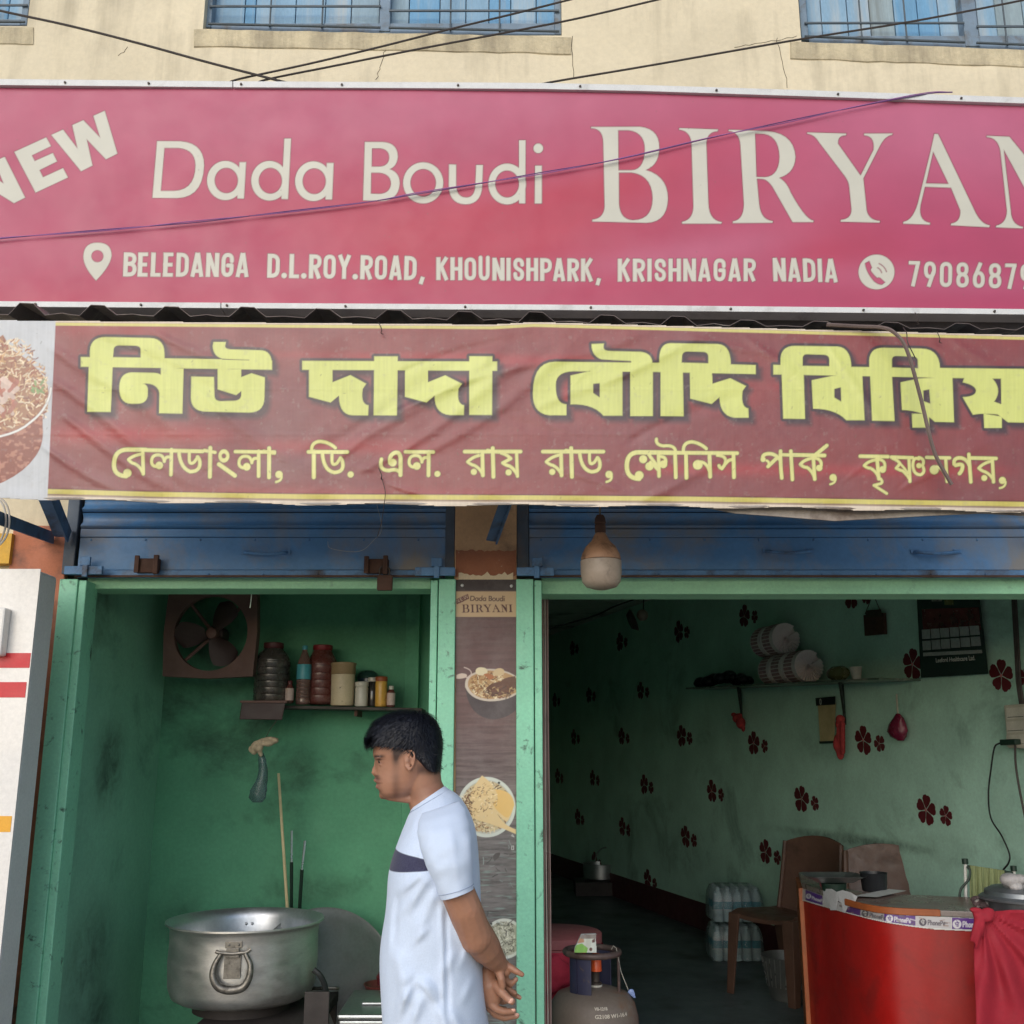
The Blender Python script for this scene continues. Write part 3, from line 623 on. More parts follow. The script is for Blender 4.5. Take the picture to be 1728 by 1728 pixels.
cv.sheet('banner_cloth', m_ban, banner, YB - disp*.3 - edge, (Y > tb-1) & (Y < bb + 2*np.sin(X/37) + 1))
m_band = pm('banner_back', srgb(170, 160, 150), rough=.6, var=.15, dirt=srgb(110, 95, 85), dirt_scale=6)
mb = MB()      # rolled lower hem and a loose strip of the backing sagging below it
mb.tube([P(x, float(interp(botb, x))+1.2*math.sin(x/37), YB+.004) for x in range(-36, 1770, 18)], .004, 6); mb.build('hem', m_band, banner, smooth=True)
mb = MB(); low = [(1190,856),(1240,866),(1320,872),(1410,879),(1425,878),(1500,874),(1570,870),(1660,866),(1760,872)]
mb.prism([P(x, 856, YB+.03) for x, y in low[::-1]] + [P(x, y, YB+.03) for x, y in low], (0, .006, 0)); mb.build('loose_backing', m_band, banner)
m_tie = pm('tie_wire', srgb(60, 50, 44), rough=.7)
for (x, y) in ((643, 562), (1585, 577), (643, 808), (1548, 545)):
    MB().tube(spline([P(x-4, y-18, YB-.01), P(x+1, y-6, YB-.02), P(x, y, YB-.014), P(x+4, y+2, YB-.012)]), .0012, 5).build('tie', m_tie, banner)
MB().tube(spline([P(644, 806, YB-.012), P(650, 830, YB-.016), P(648, 852, YB-.006), P(644, 880, YB+.05), P(637, 905, YB+.1)]), .0010, 5).build('tie', m_tie, banner)
# ================================================================== BUILDING SHELL
YW = 3.5; YI = 3.62; FL = 0.25; CEIL = 2.9
m_cream = pm('cream_plaster', srgb(216, 203, 174), rough=.85, var=.1, scale=2.2, dirt=srgb(140, 130, 108), dirt_scale=1.6, dirt_lo=.51, dirt_hi=.76, streak=True, bump=.4, bscale=22, bdist=.006, fine=.08)
m_sill = pm('stained_plaster', srgb(200, 186, 154), rough=.9, var=.15, scale=4, dirt=srgb(116, 106, 90), dirt_scale=3.5, dirt_lo=.45, dirt_hi=.72, streak=True, bump=.8, bscale=26, bdist=.008)
m_green_l = pm('green_wall', srgb(92, 156, 122), rough=.7, var=.12, scale=3, dirt=srgb(40, 56, 48), dirt_scale=1.7, dirt_lo=.52, dirt_hi=.76, bump=.3, bscale=45, bdist=.004, spec=.25)
m_green_r = pm('green_flower_wall', srgb(182, 222, 204), rough=.7, var=.12, scale=3, dirt=srgb(60, 80, 70), dirt_scale=1.4, dirt_lo=.56, dirt_hi=.85, bump=.3, bscale=45, bdist=.004, spec=.25)
m_frame = pm('mint_paint', srgb(136, 204, 170), rough=.5, var=.08, scale=5, dirt=srgb(60, 84, 70), dirt_scale=16, dirt_lo=.58, dirt_hi=.68, bump=.35, bscale=110, bdist=.002)
m_lintel = pm('mint_lintel', srgb(150, 206, 166), rough=.6, var=.1, scale=5, dirt=srgb(58, 60, 50), dirt_scale=5, dirt_lo=.6, dirt_hi=.8, bump=.3)
m_brown = pm('brown_plaster', srgb(200, 160, 120), rough=.85, var=.15, scale=5, dirt=srgb(90, 72, 62), dirt_scale=6, dirt_lo=.5, dirt_hi=.72, bump=.6, bscale=40, bdist=.005)
m_rust_paint = pm('red_brown_paint', srgb(152, 96, 68), rough=.7, var=.15, scale=7, dirt=srgb(190, 170, 145), dirt_scale=34, dirt_lo=.64, dirt_hi=.7, bump=.3)
m_orange = pm('terracotta_paint', srgb(176, 110, 82), rough=.8, var=.12, scale=6, dirt=srgb(90, 70, 62), dirt_scale=5, bump=.3)
m_dkroom = pm('grey_render', srgb(110, 108, 104), rough=.9, var=.1)
m_ceil = pm('ceiling_wash', srgb(190, 198, 190), rough=.9, var=.1, dirt=srgb(80, 80, 76), dirt_scale=2)
m_blue = pm('shutter_blue', srgb(82, 132, 180), rough=.5, var=.2, scale=3, dirt=srgb(128, 126, 124), dirt_scale=3.2, dirt_lo=.46, dirt_hi=.7, bump=.25, bscale=60, metal=0)
m_blue2 = pm('rail_blue', srgb(84, 128, 172), rough=.55, var=.2, scale=6, dirt=srgb(66, 56, 50), dirt_scale=8, dirt_lo=.5, dirt_hi=.7, bump=.3)
m_rust = pm('rusty_iron', srgb(84, 58, 46), rough=.75, var=.3, scale=12, metal=.2, bump=.5, bscale=90)
m_street = pm('street', srgb(162, 154, 142), rough=.9, var=.12, scale=1.2, dirt=srgb(136, 128, 118), dirt_scale=1.6, bump=.4, bscale=60)
m_floor = pm('shop_floor', srgb(84, 94, 98), rough=.5, var=.2, scale=2, dirt=srgb(50, 52, 52), dirt_scale=3, bump=.15)
m_maroon = pm('skirting_paint', srgb(74, 38, 40), rough=.7, var=.2, bump=.2)

g = MB(); g.add([(-600,-600,0),(600,-600,0),(600,600,0),(-600,600,0)], [(0,1,2,3)])
tag(g.build('ground', m_street, fix=False), kind='structure')
g = MB().box(-1.9, 3.4, 3.2, 3.44, .004, FL); tag(g.build('doorstep', pm('step_cement', srgb(130,126,120), rough=.9, bump=.4), bevel=.01), kind='structure')
g = MB().box(-1.9, 3.4, 3.44, 12.6, .004, FL-.002); tag(g.build('shop_floor', m_floor), kind='structure')

bld = thing('shop_building', (0, YW, 0), 'two-storey cream plastered building with blue plank windows above two open green shops', 'building')
zl = ZA(1003, YI); zl1 = ZA(993, YI); z_top = 6.6
xl_in, xl_fr = XA(148, 985, YW), XA(105, 985, YW); xp0, xp1 = XA(768, 985, YW), XA(872, 985, YW)
XR = 2.55
# windows: (x0, x1, bottom y0, bottom y1, plank joints, mullions, rod height)
winpx = [(-330, 46, 40, 44), (343, 948, 47, 60), (1350, 1990, 68, 92)]
zs = [min(ZA(a, YW), ZA(b, YW)) for _, _, a, b in winpx]; wx = [(XA(a, 40, YW), XA(b, 40, YW)) for a, b, _, _ in winpx]
mb = MB(); zb = ZA(845, YW)
mb.box(-4, 4, YW, YI, zb, min(zs)); zmin = min(zs); x = -4
for (a, b), z0 in zip(wx, zs):
    mb.box(x, a, YW, YI, zmin, z_top)
    if z0 > zmin + 1e-4: mb.box(a, b, YW, YI, zmin, z0)
    x = b
mb.box(x, 4, YW, YI, zmin, z_top)
mb.box(-4, xl_fr, YW, YI, 0, zb); mb.box(XR, 4, YW, YI, 0, zb)
mb.build('front_wall', m_cream, bld, fix=False)
mb = MB().box(xl_fr, xp0, YI-.06, YI+.02, zl1+.05, zb); mb.box(xp1, XR, YI-.06, YI+.02, zl+.05, zb); mb.build('shutter_box_wall', m_dkroom, bld)
# side, back and roof of the upper floor and the flank walls close the shell
mb = MB(); mb.box(-4, -3.88, YI, 12.6, 0, z_top); mb.box(3.88, 4, YI, 12.6, 0, z_top); mb.box(-3.88, 3.88, 12.48, 12.6, 0, z_top); mb.box(-4, 4, YW, 12.6, z_top, z_top+.15)
mb.build('outer_wall', m_cream, bld, fix=False)
mb = MB(); mb.box(-3.88, 3.88, YI, 12.48, CEIL, CEIL+.12); mb.build('ceiling', m_ceil, bld)
# terracotta pier left of the first shop, above the neighbour's cabinet
MB().box(XA(18, 930, YW-.03), XA(113, 930, YW-.03), YW-.03, YW-.002, ZA(1900, YW), ZA(890, YW)).build('pier_render', m_orange, bld, bevel=.003)
MB().box(XA(-40, 930, YW-.05), XA(17, 930, YW-.05), YW-.05, YW-.002, ZA(955, YW), ZA(905, YW)).build('yellow_band', pm('ochre_paint', srgb(206,160,60), rough=.7), bld)
# central pillar
p = MB().box(xp0, xp1, YW-.05, YI, 0, zb); p.build('pillar', m_brown, bld, bevel=.004)
mb = MB(); xs = np.linspace(769, 871, 22); rr = random.Random(3)
zt = [929 + rr.uniform(-2, 2) for _ in xs]; zb_ = [972 + rr.uniform(-4, 4) for _ in xs]
mb.prism([P(x, y, YW-.0515) for x, y in zip(xs, zt)] + [P(x, y, YW-.0515) for x, y in zip(xs[::-1], zb_[::-1])], (0, .001, 0)); mb.build('painted_band', m_rust_paint, bld)
m_chip = pm('pale_plaster', srgb(226, 208, 176), rough=.9, var=.1, bump=.6, bscale=50)
mb.__init__(); zt = [967 + rr.uniform(-4, 5) for i in range(22)]
mb.prism([P(x, y, YW-.054) for x, y in zip(xs[1:-1], zt[1:-1])] + [P(x, 979, YW-.054) for x in xs[-2:0:-1]], (0, .002, 0)); mb.build('chipped_plaster', m_chip, bld)
# plaster ledges under the windows
for (a, b, y0, y1), ex in zip(winpx, (10, 16, 16)):
    mb = MB(); n = 26; r = random.Random(a); rings = []
    for i in range(n+1):
        x = a-ex + (b-a+2*ex)*i/n; yy = y0+(y1-y0)*i/n; d = r.uniform(-.004, .004)
        t = P(x, yy+2+r.uniform(-1, 1), YW-.006+d*.5); bt = P(x, yy+30+r.uniform(-1, 1), YW-.004+d*.3)
        rings.append([t, bt, Vector((bt.x, YW+.01, bt.z-.012)), Vector((t.x, YW+.03, t.z+.004))])
    mb.ring_loft(rings); mb.build('ledge', m_sill, bld, smooth=True, ang=30)
# cracks in the plaster
m_crack = pm('crack', srgb(78, 68, 56), rough=1)
def crack(pts, r=.0011):
    MB().tube([P(x, y, YW-.0005) for x, y in pts], r, 4).build('crack', m_crack, bld)
def wander(x0, y0, x1, y1, n, j, seed):
    r = random.Random(seed); return [(x0+(x1-x0)*i/n+r.uniform(-j, j), y0+(y1-y0)*i/n+r.uniform(-j, j)) for i in range(n+1)]
crack(wander(655, 68, 635, 135, 12, 2, 1)); crack(wander(1310, 62, 1330, 150, 10, 2, 2)); crack(wander(1240, 80, 1345, 62, 12, 1.5, 3)); crack(wander(200, 95, 216, 80, 6, 1.5, 4))
crack(wander(965, 60, 968, 130, 7, 1.5, 6))
# windows
m_wfr = pm('window_frame_paint', srgb(116, 134, 150), rough=.7, var=.15, scale=9, dirt=srgb(96, 92, 86), dirt_scale=10, dirt_lo=.5, dirt_hi=.7, bump=.4)
planks = [pm('plank_blue_%d' % i, c, rough=.75, var=.14, scale=7, dirt=d, dirt_scale=7, dirt_lo=.48, dirt_hi=.68, streak=True, bump=.5, bscale=50, stretch=(1,1,.25)) for i, (c, d) in enumerate(
    [(srgb(132,166,190), srgb(168,174,174)), (srgb(140,164,178), srgb(112,120,122)), (srgb(108,156,190), srgb(150,162,168)), (srgb(148,166,172), srgb(112,118,116))])]
m_rod = pm('grille_iron', srgb(76, 86, 92), rough=.6, var=.2, bump=.3)
def win(a, b, y0, y1, joints, mull, rods, rody):
    ty = -420; yl = lambda x: y0 + (y1-y0)*(x-a)/(b-a)
    fr = MB()
    for (u0, u1) in [(a+1, a+13), (b-12, b-1)] + mull:
        fr.box(XA(u0, 40, YW+.035), XA(u1, 40, YW+.035), YW+.035, YW+.09, ZA(yl((u0+u1)/2)-1, YW+.035), ZA(ty, YW))
    fr.box(XA(a+13, 40, YW+.04), XA(b-12, 40, YW+.04), YW+.04, YW+.088, ZA(max(y0, y1)-1, YW+.04), ZA(min(y0, y1)-8, YW+.04))
    f = fr.build('window', m_wfr, bld, bevel=.003)
    js = joints; r = random.Random(int(a)+5)
    for i in range(len(js)-1):
        if any(m0-3 <= js[i] and js[i+1] <= m1+3 for m0, m1 in mull): continue
        Yp = YW+.075+r.uniform(0, .008); pb = MB()
        pb.box(XA(js[i]+.7, 40, Yp), XA(js[i+1]-.7, 40, Yp), Yp, Yp+.018, ZA(yl(js[i])+3, Yp), ZA(ty, Yp))
        pb.build('plank', planks[r.choice([0, 0, 1, 2, 2, 3])], f, bevel=.0025)
    MB().box(XA(a, 40, YW), XA(b, 40, YW), YW+.1, YW+.118, zs[0]-.1, ZA(ty, YW)).build('shutter_backing', m_dkroom, f)
    rb = MB(); Yr = YW+.025
    segs = []; last = a+8
    for m0, m1 in mull + [(b-6, b)]: segs.append((last, m0+2)); last = m1-2
    for u0, u1 in segs:
        rb2 = MB(); rb2.box(XA(u0, 40, Yr), XA(u1, 40, Yr), Yr, Yr+.006, ZA(rody(u0)+1.6, Yr), ZA(rody(u0)-1.6, Yr)); o = rb2.build('grille_bar', m_rod, f, bevel=.001)
        rb2 = MB(); rb2.tube([P(u0, yl(u0)-7, Yr-.004), P(u1, yl(u1)-7, Yr-.004)], .005, 8); rb2.build('grille_bar', m_rod, f, smooth=True)
    for u in rods:
        MB().tube([P(u, yl(u)-4, Yr+.008), Vector((XA(u, 40, Yr), Yr+.008, ZA(-420, Yr)))], .0035, 8).build('grille_rod', m_rod, f, smooth=True)
win(*winpx[0], [-300, -255, -210, -160, -110, -65, -20, 12, 36], [(-150, -134)], [-90, -20], lambda x: 8)
win(*winpx[1], [357, 412, 430, 498, 548, 592, 640, 658, 690, 742, 786, 825, 862, 905, 938], [(640, 658)], [455, 543, 760, 843], lambda x: 10+(x-357)*.0245)
win(*winpx[2], [1362, 1387, 1431, 1469, 1510, 1550, 1585, 1626, 1650, 1682, 1728, 1770, 1815, 1860, 1905, 1950, 1980], [(1626, 1650)], [1455, 1531, 1700, 1800], lambda x: 38+(x-1355)*.02)

# ---- left shop room
m_inner = m_green_l; yb = 4.5; xL = XA(150, 985, 3.62)
m_side = pm('lit_green_wall', srgb(140, 196, 168), rough=.7, var=.1, scale=3, dirt=srgb(52, 66, 58), dirt_scale=1.9, dirt_lo=.58, dirt_hi=.86, bump=.3, bscale=45, bdist=.004, spec=.25)  # kitchen green lightened: the light on this side wall is put into its colour
def PXW(px, py, X):     # point on the kitchen side wall x = X
    u = (px-864)/FPX; v = (864-py)/FPX; t = X/u; return (X, (CP-v*SP)*t, EYE+(SP+v*CP)*t)
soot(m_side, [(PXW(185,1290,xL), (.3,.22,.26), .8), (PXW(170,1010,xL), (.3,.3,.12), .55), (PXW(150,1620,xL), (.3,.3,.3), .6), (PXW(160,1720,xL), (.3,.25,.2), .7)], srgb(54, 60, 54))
soot(m_green_l, [(tuple(P(512,1290,yb)), (.1,.3,.12), .5), (tuple(P(300,1010,yb)), (.25,.3,.16), .35), (tuple(P(300,1560,yb)), (.16,.3,.2), .5), (tuple(P(540,1500,yb)), (.3,.3,.09), .45), (tuple(P(560,1180,yb)), (.5,.3,.10), .35)], srgb(30, 44, 36))
soot(m_green_r, [(tuple(PW(1445,1418)), (.6,1.5,.05), .75), (tuple(PW(1150,1440)), (.6,.8,.25), .4), (tuple(PW(1380,1250)), (.3,.5,.2), .25), (tuple(PW(1600,1440)), (.3,.4,.12), .3)], srgb(52, 62, 54))
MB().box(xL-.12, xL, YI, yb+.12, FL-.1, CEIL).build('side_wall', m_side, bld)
MB().box(xL, xp0+.1, yb, yb+.12, FL-.1, CEIL).build('back_wall', m_inner, bld)
MB().box(XA(683, 1100, yb-.05), XA(707, 1100, yb-.05), yb-.05, yb-.001, FL-.1, CEIL).build('corner_pier', m_inner, bld, bevel=.003)
MB().box(xp0+.1, .055, YI, 12.48, FL-.1, CEIL).build('dividing_wall', m_green_r, bld)
MB().box(xl_fr, xL-.0, YW+.02, YI+.05, FL-.1, zb).build('reveal', pm('brown_reveal', srgb(92,74,62), rough=.8, var=.2, bump=.4), bld)
# ---- right shop: slanting flowered wall with skirting
def wall_pt(Y, z, off=0): return Vector((WX0 + WS*Y, Y, z)) + WNRM*off
w = MB(); w.hexa([wall_pt(3.45,FL-.1), wall_pt(12.48,FL-.1), wall_pt(12.48,FL-.1,-.15), wall_pt(3.45,FL-.1,-.15), wall_pt(3.45,CEIL), wall_pt(12.48,CEIL), wall_pt(12.48,CEIL,-.15), wall_pt(3.45,CEIL,-.15)])
rw = w.build('flowered_wall', m_green_r, bld)
s_ = MB().hexa([wall_pt(3.63,FL,.012), wall_pt(12.4,FL,.012), wall_pt(12.4,FL,-.01), wall_pt(3.63,FL,-.01), wall_pt(3.63,FL+.2,.012), wall_pt(12.4,FL+.2,.012), wall_pt(12.4,FL+.2,-.01), wall_pt(3.63,FL+.2,-.01)])
s_.build('skirting', m_maroon, bld, bevel=.003)
MB().box(.055, 3.2, 12.3, 12.47, FL-.1, CEIL).build('back_wall', m_green_r, bld)
m_petal = pm('flower_decal', srgb(92, 22, 30), rough=.6, var=.2, fine=.1, bump=.05); m_vein = pm('flower_centre', srgb(190, 120, 120), rough=.7)
def flower(mbp, c, R, rot, seed):
    r = random.Random(seed); up = Vector((0,0,1))
    for k in range(5):
        a = rot + k*2*math.pi/5; L = R*r.uniform(.92, 1.05); pts = []
        prof = [(.09,.02),(.2,.1),(.42,.25),(.68,.36),(.88,.31),(.97,.16),(.93,.02),(.99,-.1),(.9,-.29),(.68,-.36),(.42,-.25),(.2,-.1),(.09,-.02)]
        for u, v in prof:
            x_, y_ = u*L, v*L*1.12; pts.append(c + (WDIR*(x_*math.cos(a)-y_*math.sin(a)) + up*(x_*math.sin(a)+y_*math.cos(a))) + WNRM*.0015)
        mbp.prism(pts, WNRM*-.0012)
big = [(1437,1006),(1256,1040),(1146,1066),(1046,1083),(966,1094),(1540,1121),(1081,1166),(994,1173),(936,1182),(1457,1249),(1272,1254),(1150,1242),(1049,1243),(968,1244),(1201,1335),(1353,1348),(1563,1367),(1087,1324),(1000,1313),(941,1310),(975,1379),(1050,1395),(1157,1411),(1292,1438),(1093,1484),(1003,1452),(1690,1140),(1700,1500)]
for i, (px, py) in enumerate(big):
    c = PW(px, py); mbp = MB(); fr0 = random.Random(i*7+1); flower(mbp, c, .088*fr0.uniform(.94,1.06), .35 + fr0.uniform(-.2,.2), i); c2 = c + WDIR*-.155 + Vector((0,0,-.02)); flower(mbp, c2, .052*fr0.uniform(.92,1.08), .8+fr0.uniform(-.3,.5), i+50)
    o = mbp.build('flower_decal', m_petal, rw)
    if i < 4 or px > 1190: MB().lathe([(0,.003),(.009,.003),(.008,.0035),(0,.0036)], c, 8, axis=WNRM).lathe([(0,.003),(.006,.003),(0,.0036)], c2, 8, axis=WNRM).build('flower_centre', m_vein, rw)
# ---- green guide frames and lintels
for (a, b, y, n_) in ((100, 131, 985, 0), (132.5, 146, 985, 1), (727, 739, 985, 1), (740.5, 769, 985, 0), (871, 900, 985, 0), (901.5, 914, 985, 1)):
    Yf = YW-.075 if n_ == 0 else YW-.068
    MB().box(XA(a, y, Yf), XA(b, y, Yf), Yf, YW+.03, 0.004, ZA(977 if n_ == 0 else 979, Yf)).build('guide_frame', m_frame, bld, bevel=.003)
MB().box(XA(146, 985, YW), XA(727, 985, YW), YW+.005, YI+.02, ZA(993, YW), ZA(973, YW)).build('lintel', m_lintel, bld, bevel=.003)
MB().box(XA(914, 985, YW), XR, YW+.005, YI+.02, ZA(1002, YW), ZA(972, YW)).build('lintel', m_lintel, bld, bevel=.003)
MB().box(XR, XR+.1, YW-.07, YW+.03, .004, ZA(977, YW)).build('guide_frame', m_frame, bld, bevel=.003)

# ================================================================== ROLLER SHUTTERS
def shutter(px0, px1, label, handles, locks, bolts):
    t = thing('roller_shutter', P((px0+px1)/2, 977, YW-.03), label, 'shutter', 'rolled up shutters over the shop openings')
    Y0 = YW-.035; x0, x1 = XA(px0, 930, Y0), XA(px1, 930, Y0)
    edges = [(855, 830), (881, 857), (889, 883)]
    for (yb_, yt_) in ((892, 866), (864, 838), (836, 810)):      # curved slats
        z0, z1 = ZA(yb_, Y0), ZA(yt_, Y0); rings = []; n = 9
        prof = [(-.004, z0), (-.012, z0+.15*(z1-z0)), (-.004, z0+.28*(z1-z0)), (0.006, z0+.45*(z1-z0)), (.008, z0+.7*(z1-z0)), (.002, z0+.9*(z1-z0)), (-.004, z1), (.012, z1), (.016, z0+.6*(z1-z0)), (.01, z0+.2*(z1-z0)), (.004, z0)]
        MB().ring_loft([[Vector((x, Y0+a, z)) for a, z in prof] for x in (x0, x1)]).build('slat', m_blue, t, smooth=True, ang=50)
    pl = MB().box(x0, x1, Y0-.004, Y0+.004, ZA(962, Y0), ZA(907.5, Y0)).build('bottom_plate', m_blue, t, bevel=.0015)
    MB().box(x0, x1, Y0-.008, Y0+.004, ZA(907, Y0), ZA(893, Y0)).build('bottom_slat', m_blue, t, bevel=.003)
    MB().box(x0, x1, Y0-.014, Y0+.01, ZA(975, Y0), ZA(963, Y0)).build('bottom_rail', m_blue2, t, bevel=.002)
    MB().box(x0-.0, x1, Y0-.02, Y0-.0142, ZA(975.5, Y0), ZA(972, Y0)).build('rail_lip', m_rust, t, bevel=.001)
    x = px0 + 20
    while x < px1-10:
        MB().ball(P(x, 911, Y0-.004), .004, 8, 5).build('rivet', m_blue2, pl, smooth=True); MB().ball(P(x+14, 969, Y0-.014), .004, 8, 5).build('rivet', m_blue2, pl, smooth=True); x += 92
    for hx0, hx1, hy in handles:
        h = MB(); h.tube(spline([P(hx0, hy, Y0-.006), P(hx0+8, hy+1, Y0-.026), P((hx0+hx1)/2, hy+3, Y0-.034), P(hx1-8, hy+1, Y0-.026), P(hx1, hy, Y0-.006)]), .0055, 8)
        h.pxbox(hx0-6, hy-4, hx0+8, hy+3, Y0-.009, Y0-.0045); h.pxbox(hx1-8, hy-4, hx1+6, hy+3, Y0-.009, Y0-.0045); h.build('handle', m_blue2, t, smooth=True)
    for lx, ly in locks:
        l = MB(); l.pxbox(lx, ly, lx+38, ly+24, Y0-.03, Y0-.0045); l.pxbox(lx-3, ly-5, lx+5, ly+24, Y0-.04, Y0-.0305); l.pxbox(lx+29, ly-6, lx+37, ly+26, Y0-.045, Y0-.0305); l.build('lock_bracket', m_rust, t, bevel=.002)
    for bx0, bx1, by in bolts:
        l = MB(); l.pxbox(bx0, by, bx1, by+14, Y0-.06, Y0-.045); l.pxbox((bx0+bx1)/2-6, by-16, (bx0+bx1)/2+12, by-1, Y0-.05, Y0-.04); l.pxbox((bx0+bx1)/2-2, by-2, (bx0+bx1)/2+7, by+18, Y0-.07, Y0-.061); l.build('side_bolt', m_blue2, t, bevel=.002)
    return t
shutter(134, 752, 'faded blue rolled-up shutter with padlock and one handle above the kitchen opening', [(413, 484, 932)], [(229, 942), (617, 943)], [(108, 172, 955), (700, 768, 957)])
shutter(893, 2050, 'brighter blue rolled-up shutter with two handles above the dining hall opening behind the hanging bulb', [(1293, 1368, 930), (1543, 1618, 931), (1800, 1870, 933)], [], [(872, 935, 957)])
m_chan = pm('guide_iron', srgb(78,90,104), rough=.6, var=.25, dirt=srgb(96,84,72), dirt_scale=7, bump=.4)
for a, b in ((113, 133), (752, 768), (872, 892)): MB().box(XA(a, 900, YW-.03), XA(b, 900, YW-.03), YW-.045, YW-.001, ZA(972, YW), ZA(800, YW)).build('guide_channel', m_chan, bld, bevel=.003)
Yk = YW-.075; k = thing('padlock', P(649, 997, Yk), 'small rusty brown padlock hanging from the blue shutter lock bracket', 'padlock')
MB().pxbox(636, 970, 662, 996, Yk-.012, Yk+.006).build('lock_body', m_rust, k, bevel=.004)
MB().tube(spline([P(641, 972, Yk), P(641, 960, Yk), P(649, 955, Yk), P(657, 960, Yk), P(657, 972, Yk)]), .0028, 8).build('shackle', m_steel, k, smooth=True)

# ================================================================== AWNING
m_awn = pm('awning_sheet', srgb(92, 80, 76), rough=.6, var=.25, scale=5, dirt=srgb(150, 140, 130), dirt_scale=9, dirt_lo=.55, dirt_hi=.8, bump=.25, metal=.2)
awn = thing('awning', P(864, 545, 2.8), 'corrugated metal awning sheet on blue iron brackets between the two signs', 'awning')
peaks = [(-75,511),(45,513),(165,515),(290,517),(418,519),(545,521),(665,524),(785,526),(905,527),(1025,531),(1145,535),(1262,540),(1385,543),(1505,545),(1625,546),(1745,549),(1865,552)]
front, YA = [], 2.8
r = random.Random(9)
for px, py in peaks:
    b = np.interp(px, [0, 600, 1128, 1728], [531, 537, 549, 558]); h = r.uniform(-1.2, 1.2)
    front += [(px-31, b+r.uniform(-1,1)), (px-12, py+h), (px+11, py+1+h), (px+31, b+r.uniform(-1,1)), (px+60, b-2+r.uniform(-1,1)), (px+75, b)]
mb = MB(); rings = []
for Y_, dz in ((YA, 0), (3.0, .03), (3.25, .06), (3.49, .09)):
    a = [P(x, y, YA) for x, y in front]; rings.append([Vector((p.x, Y_, p.z+dz)) for p in a] + [Vector((p.x, Y_, p.z+dz+.0022)) for p in a[::-1]])
mb.ring_loft(rings); mb.build('corrugated_sheet', m_awn, awn)
mb = MB(); n = 10; rings = []
for i in range(n+1):
    x = -60+1900*i/n; rings.append([P(x, 520, 3.06), P(x, 585, 3.06), P(x, 585, 3.06)+Vector((0,.02,0)), P(x, 520, 3.06)+Vector((0,.02,0))])
mb.ring_loft(rings); mb.build('fascia', m_dark, awn)
m_ang = pm('bracket_blue', srgb(78, 108, 142), rough=.6, var=.25, dirt=srgb(60, 56, 54), dirt_scale=7, bump=.3)
def bar(a, b, w, d, up=Vector((1,0,0))):
    a, b = Vector(a), Vector(b); t = (b-a).normalized(); s1 = up; s2 = t.cross(s1).normalized(); s1 = s2.cross(t).normalized()
    return [p + s1*(w/2*i) + s2*(d/2*j) for p in (a, b) for i, j in ((-1,-1),(1,-1),(1,1),(-1,1))]
for pts in (((104, 905, 3.44), (20, 700, 2.87), .05), ((80, 908, 3.46), (-30, 868, 2.9), .04), ((829, 912, 3.40), (905, 700, 2.87), .035), ((1745, 912, 3.40), (1800, 700, 2.87), .035)):
    mb = MB(); h = bar(P(*pts[0]), P(*pts[1]), pts[2], .006); mb.hexa(h); h = [p + Vector((pts[2]/2, 0, 0)) for p in bar(P(*pts[0]), P(*pts[1]), .006, pts[2])]; mb.hexa(h); mb.build('bracket', m_ang, awn)
for Y_ in (2.84, 3.15):
    MB().box(-1.75, 2.2, Y_, Y_+.03, ZA(560, 2.8)-.05, ZA(560, 2.8)-.02).build('rail', m_ang, awn)

# ================================================================== BULB, CABLES
m_bulb_w = pm('bulb_diffuser', srgb(158, 142, 126), rough=.45, var=.1, scale=30, dirt=srgb(112, 96, 84), dirt_scale=22, dirt_lo=.55, dirt_hi=.8, bump=.1)
m_bulb_b = pm('bulb_cap', srgb(160, 122, 94), rough=.5, var=.2, scale=20, dirt=srgb(90, 66, 50), dirt_scale=26, bump=.15)
YU = 3.08; k_ = YU/FPX*1.0; c = P(1015, 995, YU); bu = thing('light_bulb', c, 'large unlit dusty bulb with brown cap hanging in front of the blue shutter', 'light bulb')
MB().lathe([(0,0),(.3*35*k_,.2*k_),(.75*35*k_,5*k_),(.93*35*k_,13*k_),(35*k_,28*k_),(35*k_,49*k_),(33.5*k_,50*k_)], c, 40).build('diffuser', m_bulb_w, bu, smooth=True)
MB().lathe([(33.2*k_,50.3*k_),(34*k_,51*k_),(34*k_,55*k_),(32*k_,62*k_),(26*k_,74*k_),(16*k_,84*k_),(11*k_,94*k_),(9*k_,98*k_)], c, 40).build('cap', m_bulb_b, bu, smooth=True)
MB().lathe([(8*k_,98.2*k_),(9.5*k_,100*k_),(9.5*k_,112*k_),(8*k_,113*k_),(10*k_,116*k_),(9*k_,124*k_),(6*k_,130*k_)], c, 24).build('socket', m_rust, bu, smooth=True)
MB().tube([c+Vector((0,0,129*k_)), c+Vector((.001,.0,170*k_)), c+Vector((.0,.0,200*k_))], .0035, 8).build('cord', pm('cord_grey', srgb(120,112,104), rough=.7), bu, smooth=True)
m_cab = pm('cable_black', srgb(58, 50, 46), rough=.6, var=.2)
m_pur = pm('cable_purple', srgb(150, 96, 150), rough=.45, var=.2); m_pur2 = pm('cable_violet', srgb(96, 66, 116), rough=.5)
def cable(pts, Y, r, mat, label, n=8):
    mb = MB(); mb.tube(spline([P(x, y, (Y if len(q) == 0 else q[0])) for x, y, *q in pts], n), r, 6); c0 = P(pts[0][0], pts[0][1], Y)
    return tag(mb.build('cable', mat, loc=c0, smooth=True), label, 'cable')
cable([(-60,2),(0,18),(115,43),(230,72),(350,105),(470,136),(520,150)], 3.1, .0042, m_cab, 'thick dark cable running down from the left across the cream wall')
cable([(385,141),(405,133),(520,108),(650,77),(760,49),(864,24),(975,-4)], 3.12, .0036, m_cab, 'upper of two dark cables rising right past the middle window')
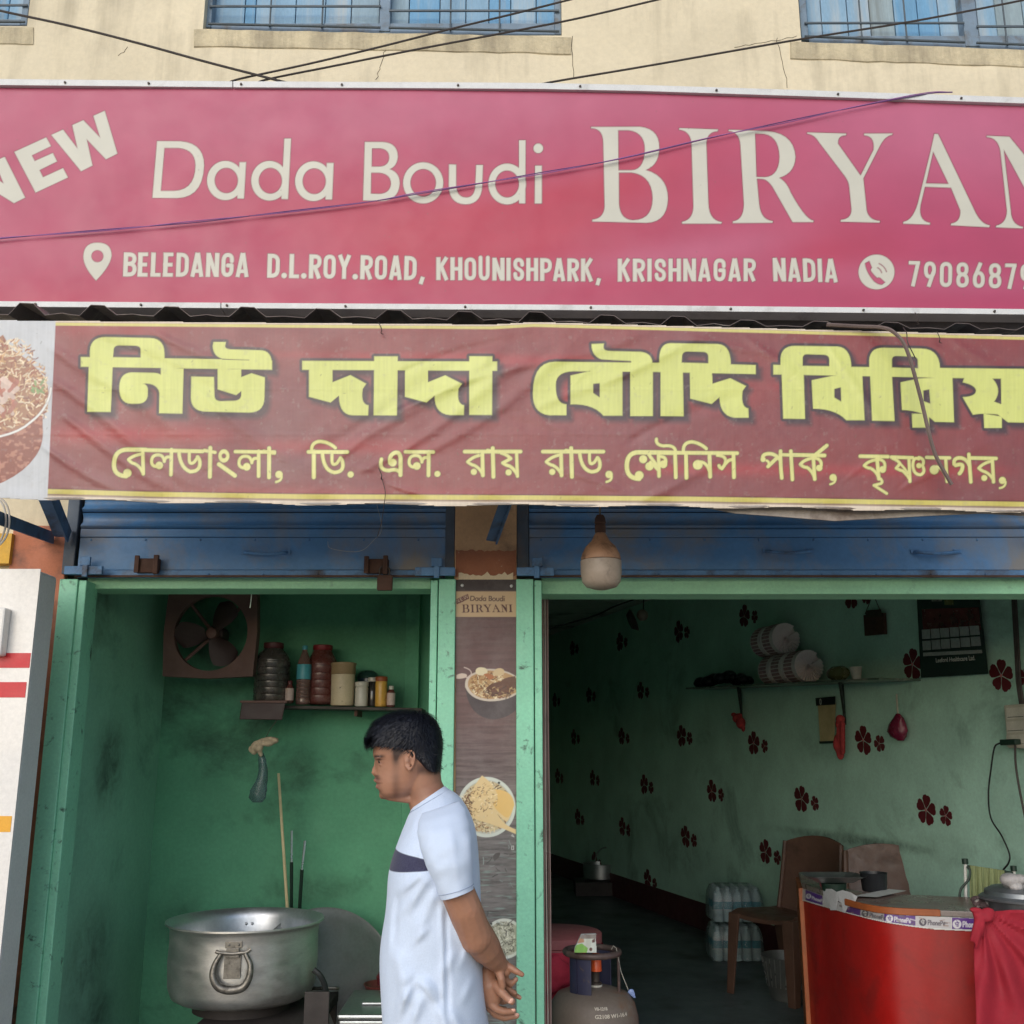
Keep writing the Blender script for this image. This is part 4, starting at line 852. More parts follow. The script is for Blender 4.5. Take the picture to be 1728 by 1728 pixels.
cable([(430,142),(455,133),(560,112),(700,84),(864,53),(980,30),(1120,-3)], 3.14, .0036, m_cab, 'lower of two dark cables rising right past the middle window')
cable([(900,145),(945,136),(1100,110),(1340,68),(1540,36),(1728,0),(1800,-16)], 3.12, .0036, m_cab, 'lone dark cable rising right across the right-hand window')
for dy, dYc, mt, lb in ((-1.2, 0, m_pur, 'pale purple wire strung diagonally across the crimson sign face'), (1.4, .004, m_pur2, 'dark violet wire twisted along the pale one across the crimson sign')):
    pts = [(-60,408),(0,402),(180,388),(330,374),(480,358),(620,341),(700,327),(800,311),(915,292),(1050,267),(1200,232),(1330,205),(1440,181),(1560,158),(1607,155.5)]
    pts = [(x, y + dy*math.cos(x/63.+1), YS-.008-dYc*.5*math.sin(x/50.)-(.006 if x < 1580 else -.03)) for x, y in pts]
    cable(pts, YS-.008, .0016, mt, lb, 10)
cable([(1395,548,2.74),(1450,551,2.735),(1488,553,2.715),(1510,562,2.69),(1530,590,2.68),(1552,665,2.68),(1570,740,2.685),(1582,775,2.69),(1606,818,2.69)], 2.7, .0058, pm('old_cable', srgb(104,88,82), rough=.7, var=.2), 'loose thick grey cable end dangling over the Bengali banner')
cable([(1524,553,2.74),(1530,562,2.7),(1532,578,2.69),(1545,605,2.7)], 2.7, .0014, m_cab, 'thin wire curling beside the loose cable at the banner top edge')
m_web = pm('cobweb', srgb(170, 170, 166), rough=.8)
tag(MB().tube(spline([P(636,852,3.3),P(643,880,3.36),P(643,898,3.38),P(630,912,3.39),P(616,926,3.39),P(600,931,3.39),P(575,929,3.39),P(556,924,3.39),P(553,914,3.39)]), .0009, 4).build('cobweb', m_web, loc=P(636,852,3.3)), 'dusty white cobweb thread sagging across the kitchen shutter', 'cobweb')
mw = pm('white_wire', srgb(190, 184, 176), rough=.6)
for i, (dx, lb) in enumerate(((0, 'looped pale wire bundle hanging at the far left under the banner'), (6, 'second pale wire loop hanging at the far left under the banner, outermost'))):
    cable([(-20+dx, 830), (4+dx, 850), (10+dx, 880), (3+dx, 908), (-12, 930)], 3.0, .003, mw, lb)

# ================================================================== NEIGHBOUR'S WHITE CABINET
m_cabi = pm('cabinet_white', srgb(222, 218, 212), rough=.4, var=.03, scale=3, dirt=srgb(170, 160, 152), dirt_scale=3, dirt_lo=.6, dirt_hi=.9, bump=.05, coat=.2)
m_cside = pm('cabinet_side', srgb(216, 213, 210), rough=.5, var=.05, dirt=srgb(90,82,78), dirt_scale=30, dirt_lo=.68, dirt_hi=.76, bump=.05)
YC = 3.1; xc = XA(66, 985, YC); cab = thing('kiosk_cabinet', (xc-.5, YC, 0), 'white metal cabinet with two red stripes left of the green post', 'cabinet')
MB().box(xc-1.3, xc, YC, YC+.004, .004, ZA(960, YC)).build('front_panel', m_cabi, cab)
MB().box(xc-1.3, xc-.002, YC+.004, YC+.13, .004, ZA(960, YC)-.003).build('side_panel', m_cside, cab, bevel=.012)
m_red = pm('stripe_red', srgb(190, 22, 36), rough=.4, var=.06, bump=0); m_yel = pm('stripe_yellow', srgb(222, 160, 40), rough=.4, var=.06, bump=0)
MB().box(xc-1.28, XA(51, 1115, YC), YC-.0012, YC, ZA(1127, YC), ZA(1102, YC)).build('stripe', m_red, cab)
MB().box(xc-1.28, XA(44, 1163, YC), YC-.0012, YC, ZA(1177, YC), ZA(1151, YC)).build('stripe', m_red, cab)
MB().box(xc-1.28, XA(19, 1390, YC), YC-.0012, YC, ZA(1404, YC), ZA(1377, YC)).build('stripe', m_yel, cab)
MB().box(xc-.9, XA(5, 1065, YC-.04), YC-.04, YC, ZA(1108, YC), ZA(1028, YC)).build('meter_cover', m_cabi, cab, bevel=.006)

# ================================================================== POSTER ON THE PILLAR
YP = YW-.057
post = thing('poster', P(820, 1728, YP), 'narrow brown menu poster with biryani bowls and plates fixed to the middle pillar', 'poster')
cv = Canvas(769, 871, 978, 1900, .95, srgb(92, 68, 66)); X, Y = cv.X, cv.Y
TP = (720, 840, 3.756); TQ = (730, 1280, 3.84)
n1 = cv.noise(60, 3.5, 4, 41); n2 = cv.noise(14, 2.5, 3, 42); t = np.clip((Y-1190)/230, 0, 1)[..., None]
brown = np.array(srgb(98, 72, 70))*(.75 + .55*n1[..., None]); grey = np.array(srgb(128, 122, 118))*(.35 + .75*np.clip(n1*1.1+n2*.7-.35, 0, 1.3)[..., None])
cv.C = brown*(1-t) + grey*t
g1 = np.clip((cv.noise(26, 3, 3, 43)-.62)*5, 0, 1)*np.clip((Y-1380)/80, 0, 1); cv.C = cv.C*(1-.5*g1[..., None]) + np.array(srgb(150, 178, 166))*.5*g1[..., None]
def rect(x0, y0, x1, y1, col): d = cv.blank(); cv.poly(d, [(x0,y0),(x1,y0),(x1,y1),(x0,y1)]); cv.fill(d, col)
rect(768, 976, 872, 997, srgb(48, 36, 38)); rect(768, 998, 872, 1041, srgb(196, 166, 128))
q = lambda p: (796 + (p[0]-990)*.098, 1020.5 + (p[1]-210)*.083 - (p[0]-990)*.0012)
BI = draw_word(cv, BIRYANI, None, lambda p: (779.5 + (p[0]-998)*.0975, 1020.3 + (p[1]-214)*.083 - (p[0]-998)*.0022)); cv.fill(BI, srgb(74, 26, 30), off=.15)
DA = draw_word(cv, DADA, None, lambda p: (793.5 + (p[0]-258)*.088, 1005.6 + (p[1]-237)*.083)); cv.fill(DA, srgb(74, 40, 34), off=.25)
NW = draw_word(cv, NEW, None, lambda p: (775.5 + (p[0]-25)*.088, 1003.5 + (p[1]-190)*.09)); cv.fill(NW, srgb(90, 20, 26), off=.9); 
NW2 = draw_word(cv, NEW, None, lambda p: (775.0 + (p[0]-25)*.088, 1003.0 + (p[1]-190)*.09)); cv.fill(NW2, srgb(214, 190, 160), off=-.5, a=.8)
def pl(txt, tf, col, a=1, m=16): d = cv.blank(); cv.poly(d, path(txt, tf), m); cv.fill(d, col, a); return d
rice = [srgb(226, 206, 160), srgb(236, 220, 184), srgb(196, 160, 110), srgb(140, 92, 56), srgb(90, 60, 40)]
# bowl
pl("244,1180 ~250,1290 300,1350 ~350,1400 420,1405 ~520,1400 580,1330 580,1180 ~400,1090 244,1180", TP, srgb(70, 60, 62))
pl("244,1200 ~236,1130 300,1110 ~350,1085 400,1084 ~520,1086 590,1150 590,1230 ~520,1290 400,1290 ~280,1285 244,1200", TP, srgb(202, 188, 172)); pl("262,1195 ~255,1135 310,1118 ~360,1096 400,1095 ~510,1096 580,1150 580,1225 ~510,1274 400,1276 ~290,1270 262,1195", TP, srgb(180, 142, 96))
def reg(cx, cy, rx, ry): return (cx-rx, cx+rx, cy-ry, cy+ry, lambda x, y: ((x-cx)/rx)**2+((y-cy)/ry)**2 < 1 and x < 870)
cv.grains(reg(832, 1156, 40, 22), 260, rice, l=(3, 7), w=(1, 2)); 
pl("378,1210 ~400,1170 470,1165 ~480,1140 560,1130 585,1200 ~500,1265 400,1258", TP, srgb(98, 62, 44)); pl("310,1100 ~312,1072 350,1075 ~388,1078 386,1105 ~370,1130 340,1125 ~312,1125 310,1100", TP, srgb(222, 208, 172))
pl("420,1110 ~430,1080 465,1080 ~500,1085 490,1115 ~460,1135 425,1125", TP, srgb(206, 180, 138)); pl("360,1120 ~380,1105 420,1125 ~440,1140 400,1155", TP, srgb(170, 104, 60))
cv.grains(reg(845, 1168, 26, 10), 60, [srgb(120, 74, 50), srgb(70, 44, 32), srgb(200, 170, 120)], l=(3, 6), w=(1, 2))
d = cv.blank(); cv.stroke(d, path("238,1075 ~290,1090 282,1120 ~270,1140 250,1138", TP, False), 1.6); cv.fill(d, srgb(200, 180, 170)); pl("188,1125 ~220,1105 250,1118 ~265,1130 240,1142 ~210,1150 188,1145", TP, srgb(206, 186, 170))
# plates
d = cv.blank(); cv.ell(d, 821, 1362, 49, 51); cv.fill(d, srgb(206, 210, 196)); d = cv.blank(); cv.ell(d, 821, 1362, 44, 45.5); cv.fill(d, srgb(186, 186, 170)); d = cv.blank(); cv.ell(d, 821, 1361, 42, 43); cv.fill(d, srgb(196, 178, 138))
cv.grains(reg(820, 1362, 42, 42), 420, rice, l=(3, 7), w=(1, 2))
pl("240,330 ~225,220 320,110 ~380,150 400,200 ~500,200 528,300 ~500,400 480,410 ~430,380 410,340 ~450,430 540,460 540,490 ~430,440 330,410 ~250,400 240,330", TQ, srgb(224, 196, 142)); pl("405,200 ~520,200 530,300 ~500,400 470,380 ~400,330 390,290 ~440,260 405,200", TQ, srgb(226, 186, 112))
cv.grains(reg(815, 1352, 24, 30), 110, [srgb(196, 156, 100), srgb(236, 214, 168), srgb(120, 76, 44)], l=(2, 5), w=(.8, 1.5)); cv.grains(reg(790, 1360, 6, 24), 40, [srgb(110, 64, 36), srgb(80, 50, 30)], l=(3, 6), w=(1, 2))
d = cv.blank(); cv.ell(d, 851, 1584, 34, 34); cv.fill(d, srgb(214, 214, 200)); d = cv.blank(); cv.ell(d, 851, 1584, 29, 29); cv.fill(d, srgb(176, 172, 150)); cv.grains(reg(851, 1584, 29, 29), 220, [srgb(226, 222, 200), srgb(120, 120, 100), srgb(200, 196, 170), srgb(90, 84, 70)], l=(3, 7), w=(1, 2))
pl("390,640 ~400,605 438,610 ~440,640 400,665", TQ, srgb(84, 78, 74))
d = cv.blank(); cv.ell(d, 842, 1321, 2); cv.ell(d, 829, 1559, 1.8); cv.fill(d, srgb(40, 36, 34))
d = cv.blank(); cv.stroke(d, path("512,565 512,590 525,590 525,567 512,568", TQ, False), .9); cv.stroke(d, path("510,500 528,508 515,492", TQ, False), .9); cv.fill(d, srgb(210, 208, 200))
cv.grains((771, 869, 1420, 1880, lambda x, y: True), 120, [srgb(60, 58, 58), srgb(150, 160, 154)], l=(4, 14), w=(.7, 1.4))
m_post = print_mat('poster_print', rough=.45, spec=.4, bump=.06, dust=.2)
cv.sheet('poster_sheet', m_post, post, YP + .0015*np.sin(cv.Y/60) - .001*np.sin(cv.X/20))
for x, y in ((780, 988), (863, 989)): MB().lathe([(0,0),(.0055,.001),(.004,.004),(.0015,.005),(0,.003)], P(x, y, YP-.003), 12, axis=(0,-1,0)).build('rivet', m_white, post, smooth=True)
# ================================================================== KITCHEN (LEFT SHOP)
def MPX(py, Y): return Y/(FPX*(CP-((864-py)/FPX)*SP))
def PZ(px, py, z):
    u = (px-864)/FPX; v = (864-py)/FPX; t = (z-EYE)/(SP+v*CP); return Vector((u*t, (CP-v*SP)*t, z))
m_fan = pm('fan_frame', srgb(104, 78, 70), rough=.7, var=.2, scale=8, bump=.3, metal=.1); m_blade = pm('fan_blade', srgb(58, 42, 40), rough=.6, var=.25, bump=.2); m_hub = pm('fan_hub', srgb(104, 74, 66), rough=.6)
YF = 4.22; fc = P(355, 1068, YF); k = MPX(1068, YF)
fan = thing('exhaust_fan', fc, 'grimy brown exhaust fan in a square frame near the top left kitchen corner', 'fan')
mb = MB(); R0 = 62*k; n = 48
def sq(t):      # bulging square outline
    c, s = math.cos(t), math.sin(t); return 79*k/max(abs(c), abs(s))*(1-.0*abs(math.sin(2*t)))
rings = []
for dy in (0, .035):
    pass
out, inn = [], []
for i in range(n):
    t = 2*math.pi*i/n + math.pi/4; r = sq(t); bx, bz = r*math.cos(t), r*math.sin(t)*.96
    f = 1-.05*(abs(bx*bz)/(79*k)**2)
    out.append(Vector((fc.x+bx*f, 0, fc.z+bz*f))); inn.append(Vector((fc.x+R0*math.cos(t), 0, fc.z+R0*1.02*math.sin(t))))
def Yv(p, y): return Vector((p.x, y, p.z))
for i in range(n):
    j = (i+1) % n
    mb.add([Yv(out[i],YF),Yv(out[j],YF),Yv(inn[j],YF+.006),Yv(inn[i],YF+.006),Yv(out[i],YF+.05),Yv(out[j],YF+.05),Yv(inn[j],YF+.04),Yv(inn[i],YF+.04)], [(0,1,2,3),(0,4,5,1),(3,2,6,7),(4,7,6,5)])
mb.build('frame', m_fan, fan, smooth=True, ang=35)
for a in (math.radians(58), math.radians(183), math.radians(-58)):
    mb = MB(); m_, n_ = 7, 6; vs = []; fs = []
    for i in range(m_):
        r = (10 + 48*i/(m_-1))*k; w = (10 + 15*math.sin(min(1, i/4.2)*1.5))*k*(1 if i < m_-1 else .62)
        for j in range(n_):
            s = j/(n_-1)-.5; ang = 0; x_ = r + 4*k*(1-4*s*s)*(i/(m_-1)); y_ = s*2*w*.85
            vs.append(Vector((fc.x + x_*math.cos(a)-y_*math.sin(a), YF+.02+.035*s-.01*math.cos(s*3), fc.z + x_*math.sin(a)+y_*math.cos(a))))
    N_ = len(vs); vs += [v+Vector((0,.003,0)) for v in vs]
    for i in range(m_-1):
        for j in range(n_-1):
            q_ = (i*n_+j, i*n_+j+1, (i+1)*n_+j+1, (i+1)*n_+j); fs += [q_, tuple(N_+x for x in q_[::-1])]
    bd = [j for j in range(n_)] + [i*n_+n_-1 for i in range(1, m_)] + [(m_-1)*n_+j for j in range(n_-2, -1, -1)] + [i*n_ for i in range(m_-2, 0, -1)]
    for x, y in zip(bd, bd[1:]+bd[:1]): fs.append((x, N_+x, N_+y, y))
    mb.add(vs, fs); mb.build('blade', m_blade, fan, smooth=True)
MB().lathe([(0,0),(.010,.001),(.021,.006),(.023,.012),(.023,.05)], fc+Vector((.003,-.005,0)), 24, axis=(0,1,0)).build('hub', m_hub, fan, smooth=True)
MB().lathe([(0,0),(.036,.002),(.04,.01),(.04,.09),(.03,.11),(0,.111)], fc+Vector((0,.05,0)), 24, axis=(0,1,0)).build('motor', m_blade, fan, smooth=True)
for a in (2.25, 3.93, .8, -.75): MB().tube([fc+Vector((.02*math.cos(a), .06, .02*math.sin(a))), fc+Vector((66*k*math.cos(a), .04, 66*k*math.sin(a)))], .0075, 8).build('strut', m_fan, fan, smooth=True)
MB().tube([fc+Vector((.045,.0,.16)), fc+Vector((.1,.12,.2)), fc+Vector((.12,.27,.24))], .006, 6).build('hanger', m_fan, fan)
tag(MB().tube(spline([P(425, 992, YI+.03), P(424, 1008, YI+.031), P(422, 1026, YI+.03)]), .0016, 5).build('plaster_thread', pm('thread_white', srgb(196,206,196)), loc=P(425, 992, YI+.03)), 'short white thread dangling from the kitchen lintel above the fan', 'thread')
# shelf with jars
m_shelf = pm('shelf_board', srgb(62, 56, 50), rough=.7, var=.25, scale=8, bump=.3)
YS0 = 4.26; sz = ZA(1189, YS0); sh_ = thing('wall_shelf', Vector((XA(560, 1190, YS0), yb, sz)), 'dark narrow kitchen shelf holding jars and bottles behind the man', 'shelf')
MB().hexa([Vector((XA(408, 1190, YS0), YS0, sz-.012)), Vector((XA(712, 1195, YS0), YS0, sz-.026)), Vector((XA(712, 1195, YS0), yb-.052, sz-.026)), Vector((XA(408, 1190, YS0), yb-.052, sz-.012)),
           Vector((XA(408, 1190, YS0), YS0, sz)), Vector((XA(712, 1195, YS0), YS0, sz-.014)), Vector((XA(712, 1195, YS0), yb-.052, sz-.014)), Vector((XA(408, 1190, YS0), yb-.052, sz))]).build('board', m_shelf, sh_, bevel=.002)
for px in (432, 604): MB().box(XA(px, 1200, 4.4), XA(px, 1200, 4.4)+.012, YS0+.04, yb-.052, sz-.045, sz-.015).build('bracket', m_rust, sh_)
bx = thing('tin_box', P(442, 1214, YS0-.09), 'dark grimy tin box at the left end of the kitchen shelf below the big jar', 'box')
mb = MB(); mb.hexa([P(404,1214,YS0-.09), P(476,1215,YS0-.09), P(476,1215,YS0-.01), P(404,1214,YS0-.01), P(408,1185,YS0-.09), P(482,1186,YS0-.09), P(482,1186,YS0-.01), P(408,1185,YS0-.01)]); mb.build('box_body', m_blade, bx, bevel=.003)
MB().pxbox(405, 1182, 484, 1186, YS0-.096, YS0-.005).build('box_lid', m_fan, bx, bevel=.002)
def lid_jar(name, px, pyb, pyt, r, prof, cap, mats, label, cat, Y=4.33, group=None, band=None):
    """prof in pixels of the photo: (radius, height above base); cap the same, last points"""
    k = MPX(pyb, Y); c = P(px, pyb, Y); t = thing(name, c, label, cat, group)
    MB().lathe([(a*k, b*k) for a, b in prof], c, 32).build('jar_body', mats[0], t, smooth=True, ang=50)
    if cap: MB().lathe([(0, cap[0][1]*k)] + [(a*k, b*k) for a, b in cap] + [(0, cap[-1][1]*k)], c, 32).build('cap', mats[1], t, smooth=True, ang=50)
    if band: MB().lathe([(a*k, b*k) for a, b in band], c, 32, cap0=False, cap1=False).build('label_wrap', mats[2], t, smooth=True)
    return t
m_pet = pm('smoky_plastic', srgb(66, 62, 58), rough=.25, var=.15, scale=14, bump=.02, dirt=srgb(104,96,88), dirt_scale=14, spec=.6); m_pet2 = pm('maroon_plastic', srgb(98, 56, 50), rough=.28, var=.15, scale=14, dirt=srgb(120,92,84), dirt_scale=14, bump=.02)
m_rcap = pm('dull_red_cap', srgb(128, 34, 38), rough=.5, var=.15); m_dcap = pm('dark_cap', srgb(80, 30, 32), rough=.5, var=.15)
ribs = lambda R, n, h0, h1: [q for i in range(n) for q in ((R, h0+(h1-h0)*i/n+1), (R, h0+(h1-h0)*(i+.82)/n), (R-1.3, h0+(h1-h0)*(i+.9)/n))]
lid_jar('storage_jar', 457, 1186, 0, 30, [(0,0),(26,0),(29,3)]+ribs(30, 6, 4, 70)+[(29,72),(24,82),(16,90),(15,92)], [(16,91),(17,92),(17,100),(15,101)], (m_pet, m_dcap), 'big smoky ribbed jar with dark red lid, at the left on the shelf', 'jar')
lid_jar('storage_jar', 541, 1189, 0, 30, [(0,0),(24,0),(27,3)]+ribs(28, 5, 4, 66)+[(27,68),(22,78),(16,90),(15,92)], [(15.5,91),(16.5,92),(16.5,99),(14.5,100)], (m_pet2, m_rcap), 'big reddish ribbed jar with red lid behind the bottle with the teal label', 'jar', Y=4.38)
m_clear = pm('bottle_plastic', srgb(150, 120, 110), rough=.12, var=.1, trans=.55, bump=0, spec=.6); m_teal = pm('label_teal', srgb(70, 150, 160), rough=.45, var=.1, bump=0)
lid_jar('drink_bottle', 510.5, 1189, 0, 12, [(0,0),(10,0),(12,3)]+ribs(12, 6, 4, 42)+[(12,44),(11.6,45),(11.6,64),(11,68),(10,74),(7,82),(4,90),(4,92)], [(4.5,92),(4.5,98),(4,99)], (m_clear, m_teal, m_teal), 'tall clear plastic bottle with a teal label on the kitchen shelf', 'bottle', Y=4.31, band=[(12.1,42),(12.3,43),(12.3,66),(11.9,67)])
m_syrup = pm('amber_bottle', srgb(96, 56, 50), rough=.2, var=.1, bump=0); m_wl = pm('pale_label', srgb(190, 170, 160), rough=.6, var=.15)
lid_jar('medicine_bottle', 488, 1186, 0, 7, [(0,0),(6.5,0),(7,2),(7,24),(5,28),(3.5,30),(3.5,31)], [(4.2,31),(4.2,36),(3.5,37)], (m_syrup, m_dcap, m_wl), 'small dark bottle with a pale label left of the teal-labelled bottle', 'bottle', Y=4.3, band=[(7.1,4),(7.2,5),(7.2,23),(7.1,24)])
m_tub = pm('grimy_tub', srgb(196, 180, 148), rough=.5, var=.12, scale=10, dirt=srgb(70, 56, 44), dirt_scale=55, dirt_lo=.62, dirt_hi=.7, bump=.05); m_tub2 = pm('tub_lid', srgb(150, 126, 92), rough=.5, var=.15, scale=10)
lid_jar('plastic_tub', 577.5, 1191, 0, 20, [(0,0),(18,0),(19.5,2),(20,30),(20,52)], [(20,52.3),(20.6,53),(20.6,67),(21.6,68),(21.6,71),(20,72)], (m_tub, m_tub2), 'white speckled tub with tan lid, the widest one on the shelf', 'tub', Y=4.31)
m_wj = pm('white_jar', srgb(192, 188, 174), rough=.35, var=.12, scale=12, dirt=srgb(70,60,50), dirt_scale=40, dirt_lo=.66, dirt_hi=.74)
lid_jar('small_jar', 609.5, 1192, 0, 11, [(0,0),(10.5,0),(11,2),(11,30),(10,33)], [(11,33.2),(11.5,34),(11.5,40),(10.5,41)], (m_wj, m_wj), 'small white jar with white lid right of the speckled tub', 'jar', Y=4.3)
lid_jar('small_jar', 628, 1192, 0, 9, [(0,0),(8,0),(8.5,2),(8.5,38),(7,41)], [(8,41.2),(8.5,42),(8.5,47),(8,48)], (pm('dark_glass', srgb(52,50,48), rough=.15, bump=0), m_wj), 'small dark glass jar with pale lid between white and yellow jars', 'jar', Y=4.33)
m_yj = pm('yellow_jar', srgb(206, 158, 68), rough=.35, var=.12, scale=12, dirt=srgb(120,80,36), dirt_scale=14)
lid_jar('small_jar', 642.5, 1192.5, 0, 10, [(0,0),(9.5,0),(10,2),(10,40),(9.5,42)], [(10,42.2),(10.4,43),(10.4,49),(9.5,50)], (m_yj, pm('rust_lid', srgb(150,78,40), rough=.5)), 'yellow jar with a rusty orange lid on the kitchen shelf', 'jar', Y=4.3)
lid_jar('medicine_bottle', 659.5, 1193, 0, 7, [(0,0),(6.5,0),(7,2),(7,24),(5,27),(4,29)], [(4.4,29.2),(4.4,34),(4,35)], (m_syrup, m_wj, m_wl), 'small labelled bottle with white cap, rightmost on the kitchen shelf', 'bottle', Y=4.3, band=[(7.1,3),(7.2,4),(7.2,22),(7.1,23)])
lid_jar('round_container', 619, 1192, 0, 16, [(0,0),(14,0),(16,3),(17,40),(17,46)], [(17.5,46),(18.5,47),(17,54),(12,58),(6,60)], (pm('navy_plastic', srgb(40,56,70), rough=.3), pm('green_plastic', srgb(40,70,62), rough=.35)), 'dark round lidded container at the back behind the white jar', 'container', Y=4.42)
# hanging cloth and plastic bag
m_rag = pm('rag_beige', srgb(172, 156, 130), rough=.9, var=.2, scale=20, bump=.6, bscale=120); m_pbag = pm('dark_clear_bag', srgb(96, 124, 128), rough=.12, var=.3, scale=20, trans=.6, alpha=.75, bump=.6, bscale=40, bdist=.01)
hb = thing('hanging_bag', P(446, 1352, 4.15), 'dark clear plastic bag under a beige rag, hanging from the kitchen shelf', 'bag')
MB().tube([P(468, 1214, 4.16), P(455, 1232, 4.155), P(447, 1248, 4.15)], .0014, 5).build('thread', m_tie, hb)
mb = MB(); mb.tube(spline([P(425,1266,4.15), P(432,1259,4.13), P(445,1252,4.14), P(458,1247,4.14), P(470,1247,4.15)]), [.010,.018,.016,.013,.013,.016,.018,.018,.020,.020,.020,.018,.018,.017,.017,.017,.017,.015,.015,.014,.014,.012,.012,.010,.010,.008,.007,.006,.006,.005,.005,.004,.003], 10)
mb.ball(P(429, 1266, 4.14), .018, 12, 8, sc=(.8,1,1)); mb.tube([P(440,1250,4.13), P(436,1262,4.12), P(441,1276,4.13)], [.012,.014,.007], 8); mb.ball(P(452,1254,4.13), .017, 12, 8, sc=(1.5,1,.8)); mb.ball(P(462,1250,4.14), .014, 12, 8, sc=(1.4,1,.9)); mb.ball(P(437,1262,4.12), .017, 12, 8)
link('rag', remeshed(mb, 'rag', .003, origin(hb), smooth=2), m_rag, hb)
mb = MB(); rings = []
for y, c0, r0 in ((1270,440,4),(1282,443,6),(1300,444,7),(1318,441,9),(1334,437,13),(1346,435,13),(1354,434,7)):
    k = MPX(y, 4.15); rings.append([P(c0, y, 4.15)+Vector((math.cos(a)*r0*k*(1+.22*math.sin(5*a+y/9)), math.sin(a)*r0*k*.7, 0)) for a in np.linspace(0, 2*math.pi, 20, endpoint=False)])
mb.ring_loft(rings); mb.build('bag_body', m_pbag, hb, smooth=True)

# big aluminium pot
m_alu = pm('pot_aluminium', (.66,.65,.62), rough=.42, var=.1, scale=3, metal=.92, bump=.12, bscale=160, dirt=(.2,.2,.19), dirt_scale=2.4, dirt_lo=.54, dirt_hi=.85, stretch=(1,1,3)); m_alu_in = pm('pot_inner', (.6,.62,.65), rough=.38, var=.08, scale=4, metal=.9, bump=.05)
m_cast = pm('cast_handle', (.22,.205,.18), rough=.42, metal=.75, var=.3, scale=30, dirt=(.05,.045,.04), dirt_scale=40, bump=.5)
YPt = 3.98; kp = MPX(1553, YPt); pc = P(415, 1553, YPt); zb_pot = ZA(1714, 3.70)
H = pc.z - zb_pot; Rb = 121*kp
pot = thing('cooking_pot', Vector((pc.x, YPt, zb_pot)), 'huge dented aluminium cooking pot with ring handles on the stove', 'pot')
base = Vector((pc.x, YPt, zb_pot)); R1 = 130*kp
MB().lathe([(0,0),(Rb*.86,0),(Rb*.94,.012),(Rb*.99,.045),(Rb*1.0,.09),(Rb*1.01,H*.5),(Rb*1.0,H*.8),(Rb*1.01,H*.93),(R1*.97,H*.985),(R1,H),(R1,H+.006)], base, 96, cap1=False).build('pot_body', m_alu, pot, smooth=True, ang=60)
MB().lathe([(R1,H+.006),(R1-.012,H+.003),(Rb*.985,H-.03),(Rb*.98,H*.5),(Rb*.95,.03),(0,.02)], base, 96, cap0=False).build('pot_inner', m_alu_in, pot, smooth=True, ang=60)
def pot_handle(ang):
    rad = Vector((math.cos(ang), math.sin(ang), 0)); tan = Vector((-rad.y, rad.x, 0)); up = Vector((0,0,1)); o = base + rad*(Rb*1.01) + up*(H*.93)
    q = lambda a, b, c=0: o + tan*(a*kp) + up*(-b*kp) + rad*(c*kp)
    def plate(a0, a1, b0, b1, c0, c1, nm):
        MB().hexa([q(a0,b0,c0), q(a1,b0,c0), q(a1,b1,c0), q(a0,b1,c0), q(a0,b0,c1), q(a1,b0,c1), q(a1,b1,c1), q(a0,b1,c1)]).build(nm, m_cast, pot, bevel=.0015)
    plate(-14, 12, 4, 14, 0, 2.2, 'handle_plate'); plate(-14, 12, 24, 58, 0, 4, 'handle_plate'); plate(-11, 9, 13, 27, 1.5, 8, 'hinge_block')
    for a, b in ((-8,9),(7,9),(-9,33),(8,33),(-9,51),(8,51)): MB().ball(q(a, b, 2), 2.1*kp, 10, 6).build('rivet', m_cast, pot, smooth=True)
    pts = [q(-27,17,6), q(-22,19,7), q(-14,20,7), q(0,21,7), q(12,20,7), q(20,19,7), q(26,15,6)]; MB().tube(spline(pts), 3.0*kp, 10).build('hinge_pin', m_cast, pot, smooth=True)
    pts = [q(-19,21,7), q(-27,36,8), q(-29,52,9), q(-22,66,9), q(-10,72,9), q(4,73,9), q(18,69,9), q(26,56,9), q(27,38,8), q(18,21,7)]; sp = spline(pts, 6)
    MB().tube(sp, [kp*(3.4+3.2*math.sin(math.pi*i/(len(sp)-1))) for i in range(len(sp))], 12).build('ring_handle', m_cast, pot, smooth=True)
pot_handle(math.radians(-83.5)); pot_handle(math.radians(96))
for a, zz in ((98.2, .05), (103.2, .05), (98.4, .085), (103.4, .085)):
    a = math.radians(a); MB().ball(base+Vector((math.cos(a)*Rb*.975, math.sin(a)*Rb*.975, H-zz)), .0055, 10, 6).build('rivet', m_alu_in, pot, smooth=True)
m_stick = pm('bamboo_pole', srgb(206, 190, 150), rough=.6, var=.12, scale=20); m_dkg = pm('dark_green_handle', srgb(22, 44, 34), rough=.5); m_stl = pm('steel_handle', (.62,.62,.6), rough=.3, metal=.9, var=.1)
def rod(pts, r, parts, label):
    t = thing('ladle', P(*pts[-1]), label, 'ladle')
    for i, (nm, mt, rr) in enumerate(parts): MB().tube([P(*pts[i]), P(*pts[i+1])], rr, 8).build(nm, mt, t, smooth=True)
rod([(470,1305,4.3),(492,1640,4.40)], .006, [('handle', m_stick, [.0055,.007])], 'longest pale wooden ladle pole leaning on the wall behind the big pot')
rod([(492.5,1402,4.3),(492,1455,4.27),(491,1640,4.40)], .006, [('grip', m_stl, .0045), ('shaft', m_dkg, .007)], 'middle ladle with steel top and dark green shaft behind the big pot')
rod([(515,1419,4.3),(509.5,1468,4.27),(499,1640,4.40)], .006, [('grip', m_stl, [.0062,.0035]), ('shaft', m_dkg, .007)], 'rightmost short ladle with flared steel top behind the big pot')
